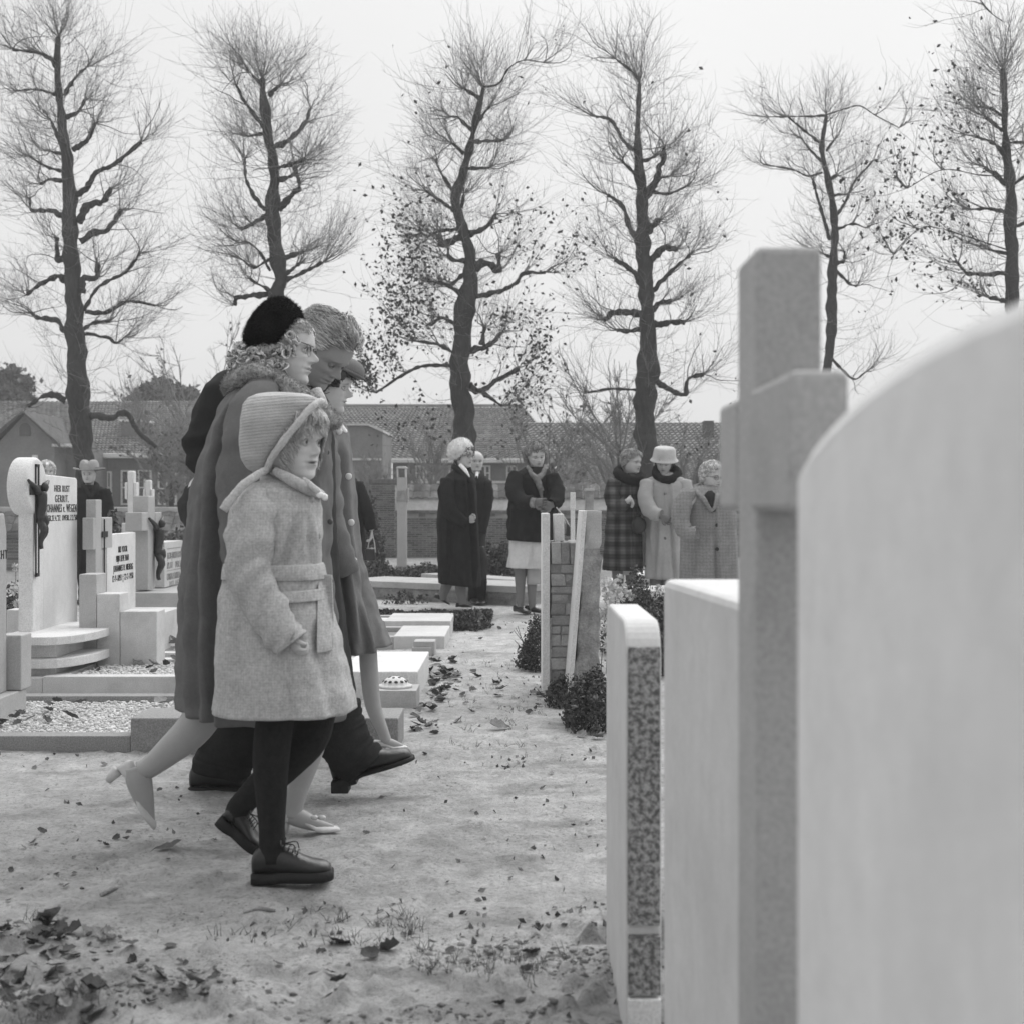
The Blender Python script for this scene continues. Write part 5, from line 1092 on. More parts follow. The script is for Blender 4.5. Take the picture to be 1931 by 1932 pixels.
def shoe(t, heel, toe, width, kind='oxford', m=None, upv=(0, 0, 1), hh=.02, flat_sole=False, name='shoe'):
    """heel and toe: points of the sole line"""
    heel, toe = Vector(heel), Vector(toe); u = toe-heel; L = u.length; u.normalize(); up = Vector(upv); up = (up-u*up.dot(u)).normalized(); s = u.cross(up)
    tt = [0, .04, .12, .25, .38, .5, .62, .74, .85, .93, .98, 1.0]
    ww = {'oxford': [.5, .68, .78, .76, .74, .82, .95, 1.0, .93, .74, .45, .12], 'pump': [.4, .55, .66, .62, .6, .7, .86, .92, .72, .46, .24, .06], 'flat': [.5, .66, .74, .7, .7, .8, .95, 1.0, .88, .66, .4, .1]}[kind]
    hp = {'oxford': [.22, .29, .33, .33, .335, .30, .235, .185, .165, .145, .11, .04], 'pump': [.20, .22, .20, .14, .10, .095, .10, .11, .10, .085, .06, .03], 'flat': [.2, .25, .26, .22, .2, .19, .17, .14, .12, .1, .075, .03]}[kind]
    n = 16; V = []; arch = .035*L if kind == 'pump' else .012*L
    for a, w_, h_ in zip(tt, ww, hp):
        c = heel+u*L*a+up*(hh*(1 if a < .3 else max(0, 1-(a-.3)/.35) if kind == 'pump' else .6)*(1 if kind != 'oxford' else 1)+arch*math.sin(math.pi*min(1, a/.65))*(1 if a < .65 else 0))
        for j in range(n):
            an = 2*math.pi*j/n; cs, sn = math.cos(an), math.sin(an); hgt = h_*L
            V.append(c+s*(width/2*w_*(abs(cs)**.7)*(1 if cs > 0 else -1))+up*(hgt/2+hgt/2*(abs(sn)**(.7 if sn < 0 else 1.0))*(1 if sn > 0 else -1)))
    Fc = grid_faces(len(tt), n); b_ = len(V); V += [heel+up*(hh+.05*L), toe+up*.01]; Fc += [(b_, (j+1) % n, j) for j in range(n)]+[(b_+1, (len(tt)-1)*n+j, (len(tt)-1)*n+(j+1) % n) for j in range(n)]
    o = mk(name, V, Fc, m or M_leather, t)
    if kind == 'oxford':
        q = MB(); V2 = []
        for lay in ((-.012, .014) if flat_sole else (-.0, .014)):
            for a, w_ in zip(tt, ww):
                for sg in (-1, 1): V2.append(heel+u*L*(a*1.03-.012)+up*(lay+(.004 if a > .35 else 0))+s*sg*(width/2*w_*1.1+.002))
        k = len(tt)*2; f = []
        for i in range(len(tt)-1):
            a = i*2; f += [(a, a+2, a+3, a+1), (k+a, k+a+1, k+a+3, k+a+2), (a, k+a, k+a+2, a+2), (a+1, a+3, k+a+3, k+a+1)]
        q.add(V2, f); q.box(0, 0, 0, 0, 0, 0); q = MB(); q.add(V2, f)
        for hx in (0.0, .3):
            pass
        q.build('sole', M_sole, o)
        q = MB(); P = []
        for a in (0, .27):
            for lay in (-.014, .003):
                w0 = np.interp(a, tt, ww)*width/2*1.05; P += [heel+u*L*a+up*lay+s*w0, heel+u*L*a+up*lay-s*w0]
        q.add(P, [(0, 1, 3, 2), (4, 6, 7, 5), (0, 2, 6, 4), (1, 5, 7, 3), (2, 3, 7, 6), (0, 4, 5, 1)]); q.build('heel', M_sole, o, smooth=False, bevel=.003)
        q = MB()
        for i in range(4):
            a = .42+.055*i; hgt = np.interp(a, tt, hp)*L+hh; c = heel+u*L*a+up*(hgt+.004); V3, F3 = tube([c-s*.024-up*.006, c+up*.001, c+s*.024-up*.006], [.0022]*3, 6, 7); q.add(V3, F3)
        c = heel+u*L*.40+up*(np.interp(.4, tt, hp)*L+hh+.006)
        for sg in (-1, 1):
            V3, F3 = tube([c, c+s*sg*.025+up*.014-u*.005, c+s*sg*.038+up*.002, c+s*sg*.012-up*.001], [.002]*4, 6, 10); q.add(V3, F3)
            V3, F3 = tube([c, c+s*sg*.02+u*.03, c+s*sg*.032+u*.035-up*.02], [.0017]*3, 6, 8); q.add(V3, F3)
        q.build('laces', M_leather, o)
    return o
def cyl(t, name, a, b_, r0, r1, m, ns=12): V, Fc = tube([a, b_], [r0, r1], ns); return mk(name, V, Fc, m, t)

# ------------------------------------------------------------------ the girl
d = 3.74
G_ = thing('person', 'young girl in pale belted coat, knitted bonnet and black tights, nearest the camera', 'person', (XW(520, d), d, 0), 'family walking past the graves')
h = Head(543, 756, 908, d-.005, -27, 3); NOSE, JAW = .78, 1.16
q = MB(); head_mesh(q, h, .85, .45, mouth_open=1); neck(q, h, W(520, 930, d))
limb(q, d, [(522, 1335, -.06, 36), (514, 1400, -.06, 36), (511, 1450, -.06, 34), (512, 1510, -.06, 29), (513, 1560, -.06, 25), (514, 1590, -.06, 25), (515, 1625, -.06, 24)], 2)
limb(q, d, [(598, 1335, .07, 38), (584, 1390, .07, 37), (548, 1432, .07, 34), (505, 1472, .07, 31), (468, 1505, .07, 24), (448, 1528, .07, 22), (446, 1548, .07, 20)], 2)
torso(q, d, 525, 925, 1340, 40); limb(q, d, [(520, 950, 0, 30), (485, 960, -.12, 24), (472, 1060, -.15, 22), (505, 1150, -.17, 17), (545, 1196, -.17, 13)], 0)
hand(q, W(545, 1196, d-.17), (.45, 0, -.9), (.6, .5, .3), .10, 1.5, 1)
q.build('body', [M_skin, M_eye, M_tights], G_)
c = Coat(d, [(903, 508, 560, .12), (912, 478, 585, .20), (928, 455, 600, .27), (960, 440, 605, .30), (1000, 431, 606, .30), (1060, 430, 604, .28), (1085, 425, 609, .29), (1120, 416, 619, .31), (1180, 411, 632, .34), (1250, 409, 648, .37), (1300, 408, 661, .39), (1336, 408, 667, .40)])
c.build(G_, 'coat', M_gcoat, fold=.014, seed=3, wr=.007, n=150, nr=110, crease=((1075, .004, 0),), grooves=(([(985, 560), (1030, 545), (1062, 532)], .018, 9), ([(975, 578), (1055, 590)], .008, 6), ([(1225, 546), (1336, 549)], .006, 3), ([(1150, 455), (1336, 440)], .008, 12), ([(1180, 600), (1336, 628)], .010, 12)))
cb = Coat(d, [(1062, 429, 606, .30), (1068, 427, 609, .305), (1084, 425, 612, .31), (1090, 425, 613, .30)]); cb.build(G_, 'belt', M_gcoat, fold=.003, seed=5, hem=False, nr=8, k=1.035, wr=.002)
c.patch(G_, 'belt_end', M_gcoat, (((596, 1086), (618, 1088)), ((598, 1232), (621, 1230))), .009)
c.patch(G_, 'pocket_flap', M_gcoat, (((527, 1116), (606, 1112)), ((530, 1136), (608, 1134))), .012)
sleeve(G_, d, [(487, 938, -.10, 30), (480, 968, -.13, 42), (472, 1020, -.15, 44), (469, 1070, -.16, 41), (482, 1115, -.165, 41), (510, 1162, -.17, 38), (536, 1198, -.17, 35), (548, 1214, -.17, 34)], M_gcoat, 4, fold=.016)
sleeve(G_, d, [(520, 940, .10, 30), (530, 1000, .14, 36), (545, 1080, .15, 34), (565, 1170, .15, 30)], M_gcoat, 9)
for x, y in ((583, 942), (592, 1012)): c.button(G_, x, y, .010, M_gcoat, .006)
loop(G_, 'collar', [(520, 888, -.08, 8), (548, 904, -.115, 10), (580, 921, -.10, 11), (602, 932, -.03, 9), (602, 930, .03, 9), (570, 908, .09, 9), (530, 888, .09, 8), (505, 882, 0, 8)], d, M_gcoat, .1, seed=2)
hd = Coat(d, [(741, 504, 552, .08), (744, 486, 584, .14), (751, 471, 602, .185), (765, 462, 604, .21), (800, 456, 581, .225), (840, 454, 552, .215), (866, 460, 527, .19), (884, 471, 512, .14), (894, 488, 506, .07)], 2.6)
hd.build(G_, 'bonnet', M_knit, fold=.004, seed=8, hem=False, wr=.004, nr=60)
band = [(608, 757, -.02), (600, 758, -.065), (588, 768, -.092), (562, 798, -.112), (533, 834, -.112), (511, 866, -.095), (503, 888, -.06)]
P = [W(x, y, d+dy) for x, y, dy in band]+[W(x, y, d-dy) for x, y, dy in band[::-1]]
V, Fc = tube(P, [.0095]*len(P), 10, 60, amp=.3, freq=60, seed=3); mk('bonnet_band', V, Fc, M_knitband, G_)
P = [W(x, y, d+dy) for x, y, dy in ((506, 884, -.08), (490, 893, -.13), (462, 912, -.165), (440, 936, -.185), (421, 962, -.19))]
V, Fc = tube(P, [.010, .012, .013, .014, .015], 10, 30, amp=.2, freq=60, flat=.6); mk('bonnet_tie', V, Fc, M_knitband, G_)
P = [W(x, y, d+dy) for x, y, dy in ((572, 903, -.10), (590, 918, -.115), (604, 931, -.11), (612, 937, -.10))]
V, Fc = tube(P, [.007, .009, .008, .006], 8, 16, amp=.2, freq=60); mk('bonnet_tie', V, Fc, M_knitband, G_)
q = MB()
for p_, r_ in ((W(604, 933, d-.115), (.012, .008, .008)), (W(613, 937, d-.11), (.009, .007, .010))): V, Fc = lump(p_, r_, 8, 6, .3); q.add(V, Fc)
q.build('tie_knot', M_whfur, G_)
hair(G_, h, M_hair_fair, [(0, .70), (30, .68), (48, .56), (60, .34), (72, .24), (80, .9), (180, 1)], .035, 1500, .16, 'fringe', .006, 4, .03, wid=.003, tonev=(.6, 1.5), vol=lambda z, t: np.where(np.abs(t) < 1.5, 1.0, .3)*(1.15-.5*sstep(.8, 1, z)))
g = np.random.RandomState(5); n = 420; K = 7; st = np.zeros((n, K, 3)); th0 = g.uniform(-1.0, .9, n)
for k in range(K):
    f = k/(K-1); zc = .93-.24*f*g.uniform(.7, 1.1, n)-np.clip(np.abs(th0)-.5, 0, 1)*.42*f; x, y, z = hsurf(np.clip(zc, .2, 1), th0*(.75+.3*f), 0, .05+.045*np.sin(f*2.6)+.015*np.sin(th0*19+f*3)); st[:, k] = h.T(x, y, z)
v, f = ribbons(st, np.repeat((np.array([.9, 1, 1, 1, .8, .5, .2])*.0017)[None], n, 0)); mk('fringe', v, f, M_hair_fair, G_, tone=np.repeat(g.uniform(.7, 1.7, n), K*3), kind='stuff')
shoe(G_, W(478, 1656, d-.06), W(627, 1652, d-.06), .082, 'oxford', hh=.014, flat_sole=True)
shoe(G_, W(414, 1545, d+.07), W(488, 1606, d+.07), .08, 'oxford', upv=(.45, 0, .9), hh=.014, flat_sole=True)

NOSE, JAW = 1.0, 1.0
# ------------------------------------------------------------------ the woman in the grey coat
d = 4.25
P_ = thing('person', 'woman in long grey coat with fur collar, black fur hat and glasses', 'person', (XW(520, d), d, 0), 'family walking past the graves')
h = Head(533, 590, 728, d, -6, 4, wide=1.08)
q = MB(); head_mesh(q, h, .75, .7, old=.8); neck(q, h, W(535, 760, d), .25, .3)
limb(q, d, [(398, 1325, -.09, 38), (364, 1376, -.09, 34), (320, 1416, -.09, 27), (285, 1445, -.09, 21), (266, 1455, -.09, 20)], 2)
limb(q, d, [(255, 1446, -.09, 20), (262, 1470, -.09, 24), (270, 1500, -.09, 20), (280, 1533, -.09, 12), (288, 1556, -.09, 5)], 2)
torso(q, d, 500, 760, 1345, 62); limb(q, d, [(598, 1345, .04, 35), (582, 1420, .04, 27), (565, 1480, .04, 20), (556, 1515, .04, 18), (552, 1540, .04, 18)], 2)
limb(q, d, [(548, 1537, .04, 17), (570, 1545, .04, 17), (598, 1556, .04, 12), (630, 1562, .04, 6)], 2)
q.build('body', [M_skin, M_eye, M_stock], P_)
c = Coat(d, [(708, 484, 540, .12), (716, 462, 560, .22), (734, 440, 584, .30), (752, 428, 601, .34), (770, 417, 614, .39), (850, 391, 624, .44), (920, 374, 622, .46), (1000, 364, 618, .46), (1100, 356, 622, .47), (1200, 352, 630, .49), (1290, 352, 632, .50), (1346, 354, 632, .51, 15)])
c.build(P_, 'coat', M_pcoat, fold=.05, seed=12, wr=.010, freq=2.1, start=.05, n=150, nr=110, grooves=(([(750, 466), (800, 438), (870, 417), (950, 411), (1100, 411), (1370, 402)], .045, 8), ([(900, 385), (1100, 376), (1370, 372)], .02, 7), ([(780, 600), (1000, 596), (1200, 604)], .02, 7)))
sleeve(P_, d, [(505, 728, -.13, 28), (480, 768, -.20, 44), (468, 850, -.25, 52), (462, 940, -.27, 52), (466, 1030, -.27, 48), (480, 1110, -.25, 42)], M_pcoat, 14, fold=.022)
nr_ = [W(434, 733, d-.05), W(446, 716, d-.12), W(480, 704, d-.15)]+[c.near(x, y, o_) for x, y, o_ in ((518, 716, .012), (552, 737, .012), (586, 759, .010), (614, 786, .008))]
fr_ = [Vector((p.x, 2*d-p.y, p.z)) for p in nr_[::-1]]; rr_ = [.024, .028, .029, .028, .027, .025, .020]; P = nr_+fr_+[nr_[0]]; R = rr_+rr_[::-1]+[rr_[0]]
V, Fc = tube(P, R, 14, 110, amp=.16, freq=16, seed=4, cap=False); o = mk('fur_collar', V, Fc, M_furcol, P_); Pp, N_ = surf_pts(V, Fc, 7000, 7); fur(o, 'fur', Pp, N_, M_furcol, .008, 4, .0012, tone=(.75, 1.3))
q = MB(); V, Fc = tube([W(596, 735, d-.04), W(604, 758, d-.05), (W(614, 790, d-.04))], [.018, .022, .016], 10, 10); q.add(V, Fc); q.build('scarf', M_knitband, P_)
for x, y in ((607, 850), (611, 985), (612, 1100)): c.button(P_, x, y, .009, M_metal)
hair(P_, h, M_hair_grey, [(0, .76), (40, .73), (58, .62), (72, .50), (88, .36), (125, .14), (180, .05)], .045, 1600, .16, 'back', .006, 6, .012, wid=.003, zmax=.9, vol=lambda z, t_: .35+.75*sstep(.62, .45, z))
pts = []
for x, y, dy in ((440, 676, -.02), (448, 684, -.05), (462, 680, -.09), (476, 694, -.10), (494, 698, -.105), (512, 698, -.10), (527, 690, -.095), (443, 668, -.02), (452, 655, -.06), (455, 680, -.07), (470, 690, -.08), (478, 668, -.09), (492, 684, -.09), (508, 690, -.085), (524, 680, -.085), (534, 668, -.085), (446, 690, .0), (450, 670, .06), (470, 690, .08), (545, 655, -.082), (550, 640, -.08)): pts.append(tuple(W(x, y, d+dy)))
curls(P_, M_hair_grey, pts, .017, 240, 7)
# fur hat: a drum worn on the back of the head
ax = Vector((-.80, 0, .60)).normalized(); c0 = W(534, 633, d); sd = Vector((0, 1, 0)); sc2 = ax.cross(sd)
V = []; prof = [(-.015, .072), (.0, .088), (.03, .096), (.06, .094), (.082, .080), (.092, .052), (.097, .02), (.0975, .001)]
A = crom(prof, 24)
for i, (tt_, r_) in enumerate(A):
    for j in range(44):
        a = 2*math.pi*j/44; dr = sd*math.cos(a)*1.22+sc2*math.sin(a)*(1.0 if math.sin(a) < 0 else .98)
        k = 1+.10*noise.noise(Vector((math.cos(a)*2.2, math.sin(a)*2.2, tt_*22)))+.03*noise.noise(Vector((math.cos(a)*7, math.sin(a)*7, tt_*60)))
        V.append(c0+ax*tt_+dr*max(r_, .001)*k)
Fc = grid_faces(len(A), 44); ho = mk('fur_hat', V, Fc, M_blackfur, P_); Pp, N_ = surf_pts(V, Fc, 9000, 5); fur(ho, 'fur', Pp, N_, M_blackfur, .012, 6, .0011)
q = MB(); e1 = h.p(.42, -.13, .50); dy_ = -.085
V, Fc = tube([W(551, 640, d+dy_), W(575, 647, d+dy_+.01), W(592, 654, d-.055)], [.0016]*3, 6, 8); q.add(V, Fc)
for sg in (-1, 1):
    pts = [h.p(.415, sg*.135+.085*math.cos(a), .485+.075*math.sin(a)) for a in [2*math.pi*i/20 for i in range(21)]]; V, Fc = tube(pts, [.0006 if math.sin(2*math.pi*i/20) < .2 else .0024 for i in range(21)], 6); q.add(V, Fc)
V, Fc = tube([h.p(.44, -.05, .5), h.p(.47, 0, .52), h.p(.44, .05, .5)], [.0015]*3, 6, 6); q.add(V, Fc); q.build('glasses', M_metal, P_)
s1 = shoe(P_, W(214, 1452, d-.09), W(290, 1566, d-.09), .072, 'pump', M_pump, upv=(.8, 0, .55), hh=.012); s1['label'] = 'pale pump lifted off the ground'
cyl(s1, 'stiletto_heel', W(222, 1452, d-.09), W(204, 1474, d-.09), .020, .010, M_pump)
s2 = shoe(P_, W(530, 1573, d+.04), W(643, 1568, d+.04), .08, 'pump', M_pump, hh=.032)
cyl(s2, 'stiletto_heel', W(538, 1548, d+.04), W(538, 1574, d+.04), .018, .008, M_pump)
q = MB(); b0 = W(601, 1543, d-.0)
for sg in (-1, 1): V, Fc = lump(b0+Vector((.012*sg, 0, .001)), (.013, .012, .008), 8, 6, .2); q.add(V, Fc)
q.build('bow', M_pump, s2)

# ------------------------------------------------------------------ the man beside her
d = 4.85
P_ = thing('person', 'man with windblown hair in dark suit, head bowed, beyond the woman with glasses', 'person', (XW(540, d), d, 0), 'family walking past the graves')
h = Head(606, 596, 727, d, -24, 40)
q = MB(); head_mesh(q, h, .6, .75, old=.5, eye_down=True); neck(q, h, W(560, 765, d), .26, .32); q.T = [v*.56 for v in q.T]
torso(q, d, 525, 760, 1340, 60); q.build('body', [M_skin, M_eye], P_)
c = Coat(d, [(728, 500, 590, .14), (742, 450, 612, .34), (765, 415, 624, .44), (850, 398, 630, .46), (1000, 400, 632, .44), (1100, 405, 638, .43), (1250, 415, 656, .42), (1352, 425, 669, .42)])
c.build(P_, 'coat', M_suit, fold=.03, seed=22)
sleeve(P_, d, [(450, 725, -.16, 34), (425, 745, -.20, 40), (398, 800, -.22, 38), (382, 850, -.22, 34), (392, 880, -.20, 26), (440, 885, -.14, 22)], M_suit, 15, fold=.022)
loop(P_, 'collar', [(560, 735, -.09, 10), (590, 752, -.10, 10), (612, 775, -.05, 9), (612, 775, .05, 9), (580, 745, .1, 9), (550, 730, .02, 9)], d, M_suit)
for nm, pts in (('trouser_leg', [(490, 1330, .08, 56), (462, 1380, .08, 56), (430, 1420, .08, 54), (416, 1452, .08, 54)]), ('trouser_leg', [(628, 1330, -.08, 54), (640, 1380, -.08, 52), (662, 1420, -.08, 47), (684, 1443, -.08, 45)])):
    sleeve(P_, d, pts, M_black, 31, nm, fold=.01)
for pts in ([(419, 1436, .08, 56), (416, 1456, .08, 57)], [(676, 1432, -.08, 49), (688, 1447, -.08, 48)]):
    sleeve(P_, d, pts, M_black, 33, 'trouser_cuff', fold=.003, n=5)
shoe(P_, W(360, 1491, d+.08), W(500, 1491, d+.08), .105, 'oxford', hh=.016)
shoe(P_, W(634, 1480, d-.08), W(781, 1434, d-.08), .105, 'oxford', upv=(.3, 0, .95), hh=.016)
q = MB(); q.box(XW(627, d-.08), XW(660, d-.08), d-.12, d-.04, ZW(1493, d-.08), ZW(1470, d-.08)); q.build('shoe_heel', M_sole, P_, smooth=False, bevel=.004)
hair(P_, h, M_hair_sandy, HL_SHORT, .07, 4200, .55, 'back', .006, 8, .07, wid=.0024, vol=lambda z, t: .45+1.1*sstep(.62, .95, z), tonev=(.5, 3.2))

# ------------------------------------------------------------------ the young woman furthest in the row
d = 5.45
P_ = thing('person', 'young woman in grey coat with big white buttons and small brimmed hat, furthest walker', 'person', (XW(660, d), d, 0), 'family walking past the graves')
h = Head(616, 676, 779, d, -6, 8)
q = MB(); head_mesh(q, h, .5, .5); neck(q, h, W(612, 812, d))
torso(q, d, 625, 810, 1230, 34); limb(q, d, [(694, 1220, 0, 17), (697, 1270, 0, 17), (704, 1330, 0, 15), (722, 1378, 0, 11), (730, 1400, 0, 10)], 2)
limb(q, d, [(724, 1398, 0, 9), (742, 1404, 0, 9), (760, 1408, 0, 4)], 2)
limb(q, d, [(650, 1230, .12, 16), (610, 1330, .12, 14), (580, 1400, .12, 9)], 2)
q.build('body', [M_skin, M_eye, M_stock], P_)
c = Coat(d, [(788, 596, 642, .16), (800, 585, 652, .30), (820, 578, 658, .38), (870, 575, 664, .40), (1000, 578, 675, .40), (1060, 580, 684, .41), (1120, 584, 700, .43), (1175, 590, 716, .45), (1226, 596, 729, .47, -10)])
c.build(P_, 'coat', M_pcoat2, fold=.05, seed=32, freq=2.6, n=130, nr=90, grooves=(([(840, 641), (1000, 655), (1240, 690)], .025, 5), ([(980, 628), (1100, 645), (1250, 664)], .03, 6), ([(1100, 690), (1250, 708)], .02, 4)))
sleeve(P_, d, [(610, 815, -.15, 24), (612, 870, -.19, 30), (618, 960, -.20, 29), (640, 1040, -.19, 27), (655, 1080, -.17, 25)], M_pcoat2, 17, fold=.012)
for x, y in ((640, 813), (658, 898), (663, 985), (668, 1057)): 
    V, Fc = lump(W(x, y, d-.16), (.013, .006, .013), 12, 6, 0); q = MB(); q.add(V, Fc); q.build('button', M_button, P_)
loop(P_, 'collar', [(626, 786, -.08, 5), (638, 800, -.11, 7), (648, 812, -.05, 7), (648, 811, .03, 6), (630, 790, .08, 5), (610, 780, 0, 5)], d, M_whfur)
hair(P_, h, M_hair_dark, [(0, .68), (40, .64), (60, .52), (75, .38), (95, .26), (125, .08), (180, .0)], .075, 900, .18, 'back', .008, 9, .03, wid=.003)
pts = [tuple(W(x, y, d+dy)) for x, y, dy in ((648, 706, -.03), (652, 711, .0), (640, 712, -.06), (634, 722, -.075))]; curls(P_, M_hair_dark, pts, .012, 50, 10)
V = []; ax = Vector((.42, 0, .9)).normalized(); u_ = Vector((0, 1, 0)); v_ = ax.cross(u_); c0 = W(660, 698, d)
A = crom([(-.012, .04), (-.018, .06), (-.004, .072), (.016, .069), (.032, .056), (.044, .032), (.048, .001)], 22)
for tt_, r_ in A:
    for j in range(36): a = 2*math.pi*j/36; V.append(c0+ax*tt_+u_*math.cos(a)*r_*1.05+v_*math.sin(a)*r_*.85)
mk('hat', V, grid_faces(22, 36), M_pcoat2, P_)
V, Fc = tube([c0+ax*-.008+u_*math.cos(a)*.074*1.05+v_*math.sin(a)*.074*.85 for a in [2*math.pi*i/30 for i in range(31)]], [.006]*31, 8, cap=False); mk('hat_band', V, Fc, M_pcoat, P_)
s1 = shoe(P_, W(706, 1420, d), W(770, 1411, d), .07, 'pump', M_pump, hh=.02); cyl(s1, 'heel', W(710, 1415, d), W(711, 1428, d), .013, .009, M_pump)
shoe(P_, W(555, 1422, d+.12), W(590, 1424, d+.12), .07, 'pump', M_pump, hh=.01)
# ------------------------------------------------------------------ the mourners standing further back
GB = 'people standing by the graves further back'
def legs(q, d, xs, y0, ms=0, w0=12, w1=7, dy=0, tone=.85, m=2):
    for x in xs:
        yg = HY+F*CH/(d+dy); limb(q, d, [(x, y0-25, dy, w0), (x, y0+10, dy, w0*.95), (x, yg-14, dy, w1), (x, yg-4, dy, w1)], m, tone, 12, 12)
def shoe_pair(t, d, xs, ang=-90, m=None, L=.25, wd=.09, kind='flat'):
    for x in xs:
        c = Vector((XW(x, d), d, .012)); u = Vector((math.cos(math.radians(ang)), math.sin(math.radians(ang)), 0)); c.z = .0; shoe(t, c-u*.08, c+u*(L-.08), wd, kind, m, hh=.010)
def bgp(label, x, d, hd, nk, brow=.5, lips=.65, old=0, down=False, ms=M_stock):
    t = thing('person', label, 'person', (XW(x, d), d, 0), GB); h = Head(hd[0], hd[1], hd[2], d, *hd[3:6]); q = MB(); head_mesh(q, h, brow, lips, old, down, hi=False); neck(q, h, W(nk[0], nk[1], d)); torso(q, d, nk[0], nk[1]+8, HY+F*CH/d-55, 14*13/d); return t, h, q
def hatloft(t, name, c, axis, prof, m, n=28, fr=0, L=.01, seed=1, amp=.05, sq=1.0):
    ax = Vector(axis).normalized(); a1 = ax.orthogonal().normalized(); a2 = ax.cross(a1); V = []; A = crom(prof, 26)
    for tt_, r_ in A:
        for j in range(n):
            a = 2*math.pi*j/n; V.append(Vector(c)+ax*tt_+(a1*math.cos(a)+a2*math.sin(a))*max(r_, .001)*(1+amp*noise.noise(Vector((math.cos(a)*2+seed, math.sin(a)*2, tt_*20)))))
    Fc = grid_faces(len(A), n); o = mk(name, V, Fc, m, t)
    if fr: P, N_ = surf_pts(V, Fc, fr, seed); fur(o, 'fur', P, N_, m, L, seed, .0022, tone=(.85, 1.2))
    return o
# long black coat, white fur hat
d = 13.2
t, h, q = bgp('woman in long black coat and white fluffy hat, hands in pockets, centre of the picture', 865, d, (874, 836, 882, -38, 5, 0), (868, 896), old=.6)
limb(q, d, [(868, 1085, -.05, 11), (869, 1110, -.05, 10), (871, 1130, -.05, 8), (872, 1140, -.05, 8)], 2, .8)
limb(q, d, [(850, 1085, .1, 11), (842, 1105, .1, 10), (836, 1122, .1, 8), (835, 1132, .1, 8)], 2, .8)
limb(q, d, [(866, 905, 0, 9), (845, 912, -.16, 8), (848, 960, -.22, 7), (882, 984, -.2, 5)]); hand(q, W(882, 984, d-.2), (.6, -.1, .5), (0, -1, .2), .14, .9, 1, 0)
q.build('body', [M_skin, M_eye, M_stock2], t)
c = Coat(d, [(885, 858, 880, .16), (893, 846, 890, .30), (905, 837, 896, .42), (930, 830, 899, .46), (980, 824, 901, .48), (1050, 825, 904, .50), (1102, 829, 903, .50, 4)])
c.build(t, 'coat', M_black, fold=.03, seed=41, n=90, nr=60, grooves=(([(905, 884), (980, 890), (1100, 896)], .03, 3), ([(960, 850), (1100, 845)], .03, 4)))
sleeve(t, d, [(845, 905, -.18, 13), (842, 930, -.22, 16), (848, 960, -.24, 15), (864, 978, -.24, 13), (880, 987, -.22, 10)], M_black, 42, fold=.012, n=20)
loop(t, 'collar', [(856, 880, .05, 5), (862, 884, -.10, 6), (874, 896, -.14, 6), (886, 908, -.14, 5), (888, 905, -.05, 5), (882, 880, .06, 5)], d, M_black, seed=3, n=30)
V, Fc = tube([W(868, 876, d-.1), W(877, 887, d-.13), W(885, 900, d-.14)], [.02, .022, .012], 8, 10); mk('scarf', V, Fc, M_whfur, t)
hair(t, h, M_hair_dark, [(0, .70), (40, .66), (60, .52), (80, .36), (125, .10), (180, .02)], .045, 500, .12, 'down', .0, 3, .01, wid=.005, zmax=.7)
hatloft(t, 'fur_hat', W(869, 850, d), (-.5, .05, .86), [(-.06, .085), (-.03, .11), (.0, .118), (.03, .116), (.065, .10), (.095, .07), (.108, .03), (.11, .001)], M_whfur, fr=3000, L=.016, amp=.12)
q = MB()
for sg in (-1, 1):
    pts = [h.p(.43, sg*.135+.09*math.cos(a), .50+.075*math.sin(a)) for a in [2*math.pi*i/16 for i in range(17)]]; V, Fc = tube(pts, [.0022]*17, 5); q.add(V, Fc)
V, Fc = tube([h.p(.43, -.22, .52), h.p(.2, -.34, .53)], [.002, .002], 5); q.add(V, Fc); q.build('glasses', M_metal, t)
shoe(t, W(818, 1128, d+.1), W(848, 1142, d+.1), .09, 'flat', upv=(.4, 0, .9), hh=.01)
shoe(t, W(860, 1148, d-.05), W(892, 1147, d-.05), .09, 'flat', hh=.015)
# man half hidden behind her
d = 13.9
t, h, q = bgp('elderly man with tie, half hidden behind the woman in the white fluffy hat', 900, d, (898, 851, 890, -78, 0, 0), (900, 905), old=.7)
q.build('body', [M_skin, M_eye], t)
c = Coat(d, [(893, 890, 910, .14), (900, 880, 920, .26), (910, 872, 928, .32), (940, 870, 926, .34), (985, 872, 918, .34), (1040, 872, 913, .34), (1092, 872, 912, .34)]); c.build(t, 'coat', M_suit, fold=.02, seed=43, n=48, nr=40)
sleeve(t, d, [(918, 908, -.1, 10), (921, 940, -.12, 10), (915, 975, -.14, 9), (908, 1005, -.14, 9)], M_suit, 44, fold=.01, n=20)
for x in (895, 906): sleeve(t, d, [(x, 1080, 0, 13), (x, 1110, 0, 12), (x-2, 1134, -.02, 11)], M_black, 45, 'trouser_leg', fold=.006, n=14)
shoe_pair(t, d, (893, 905), -80, M_leather, .28, .1)
V, Fc = tube([h.p(.3, 0, -.02), W(899, 903, d-.14)], [.016, .02], 8, 6); mk('shirt', V, Fc, M_whfur, t)
V, Fc = tube([W(899, 897, d-.155), W(899, 912, d-.16)], [.010, .016], 6, 6, flat=.5); mk('tie', V, Fc, M_suit, t)
loop(t, 'collar', [(889, 893, .02, 4), (892, 900, -.12, 5), (899, 915, -.17, 4), (907, 900, -.12, 5), (910, 893, .02, 4), (900, 888, .08, 4)], d, M_suit, n=26)
hair(t, h, M_hair_white, [(0, .98), (40, .95), (60, .8), (75, .6), (92, .5), (110, .3), (180, .16)], .02, 200, .1, 'back', 0, 4, .01, wid=.005)
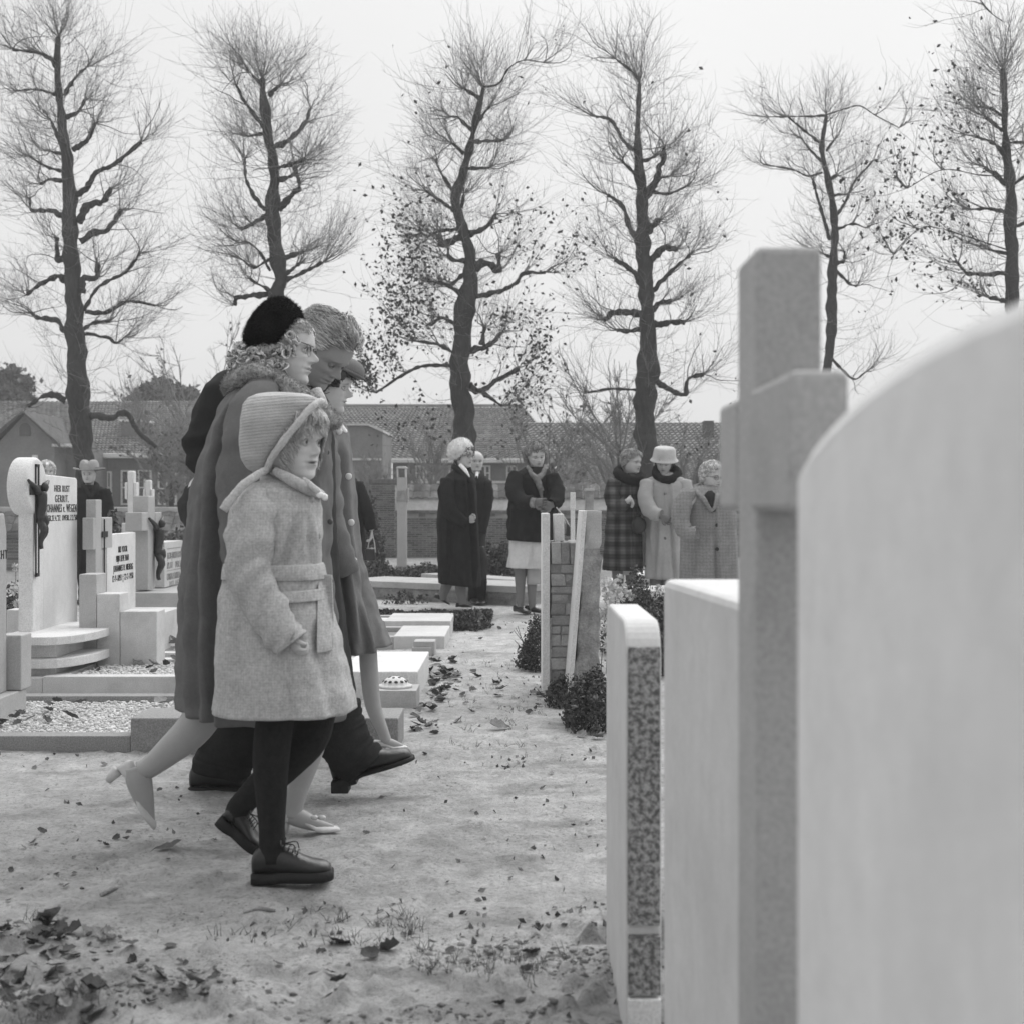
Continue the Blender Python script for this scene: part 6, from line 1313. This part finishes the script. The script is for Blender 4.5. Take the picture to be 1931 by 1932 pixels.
V, Fc = tube([W(906, 1030, d-.15), W(908, 1060, d-.15), W(906, 1092, d-.15)], [.035, .075, .06], 10, 12, flat=.45); mk('carried_bag', V, Fc, M_leather, t)
# dark jacket, white skirt, headscarf
d = 12.7
t, h, q = bgp('woman in dark jacket, pale skirt and patterned headscarf, looking down', 1008, d, (1011, 835, 882, -76, 16, 6), (1006, 896), brow=.35, down=True)
legs(q, d, (981, 1003), 1068, w0=12, w1=6.3)
q.build('body', [M_skin, M_eye, M_stock2], t)
c = Coat(d, [(880, 992, 1024, .16), (888, 978, 1036, .30), (902, 963, 1048, .40), (930, 960, 1056, .45), (970, 957, 1052, .46), (1020, 955, 1050, .47, 3)]); c.build(t, 'jacket', M_black, fold=.03, seed=51, n=80, nr=50, wr=.014, grooves=(([(925, 1014), (1020, 1024)], .03, 3),))
c2 = Coat(d, [(1010, 961, 1046, .40), (1040, 960, 1046, .42), (1070, 958, 1045, .43, 1)]); c2.build(t, 'skirt', M_skirt, fold=.03, seed=52, n=80, nr=26, wr=.004, start=-.5, grooves=(([(1025, 1003), (1070, 1005)], .03, 3),))
sleeve(t, d, [(974, 895, -.16, 15), (970, 925, -.24, 17), (984, 945, -.33, 15), (1004, 948, -.40, 13)], M_black, 53, fold=.012, n=22)
sleeve(t, d, [(1040, 898, -.16, 14), (1050, 925, -.22, 15), (1048, 946, -.32, 13), (1038, 952, -.38, 11)], M_black, 54, fold=.012, n=22)
q = MB(); hand(q, W(1006, 948, d-.42), (.95, -.2, -.05), (0, -1, .2), .17, .7, 1, 0, w_=1.3); hand(q, W(1040, 952, d-.40), (-.85, -.2, -.2), (0, -1, .1), .17, .7, -1, 0, w_=1.3); q.build('gloves', M_glove, t)
V, Fc = tube([W(997, 948, d-.385), W(1010, 948, d-.42)], [.05, .045], 14, 6, amp=.2, freq=40); mk('scarf_cuff', V, Fc, M_scarf, t)
hair(t, h, M_hair_mid, [(0, .78), (40, .74), (62, .6), (80, .5), (100, .4), (180, .3)], .06, 1100, .2, 'back', .02, 5, .05, wid=.006, tonev=(.5, 2.2), amp=.5)
P = [h.p(.02, .30, -.05), h.p(-.08, .38, .25), h.p(-.16, .42, .55), h.p(-.3, .38, .72), h.p(-.5, .0, .66), h.p(-.3, -.38, .72), h.p(-.16, -.42, .55), h.p(-.08, -.38, .25), h.p(.02, -.30, -.05)]
V, Fc = tube(P, [.02, .026, .03, .03, .04, .03, .03, .026, .02], 10, 40, amp=.3, freq=30, flat=.6); mk('headscarf', V, Fc, M_scarf, t)
q = MB()
for pts, r in (([(995, 880, -.08), (1002, 893, -.17), (1012, 905, -.22), (1018, 920, -.23), (1022, 940, -.23)], [.018, .025, .03, .026, .01]), ([(1028, 878, -.08), (1024, 892, -.17), (1014, 905, -.22), (1024, 925, -.23)], [.018, .025, .03, .012])):
    V, Fc = tube([W(x, y, d+dy) for x, y, dy in pts], r, 10, 20, amp=.3, freq=30); q.add(V, Fc)
q.build('headscarf_end', M_scarf, t)
shoe_pair(t, d, (979,), -60, M_leather, .26, .09); shoe_pair(t, d, (1004,), -35, M_leather, .26, .09)
bagt = thing('handbag', 'dark triangular handbag hanging from the gloved hands of the scarfed woman', 'handbag', (XW(1072, d), d-.4, 0))
q = MB(); q.prism([(XW(1064, d), ZW(1009, d)), (XW(1080, d), ZW(1009, d)), (XW(1078, d), ZW(1000, d)), (XW(1066, d), ZW(985, d))], 'y', d-.42, d-.34); fixn(q.build('bag', M_leather, bagt, smooth=False, bevel=.01))
q = MB()
for a, b_ in (((1043, 950), (1078, 1002)), ((1043, 950), (1066, 988))): V, Fc = tube([W(*a, d-.4), W((a[0]+b_[0])/2+4, (a[1]+b_[1])/2, d-.39), W(*b_, d-.38)], [.006]*3, 6, 8); q.add(V, Fc)
q.build('strap', M_pump, bagt)
# plaid coat
d = 13.9
t, h, q = bgp('bare-headed woman in dark plaid coat with black fur collar, holding a round black bag', 1180, d, (1190, 850, 894, -42, 3, 0), (1183, 905), old=.4)
legs(q, d, (1165, 1190), 1075, w0=12, w1=7); limb(q, d, [(1183, 912, 0, 9), (1160, 916, -.15, 8), (1163, 952, -.24, 7), (1180, 946, -.3, 5), (1188, 940, -.3, 5)]); hand(q, W(1188, 938, d-.30), (.35, -.2, -.95), (-.8, -.5, 0), .12, .35, 1, 0)
q.build('body', [M_skin, M_eye, M_stock2], t)
c = Coat(d, [(892, 1168, 1198, .18), (900, 1156, 1206, .30), (915, 1150, 1211, .38), (950, 1144, 1208, .40), (1000, 1141, 1208, .42), (1074, 1139, 1211, .45)]); c.build(t, 'coat', M_plaid, fold=.03, seed=61, n=90, nr=60, grooves=(([(915, 1194), (1074, 1196)], .03, 3), ([(980, 1165), (1074, 1160)], .03, 4)))
sleeve(t, d, [(1158, 908, -.16, 13), (1153, 935, -.2, 15), (1163, 957, -.26, 14), (1182, 946, -.3, 11)], M_plaid, 62, fold=.012, n=22)
c.patch(t, 'pocket', M_plaid, (((1142, 990), (1158, 990)), ((1142, 1008), (1158, 1008))), .01)
loop(t, 'fur_collar', [(1163, 890, 0, 8), (1170, 896, -.12, 10), (1186, 905, -.17, 10), (1200, 905, -.14, 9), (1205, 896, 0, 8), (1190, 884, .12, 9), (1172, 884, .10, 9)], d, M_blackfur, .2, n=40, fr=1200)
hair(t, h, M_hair_mid, [(0, .80), (40, .74), (62, .62), (80, .46), (95, .36), (125, .16), (180, .06)], .055, 1600, .3, 'back', .015, 7, .07, wid=.005, amp=.5, tonev=(.8, 3.2), vol=lambda z, t_: .6+.6*sstep(.5, .95, z))
shoe_pair(t, d, (1165, 1190), -80)
bagt = thing('handbag', 'round black handbag held by the woman in plaid', 'handbag', (XW(1203, d), d-.3, 0))
V, Fc = lump(W(1204, 990, d-.28), (.075, .04, .085), 18, 10, .1); mk('bag', V, Fc, M_leather, bagt)
V, Fc = tube([W(1197, 980, d-.28), W(1194, 958, d-.29), W(1199, 952, d-.29), W(1207, 980, d-.28)], [.006]*4, 6, 14); mk('handle', V, Fc, M_leather, bagt)
# pale coat with hat
d = 13.8
t, h, q = bgp('woman in long pale coat with dark fur collar and light cloche hat, head bowed', 1250, d, (1252, 850, 893, -104, 20, -4), (1256, 905), down=True)
legs(q, d, (1236, 1258), 1088, w0=12, w1=7)
q.build('body', [M_skin, M_eye, M_stock2], t)
c = Coat(d, [(894, 1240, 1272, .18), (901, 1222, 1288, .32), (915, 1212, 1296, .40), (950, 1212, 1300, .42), (1000, 1217, 1290, .42), (1050, 1219, 1292, .44), (1090, 1220, 1296, .46)]); c.build(t, 'coat', M_lcoat, fold=.035, seed=71, n=100, nr=60, grooves=(([(912, 1260), (1000, 1266), (1090, 1271)], .03, 2.5), ([(990, 1236), (1090, 1233)], .035, 4), ([(985, 1284), (1090, 1288)], .03, 3)))
sleeve(t, d, [(1220, 908, -.14, 13), (1217, 940, -.2, 15), (1228, 965, -.27, 14), (1245, 972, -.33, 12)], M_lcoat, 72, fold=.012, n=22)
sleeve(t, d, [(1290, 908, -.1, 13), (1296, 945, -.15, 14), (1286, 972, -.25, 13), (1270, 978, -.3, 11)], M_lcoat, 73, fold=.012, n=22)
q = MB(); hand(q, W(1247, 975, d-.36), (.7, -.3, -.35), (.1, -1, 0), .17, .8, 1, 0, w_=1.15); q.build('glove', M_glove, t)
loop(t, 'fur_collar', [(1236, 890, .02, 7), (1240, 899, -.12, 8), (1255, 905, -.18, 8), (1270, 902, -.13, 8), (1278, 890, .0, 7), (1262, 880, .13, 9), (1242, 882, .11, 9)], d, M_blackfur, .2, n=40, fr=1400)
for x, y in ((1253, 943-12), (1262, 985), (1252, 1015)): c.button(t, x, y, .016, M_glove)
hair(t, h, M_hair_dark, HL_W, .05, 400, .2, 'down', .01, 8, .02, wid=.006)
hatloft(t, 'cloche_hat', h.p(-.05, 0, .70), h.R @ Vector((-.12, 0, 1)), [(-.035, .138), (-.03, .143), (-.005, .122), (.025, .116), (.06, .112), (.09, .104), (.105, .085), (.11, .04), (.111, .001)], mat('pale_felt_hat', .50, .9, .15, 10, .4, 120), amp=.04, n=36)
shoe_pair(t, d, (1236, 1260), -95)
# tweed coat, cut by the blurred cross
d = 12.0
t, h, q = bgp('white-haired elderly woman in grey tweed coat, half hidden by the blurred cross', 1330, d, (1343, 871, 925, -62, 8, 0), (1335, 935), old=.8, down=True)
legs(q, d, (1305, 1345), 1095, w0=14, w1=8)
limb(q, d, [(1335, 938, 0, 10), (1300, 945, -.18, 9), (1292, 990, -.26, 8), (1310, 1002, -.32, 6)])
q.build('body', [M_skin, M_eye, M_stock2], t)
c = Coat(d, [(915, 1318, 1350, .18), (922, 1302, 1366, .32), (935, 1290, 1378, .42), (970, 1284, 1388, .48), (1030, 1282, 1390, .50), (1098, 1283, 1392, .52)]); c.build(t, 'coat', M_tweed, fold=.035, seed=81, n=100, nr=60, grooves=(([(965, 1345), (1095, 1352)], .03, 3), ([(1020, 1310), (1095, 1306)], .03, 5)))
sleeve(t, d, [(1297, 930, -.16, 15), (1286, 955, -.22, 18), (1283, 985, -.26, 17), (1296, 1006, -.32, 15), (1314, 1004, -.36, 12)], M_tweed, 82, fold=.014, n=24)
loop(t, 'collar', [(1312, 918, .02, 5), (1316, 930, -.16, 5), (1330, 945, -.25, 5), (1342, 962, -.26, 4), (1350, 940, -.23, 5), (1356, 918, 0, 5), (1335, 910, .12, 5)], d, M_tweed, n=36)
V, Fc = tube([h.p(.05, 0, -.1), W(1338, 940, d-.22), W(1345, 965, d-.25)], [.05, .05, .02], 10, 10); mk('dark_blouse', V, Fc, M_black, t)
for x, y in ((1350, 990), (1350, 1035)): c.button(t, x, y, .016, M_suit)
hair(t, h, M_hair_white, [(0, .76), (40, .72), (62, .6), (80, .44), (95, .36), (125, .14), (180, .05)], .05, 1200, .2, 'back', .02, 9, .04, wid=.005)
q = MB()
for sg in (-1, 1):
    pts = [h.p(.43, sg*.135+.09*math.cos(a), .50+.075*math.sin(a)) for a in [2*math.pi*i/16 for i in range(17)]]; V, Fc = tube(pts, [.002]*17, 5); q.add(V, Fc)
V, Fc = tube([h.p(.43, -.22, .52), h.p(.1, -.345, .52)], [.002, .002], 5); q.add(V, Fc); q.build('glasses', M_metal, t)
shoe_pair(t, d, (1305, 1345), -90)
# black coat with handbag, mostly hidden
d = 13.0
t, h, q = bgp('person in black coat carrying a handbag, mostly hidden behind the white-buttoned coat', 655, d, (640, 850, 892, 180, 5, 0), (642, 905))
legs(q, d, (630, 655), 1075, w0=12, w1=7); limb(q, d, [(645, 912, 0, 9), (676, 918, -.02, 8), (690, 960, -.06, 7), (702, 1000, -.1, 5)]); hand(q, W(702, 1000, d-.1), (-.05, 0, -1), (-1, 0, .1), .15, .9, 1, 0); q.build('body', [M_skin, M_eye, M_stock2], t)
c = Coat(d, [(893, 630, 660, .18), (902, 618, 672, .30), (916, 610, 681, .38), (960, 606, 688, .42), (1010, 604, 690, .44), (1080, 602, 684, .46)]); c.build(t, 'coat', M_black, fold=.03, seed=91, n=48, nr=40)
sleeve(t, d, [(674, 912, -.02, 12), (685, 945, -.06, 14), (695, 975, -.08, 12), (701, 1000, -.1, 10)], M_black, 92, fold=.01, n=22)
hair(t, h, M_hair_dark, HL_W, .05, 200, .2, 'down', .01, 8, .02, wid=.006); shoe_pair(t, d, (630, 655), -160)
bagt = thing('handbag', 'small dark handbag with pale handles, hanging at arm length near the wall pier', 'handbag', (XW(701, d), d-.1, 0))
q = MB(); q.prism([(XW(690, d), ZW(1056, d)), (XW(712, d), ZW(1056, d)), (XW(708, d), ZW(1034, d)), (XW(693, d), ZW(1034, d))], 'y', d-.14, d-.06); fixn(q.build('bag', M_leather, bagt, smooth=False, bevel=.012))
q = MB()
for dy in (-.12, -.08):
    V, Fc = tube([W(694, 1036, d+dy), W(697, 1020, d+dy), W(702, 1006, d+dy), W(706, 1020, d+dy), W(709, 1042, d+dy)], [.005]*5, 6, 16); q.add(V, Fc)
V, Fc = tube([W(692, 1034, d-.1), W(708, 1034, d-.1)], [.006, .006], 6); q.add(V, Fc); q.build('handle', M_pump, bagt)
# hatted man behind the headstones
d = 14.0
t, h, q = bgp('man in dark coat and light trilby hat standing behind the white headstone', 170, d, (168, 876, 913, -88, 0, 0), (168, 925), old=.6)
q.build('body', [M_skin, M_eye], t)
c = Coat(d, [(914, 158, 182, .16), (921, 148, 198, .28), (935, 143, 205, .36), (970, 142, 206, .4), (1040, 144, 204, .4), (1090, 146, 202, .42)]); c.build(t, 'coat', M_black, fold=.03, seed=95, n=48, nr=40)
loop(t, 'collar', [(156, 915, .02, 4), (160, 920, -.14, 5), (172, 938, -.2, 4), (180, 920, -.14, 5), (183, 914, .02, 4), (170, 908, .1, 4)], d, M_black, n=30)
sleeve(t, d, [(150, 925, -.08, 11), (146, 960, -.12, 12), (146, 1010, -.14, 11), (150, 1040, -.16, 9)], M_black, 96, fold=.01, n=20); sleeve(t, d, [(198, 925, -.08, 11), (203, 960, -.12, 12), (202, 1010, -.14, 11)], M_black, 97, fold=.01, n=20)
for x in (160, 185): sleeve(t, d, [(x, 1075, 0, 14), (x, 1110, 0, 12), (x, 1132, 0, 11)], M_black, 98, 'trouser_leg', fold=.006, n=12)
shoe_pair(t, d, (160, 185), -90, M_leather, .28, .1)
V = []; cH = h.p(-.04, 0, .70); A = crom([(.0, .155), (.012, .158), (.008, .15), (.008, .10), (.03, .098), (.07, .092), (.10, .078), (.112, .05), (.105, .02), (.10, .001)], 40)
for tt_, r_ in A:
    for j in range(36):
        a = 2*math.pi*j/36; x_ = math.cos(a); dent = -.035*math.exp(-(x_*r_/.022)**2)*(1 if tt_ > .075 else 0); br = (.018*abs(x_)**2 if r_ > .11 else 0)
        V.append(cH+Vector((x_*r_, math.sin(a)*r_*1.1, tt_+dent+br)))
mk('trilby_hat', V, grid_faces(len(A), 36), M_hatf, t)
hatloft(t, 'hat_band', cH+Vector((0, 0, .012)), (0, 0, 1), [(0, .1), (.001, .102), (.02, .1005), (.021, .09)], M_glove, amp=0)
hair(t, h, M_hair_mid, HL_SHORT, .02, 150, .1, 'back', 0, 3, .01, wid=.006)
# white hair behind the round pillar
d = 15.0
t, h, q = bgp('white-haired person seen between the round pillar head and the hatted man', 88, d, (88, 871, 908, -60, 0, 0), (88, 918), old=.5)
q.build('body', [M_skin, M_eye], t)
c = Coat(d, [(910, 78, 98, .16), (918, 66, 110, .30), (930, 60, 116, .36), (1000, 58, 118, .40), (1085, 58, 118, .42)]); c.build(t, 'coat', M_black, fold=.03, seed=101, n=40, nr=30)
q2 = MB(); legs(q2, d, (80, 98), 1080, w0=11, w1=6, m=0); q2.build('legs', M_stock, t); shoe_pair(t, d, (80, 98), -80)
hair(t, h, M_hair_white, [(0, .74), (40, .70), (62, .6), (80, .44), (95, .36), (125, .14), (180, .05)], .08, 500, .2, 'back', .03, 12, .04, wid=.006)
# dark jacket behind the fur-collared coat
d = 11.0
t, h, q = bgp('person in dark jacket behind the grey coat, only the bent sleeve showing', 385, d, (420, 836, 890, 0, 5, 0), (418, 905))
q.build('body', [M_skin, M_eye], t)
c = Coat(d, [(892, 405, 440, .2), (905, 385, 455, .3), (925, 374, 462, .36), (980, 372, 462, .38), (1040, 376, 460, .38), (1100, 376, 460, .40)]); c.build(t, 'coat', M_suit, fold=.03, seed=105, n=40, nr=30)
sleeve(t, d, [(388, 905, -.1, 17), (368, 930, -.14, 18), (352, 955, -.16, 16), (362, 985, -.2, 15), (385, 1000, -.2, 13)], M_suit, 106, fold=.02, n=24)
for x in (400, 435): sleeve(t, d, [(x, 1085, 0, 20), (x, 1140, 0, 16), (x, 1178, 0, 15)], M_black, 107, 'trouser_leg', fold=.006, n=12)
shoe_pair(t, d, (400, 435), 0, M_leather, .28, .1); hair(t, h, M_hair_mid, HL_SHORT, .03, 200, .2, 'back', 0, 12, .02, wid=.005)

# ------------------------------------------------------------------ fallen leaves, sticks, grass
def leaf_proto(seed):
    g = random.Random(seed); n = 9; V = []; c1, c2 = g.uniform(.1, .5), g.uniform(-.3, .5)
    for i in range(n):
        f = i/(n-1); w_ = (math.sin(math.pi*f**.8)**.8*.42)*(1+.18*math.sin(i*2.6+seed)); x = f-.5; z = c1*.3*(2*f-1)**2+.06*g.random()
        V += [(x, -w_, z+c2*w_*.8+.05*g.random()), (x, 0, z), (x, w_, z+c1*w_+.06*g.random())]
    V += [(.5+.25, .03, .02)]; Fc = []
    for i in range(n-1): a = i*3; Fc += [(a, a+1, a+4, a+3), (a+1, a+2, a+5, a+4)]
    Fc.append(((n-1)*3, (n-1)*3+1, len(V)-1)); me = bpy.data.meshes.new('fallen_leaf'); me.from_pydata([tuple(v) for v in V], [], Fc)
    a = me.attributes.new('tone', 'FLOAT', 'POINT'); tn = g.uniform(.35, 1.5); a.data.foreach_set('value', [tn*g.uniform(.8, 1.2) for _ in V]); me.materials.append(M_leaf)
    me.polygons.foreach_set('use_smooth', [True]*len(me.polygons)); return me
protos = [leaf_proto(s) for s in range(7)]
def gpt(x, y): dd = F*CH/(y-HY); return XW(x, dd), dd
nleaf = 0
def leaf(x, y, s, z=None):
    global nleaf
    X, Yv = gpt(x, y) if z is None else (x, y); o = bpy.data.objects.new('fallen_leaf', protos[rnd.randrange(7)]); sc.collection.objects.link(o)
    s = s/F*Yv if z is None else s; o.location = (X, Yv, (gz(X, Yv) if z is None else z)+.003+s*.05); o.scale = (s, s*rnd.uniform(.7, 1.1), s*rnd.uniform(.7, 1.7))
    o.rotation_euler = (rnd.uniform(-.7, .7), rnd.uniform(-.5, .5), rnd.uniform(0, 6.28)); o.parent = ground; nleaf += 1
for (x0, x1, y0, y1, n, s0, s1) in ((-20, 140, 1738, 1838, 46, 16, 44), (140, 260, 1745, 1810, 18, 12, 34), (-20, 160, 1850, 1925, 16, 16, 38), (230, 450, 1780, 1900, 16, 14, 30), (806, 868, 1245, 1322, 52, 12, 26), (772, 822, 1325, 1385, 18, 14, 26), (840, 960, 1255, 1400, 12, 12, 22),
      (200, 700, 1780, 1925, 11, 20, 44), (0, 200, 1850, 1925, 12, 30, 52), (700, 1140, 1720, 1925, 9, 16, 36), (0, 460, 1400, 1700, 20, 7, 18), (620, 1140, 1410, 1700, 14, 7, 16), (980, 1075, 1290, 1350, 14, 12, 24), (60, 240, 1555, 1600, 6, 10, 22), (850, 1000, 1140, 1240, 6, 8, 13)):
    for _ in range(n): leaf(rnd.uniform(x0, x1), rnd.uniform(y0, y1), rnd.uniform(s0, s1))
for x, y, s in ((318, 1607, 52), (940, 1377, 40), (866, 1362, 24), (1098, 1392, 30), (1132, 1396, 30), (370, 1852, 60), (640, 1772, 46), (735, 1790, 46), (20, 1790, 60), (95, 1740, 56), (140, 1752, 44), (1000, 1790, 40)): leaf(x, y, s)
for _ in range(26): leaf(rnd.uniform(-2.32, -1.9), rnd.uniform(8.35, 9.0), rnd.uniform(.05, .09), .10+rnd.uniform(0, .05))
for _ in range(16): leaf(rnd.uniform(-2.3, -1.4), rnd.uniform(7.3, 7.9), rnd.uniform(.04, .075), .115)
for _ in range(16): leaf(rnd.uniform(-2.4, -2.05), rnd.uniform(5.9, 6.6), rnd.uniform(.04, .08), .035+rnd.uniform(0, .04))
for X, Yv in ((-2.0, 6.2), (-1.72, 6.7), (-1.2, 10.1), (-1.0, 10.0), (-1.3, 9.9)): leaf(X, Yv, .08, .05)
# many small crumbs and leaf bits, joined
g = np.random.RandomState(77); N_ = 5200; yy = HY+F*CH/g.uniform(2.5, 12, N_); xx_ = g.uniform(-60, 1200, N_)
D_ = F*CH/(yy-HY); X_ = (xx_-C0)/F*D_; dens = fbm(X_*2, D_*2.4, 55, 3); keep = (g.uniform(0, 1, N_) < np.clip((dens-.40)*5, .05, 1)*np.where(D_ < 3.5, 1, .55)) & ~((X_ < XR+.03) & (D_ > 5.65) & (D_ < 11.4)); X_, D_ = X_[keep], D_[keep]
P = np.stack([X_, D_, gh(X_, D_)+.004], -1); leaf_mesh(P, .011, g, M_leaf, 'leaf_crumbs', None, kind='stuff', tone=(.4, 1.7)); tag(bpy.data.objects['leaf_crumbs'], 'small crumbs of leaf and earth scattered on the sand', 'litter')
N_ = 900; X_ = g.uniform(-1.6, .45, N_); D_ = 2.62+g.uniform(0, 1, N_)**1.4*.85; dn = fbm(X_*3, D_*4, 66, 3); k_ = dn > .50; X_, D_ = X_[k_], D_[k_]
Xc = np.concatenate([X_, g.uniform(-.35, .2, 60)]); Dc = np.concatenate([D_, g.uniform(5.0, 9, 60)]); S = np.repeat(np.stack([Xc, Dc, gh(Xc, Dc)], -1), 5, 0)+g.normal(0, .008, (len(Xc)*5, 3))*[1, 1, 0]
Dv = g.normal(0, .55, S.shape)+[0, 0, 1]; P1, R1 = shoots(S, Dv, g.uniform(.012, .042, len(S)), .0011, .0004, 4, -.4, .12, 3); v, f = ribbons(P1, R1)
tag(mk('grass_tufts', v, f, mat('dry_grass', .13, .9, .3, 5, 0), None, kind='stuff'), 'sparse short grass tufts on the sand', 'grass')
for (a, b_, r) in (((152, 1388), (215, 1386), .014), ((190, 1684), (232, 1672), .008), ((460, 1720), (520, 1716), .006)):
    A_, B_ = gpt(*a), gpt(*b_); p0 = Vector((*A_, gz(*A_)+r*.6)); p1 = Vector((*B_, gz(*B_)+r*.6)); V, Fc = tube([p0, p0.lerp(p1, .5)+Vector((0, .01, .003)), p1], [r*.7, r, r*.6], 8, 12, amp=.4, freq=50)
    o = thing('stick', {152: 'rotten stick lying below the dark kerb', 190: 'thin stick on the sand left of the black shoe', 460: 'short twig lying on the sand below the black shoe'}[a[0]], 'stick', p0); mk('stick', V, Fc, M_rough, o)

# clods of trodden earth and crumbs of sand
def clods(name, label, X_, D_, r, tn, seed):
    g = np.random.RandomState(seed); V, Fc = ico(); k = len(V); n = len(X_); c = np.stack([X_, D_, gh(X_, D_)-r*.15], -1)
    P = V[None]*(r[:, None, None]*np.array([1.15, 1, .55])*g.uniform(.7, 1.3, (n, 1, 3)))*g.uniform(.75, 1.25, (n, k, 1)); a = g.uniform(0, 6.28, n); ca, sa = np.cos(a)[:, None], np.sin(a)[:, None]
    P = np.stack([P[..., 0]*ca-P[..., 1]*sa, P[..., 0]*sa+P[..., 1]*ca, P[..., 2]], -1)+c[:, None]
    o = mk(name, P.reshape(-1, 3), (Fc[None]+np.arange(n)[:, None, None]*k).reshape(-1, 3), M_sand, None, smooth=True, tone=np.repeat(tn*g.uniform(.6, 1.2, n), k), kind='stuff'); tag(o, label, 'earth')
g = np.random.RandomState(91); n = 9000; X_ = g.uniform(-1.5, .5, n); D_ = g.uniform(2.55, 3.75, n); dn = fbm(X_*3.2, D_*4.5, 71, 4)
kk = (g.uniform(0, 1, n) < np.clip((dn-.44)*6, .02, 1)) & (D_ < 3.35+.3*np.sin(X_*3)); X_, D_ = X_[kk], D_[kk]
clods('earth_clods', 'trodden clods of dark earth in the nearest strip of ground', X_, D_, g.uniform(.002, .009, len(X_))*g.uniform(.5, 1.5, len(X_)), .62, 92)
n = 14000; yy = g.uniform(HY+F*CH/13, HY+F*CH/3.0, n); D_ = F*CH/(yy-HY); X_ = g.uniform(-.42, .16, n)*D_; dn = fbm(X_*4, D_*4, 81, 4); kk = (g.uniform(0, 1, n) < np.clip((dn-.42)*5, .04, 1)) & ~((X_ < XR+.03) & (D_ > 5.65) & (D_ < 11.4)); X_, D_ = X_[kk], D_[kk]
clods('sand_crumbs', 'small crumbs and grit scattered over the sandy path', X_, D_, g.uniform(.0012, .0045, len(X_))*np.sqrt(D_/4), .8, 93)
# thin autumn air
hz = bpy.data.materials.new('thin_haze'); hz.use_nodes = True; hn = hz.node_tree; hn.nodes.remove(hn.nodes['Principled BSDF']); pv = hn.nodes.new('ShaderNodeVolumePrincipled')
pv.inputs['Color'].default_value = (.9, .9, .9, 1); pv.inputs['Density'].default_value = .0028; hn.links.new(pv.outputs[0], hn.nodes['Material Output'].inputs['Volume'])
q = MB(); q.box(-115, 115, -35, 155, -1.3, 13.5); o = q.build('haze', hz, None, smooth=False, kind='stuff'); tag(o, 'thin pale haze filling the autumn air', 'haze')
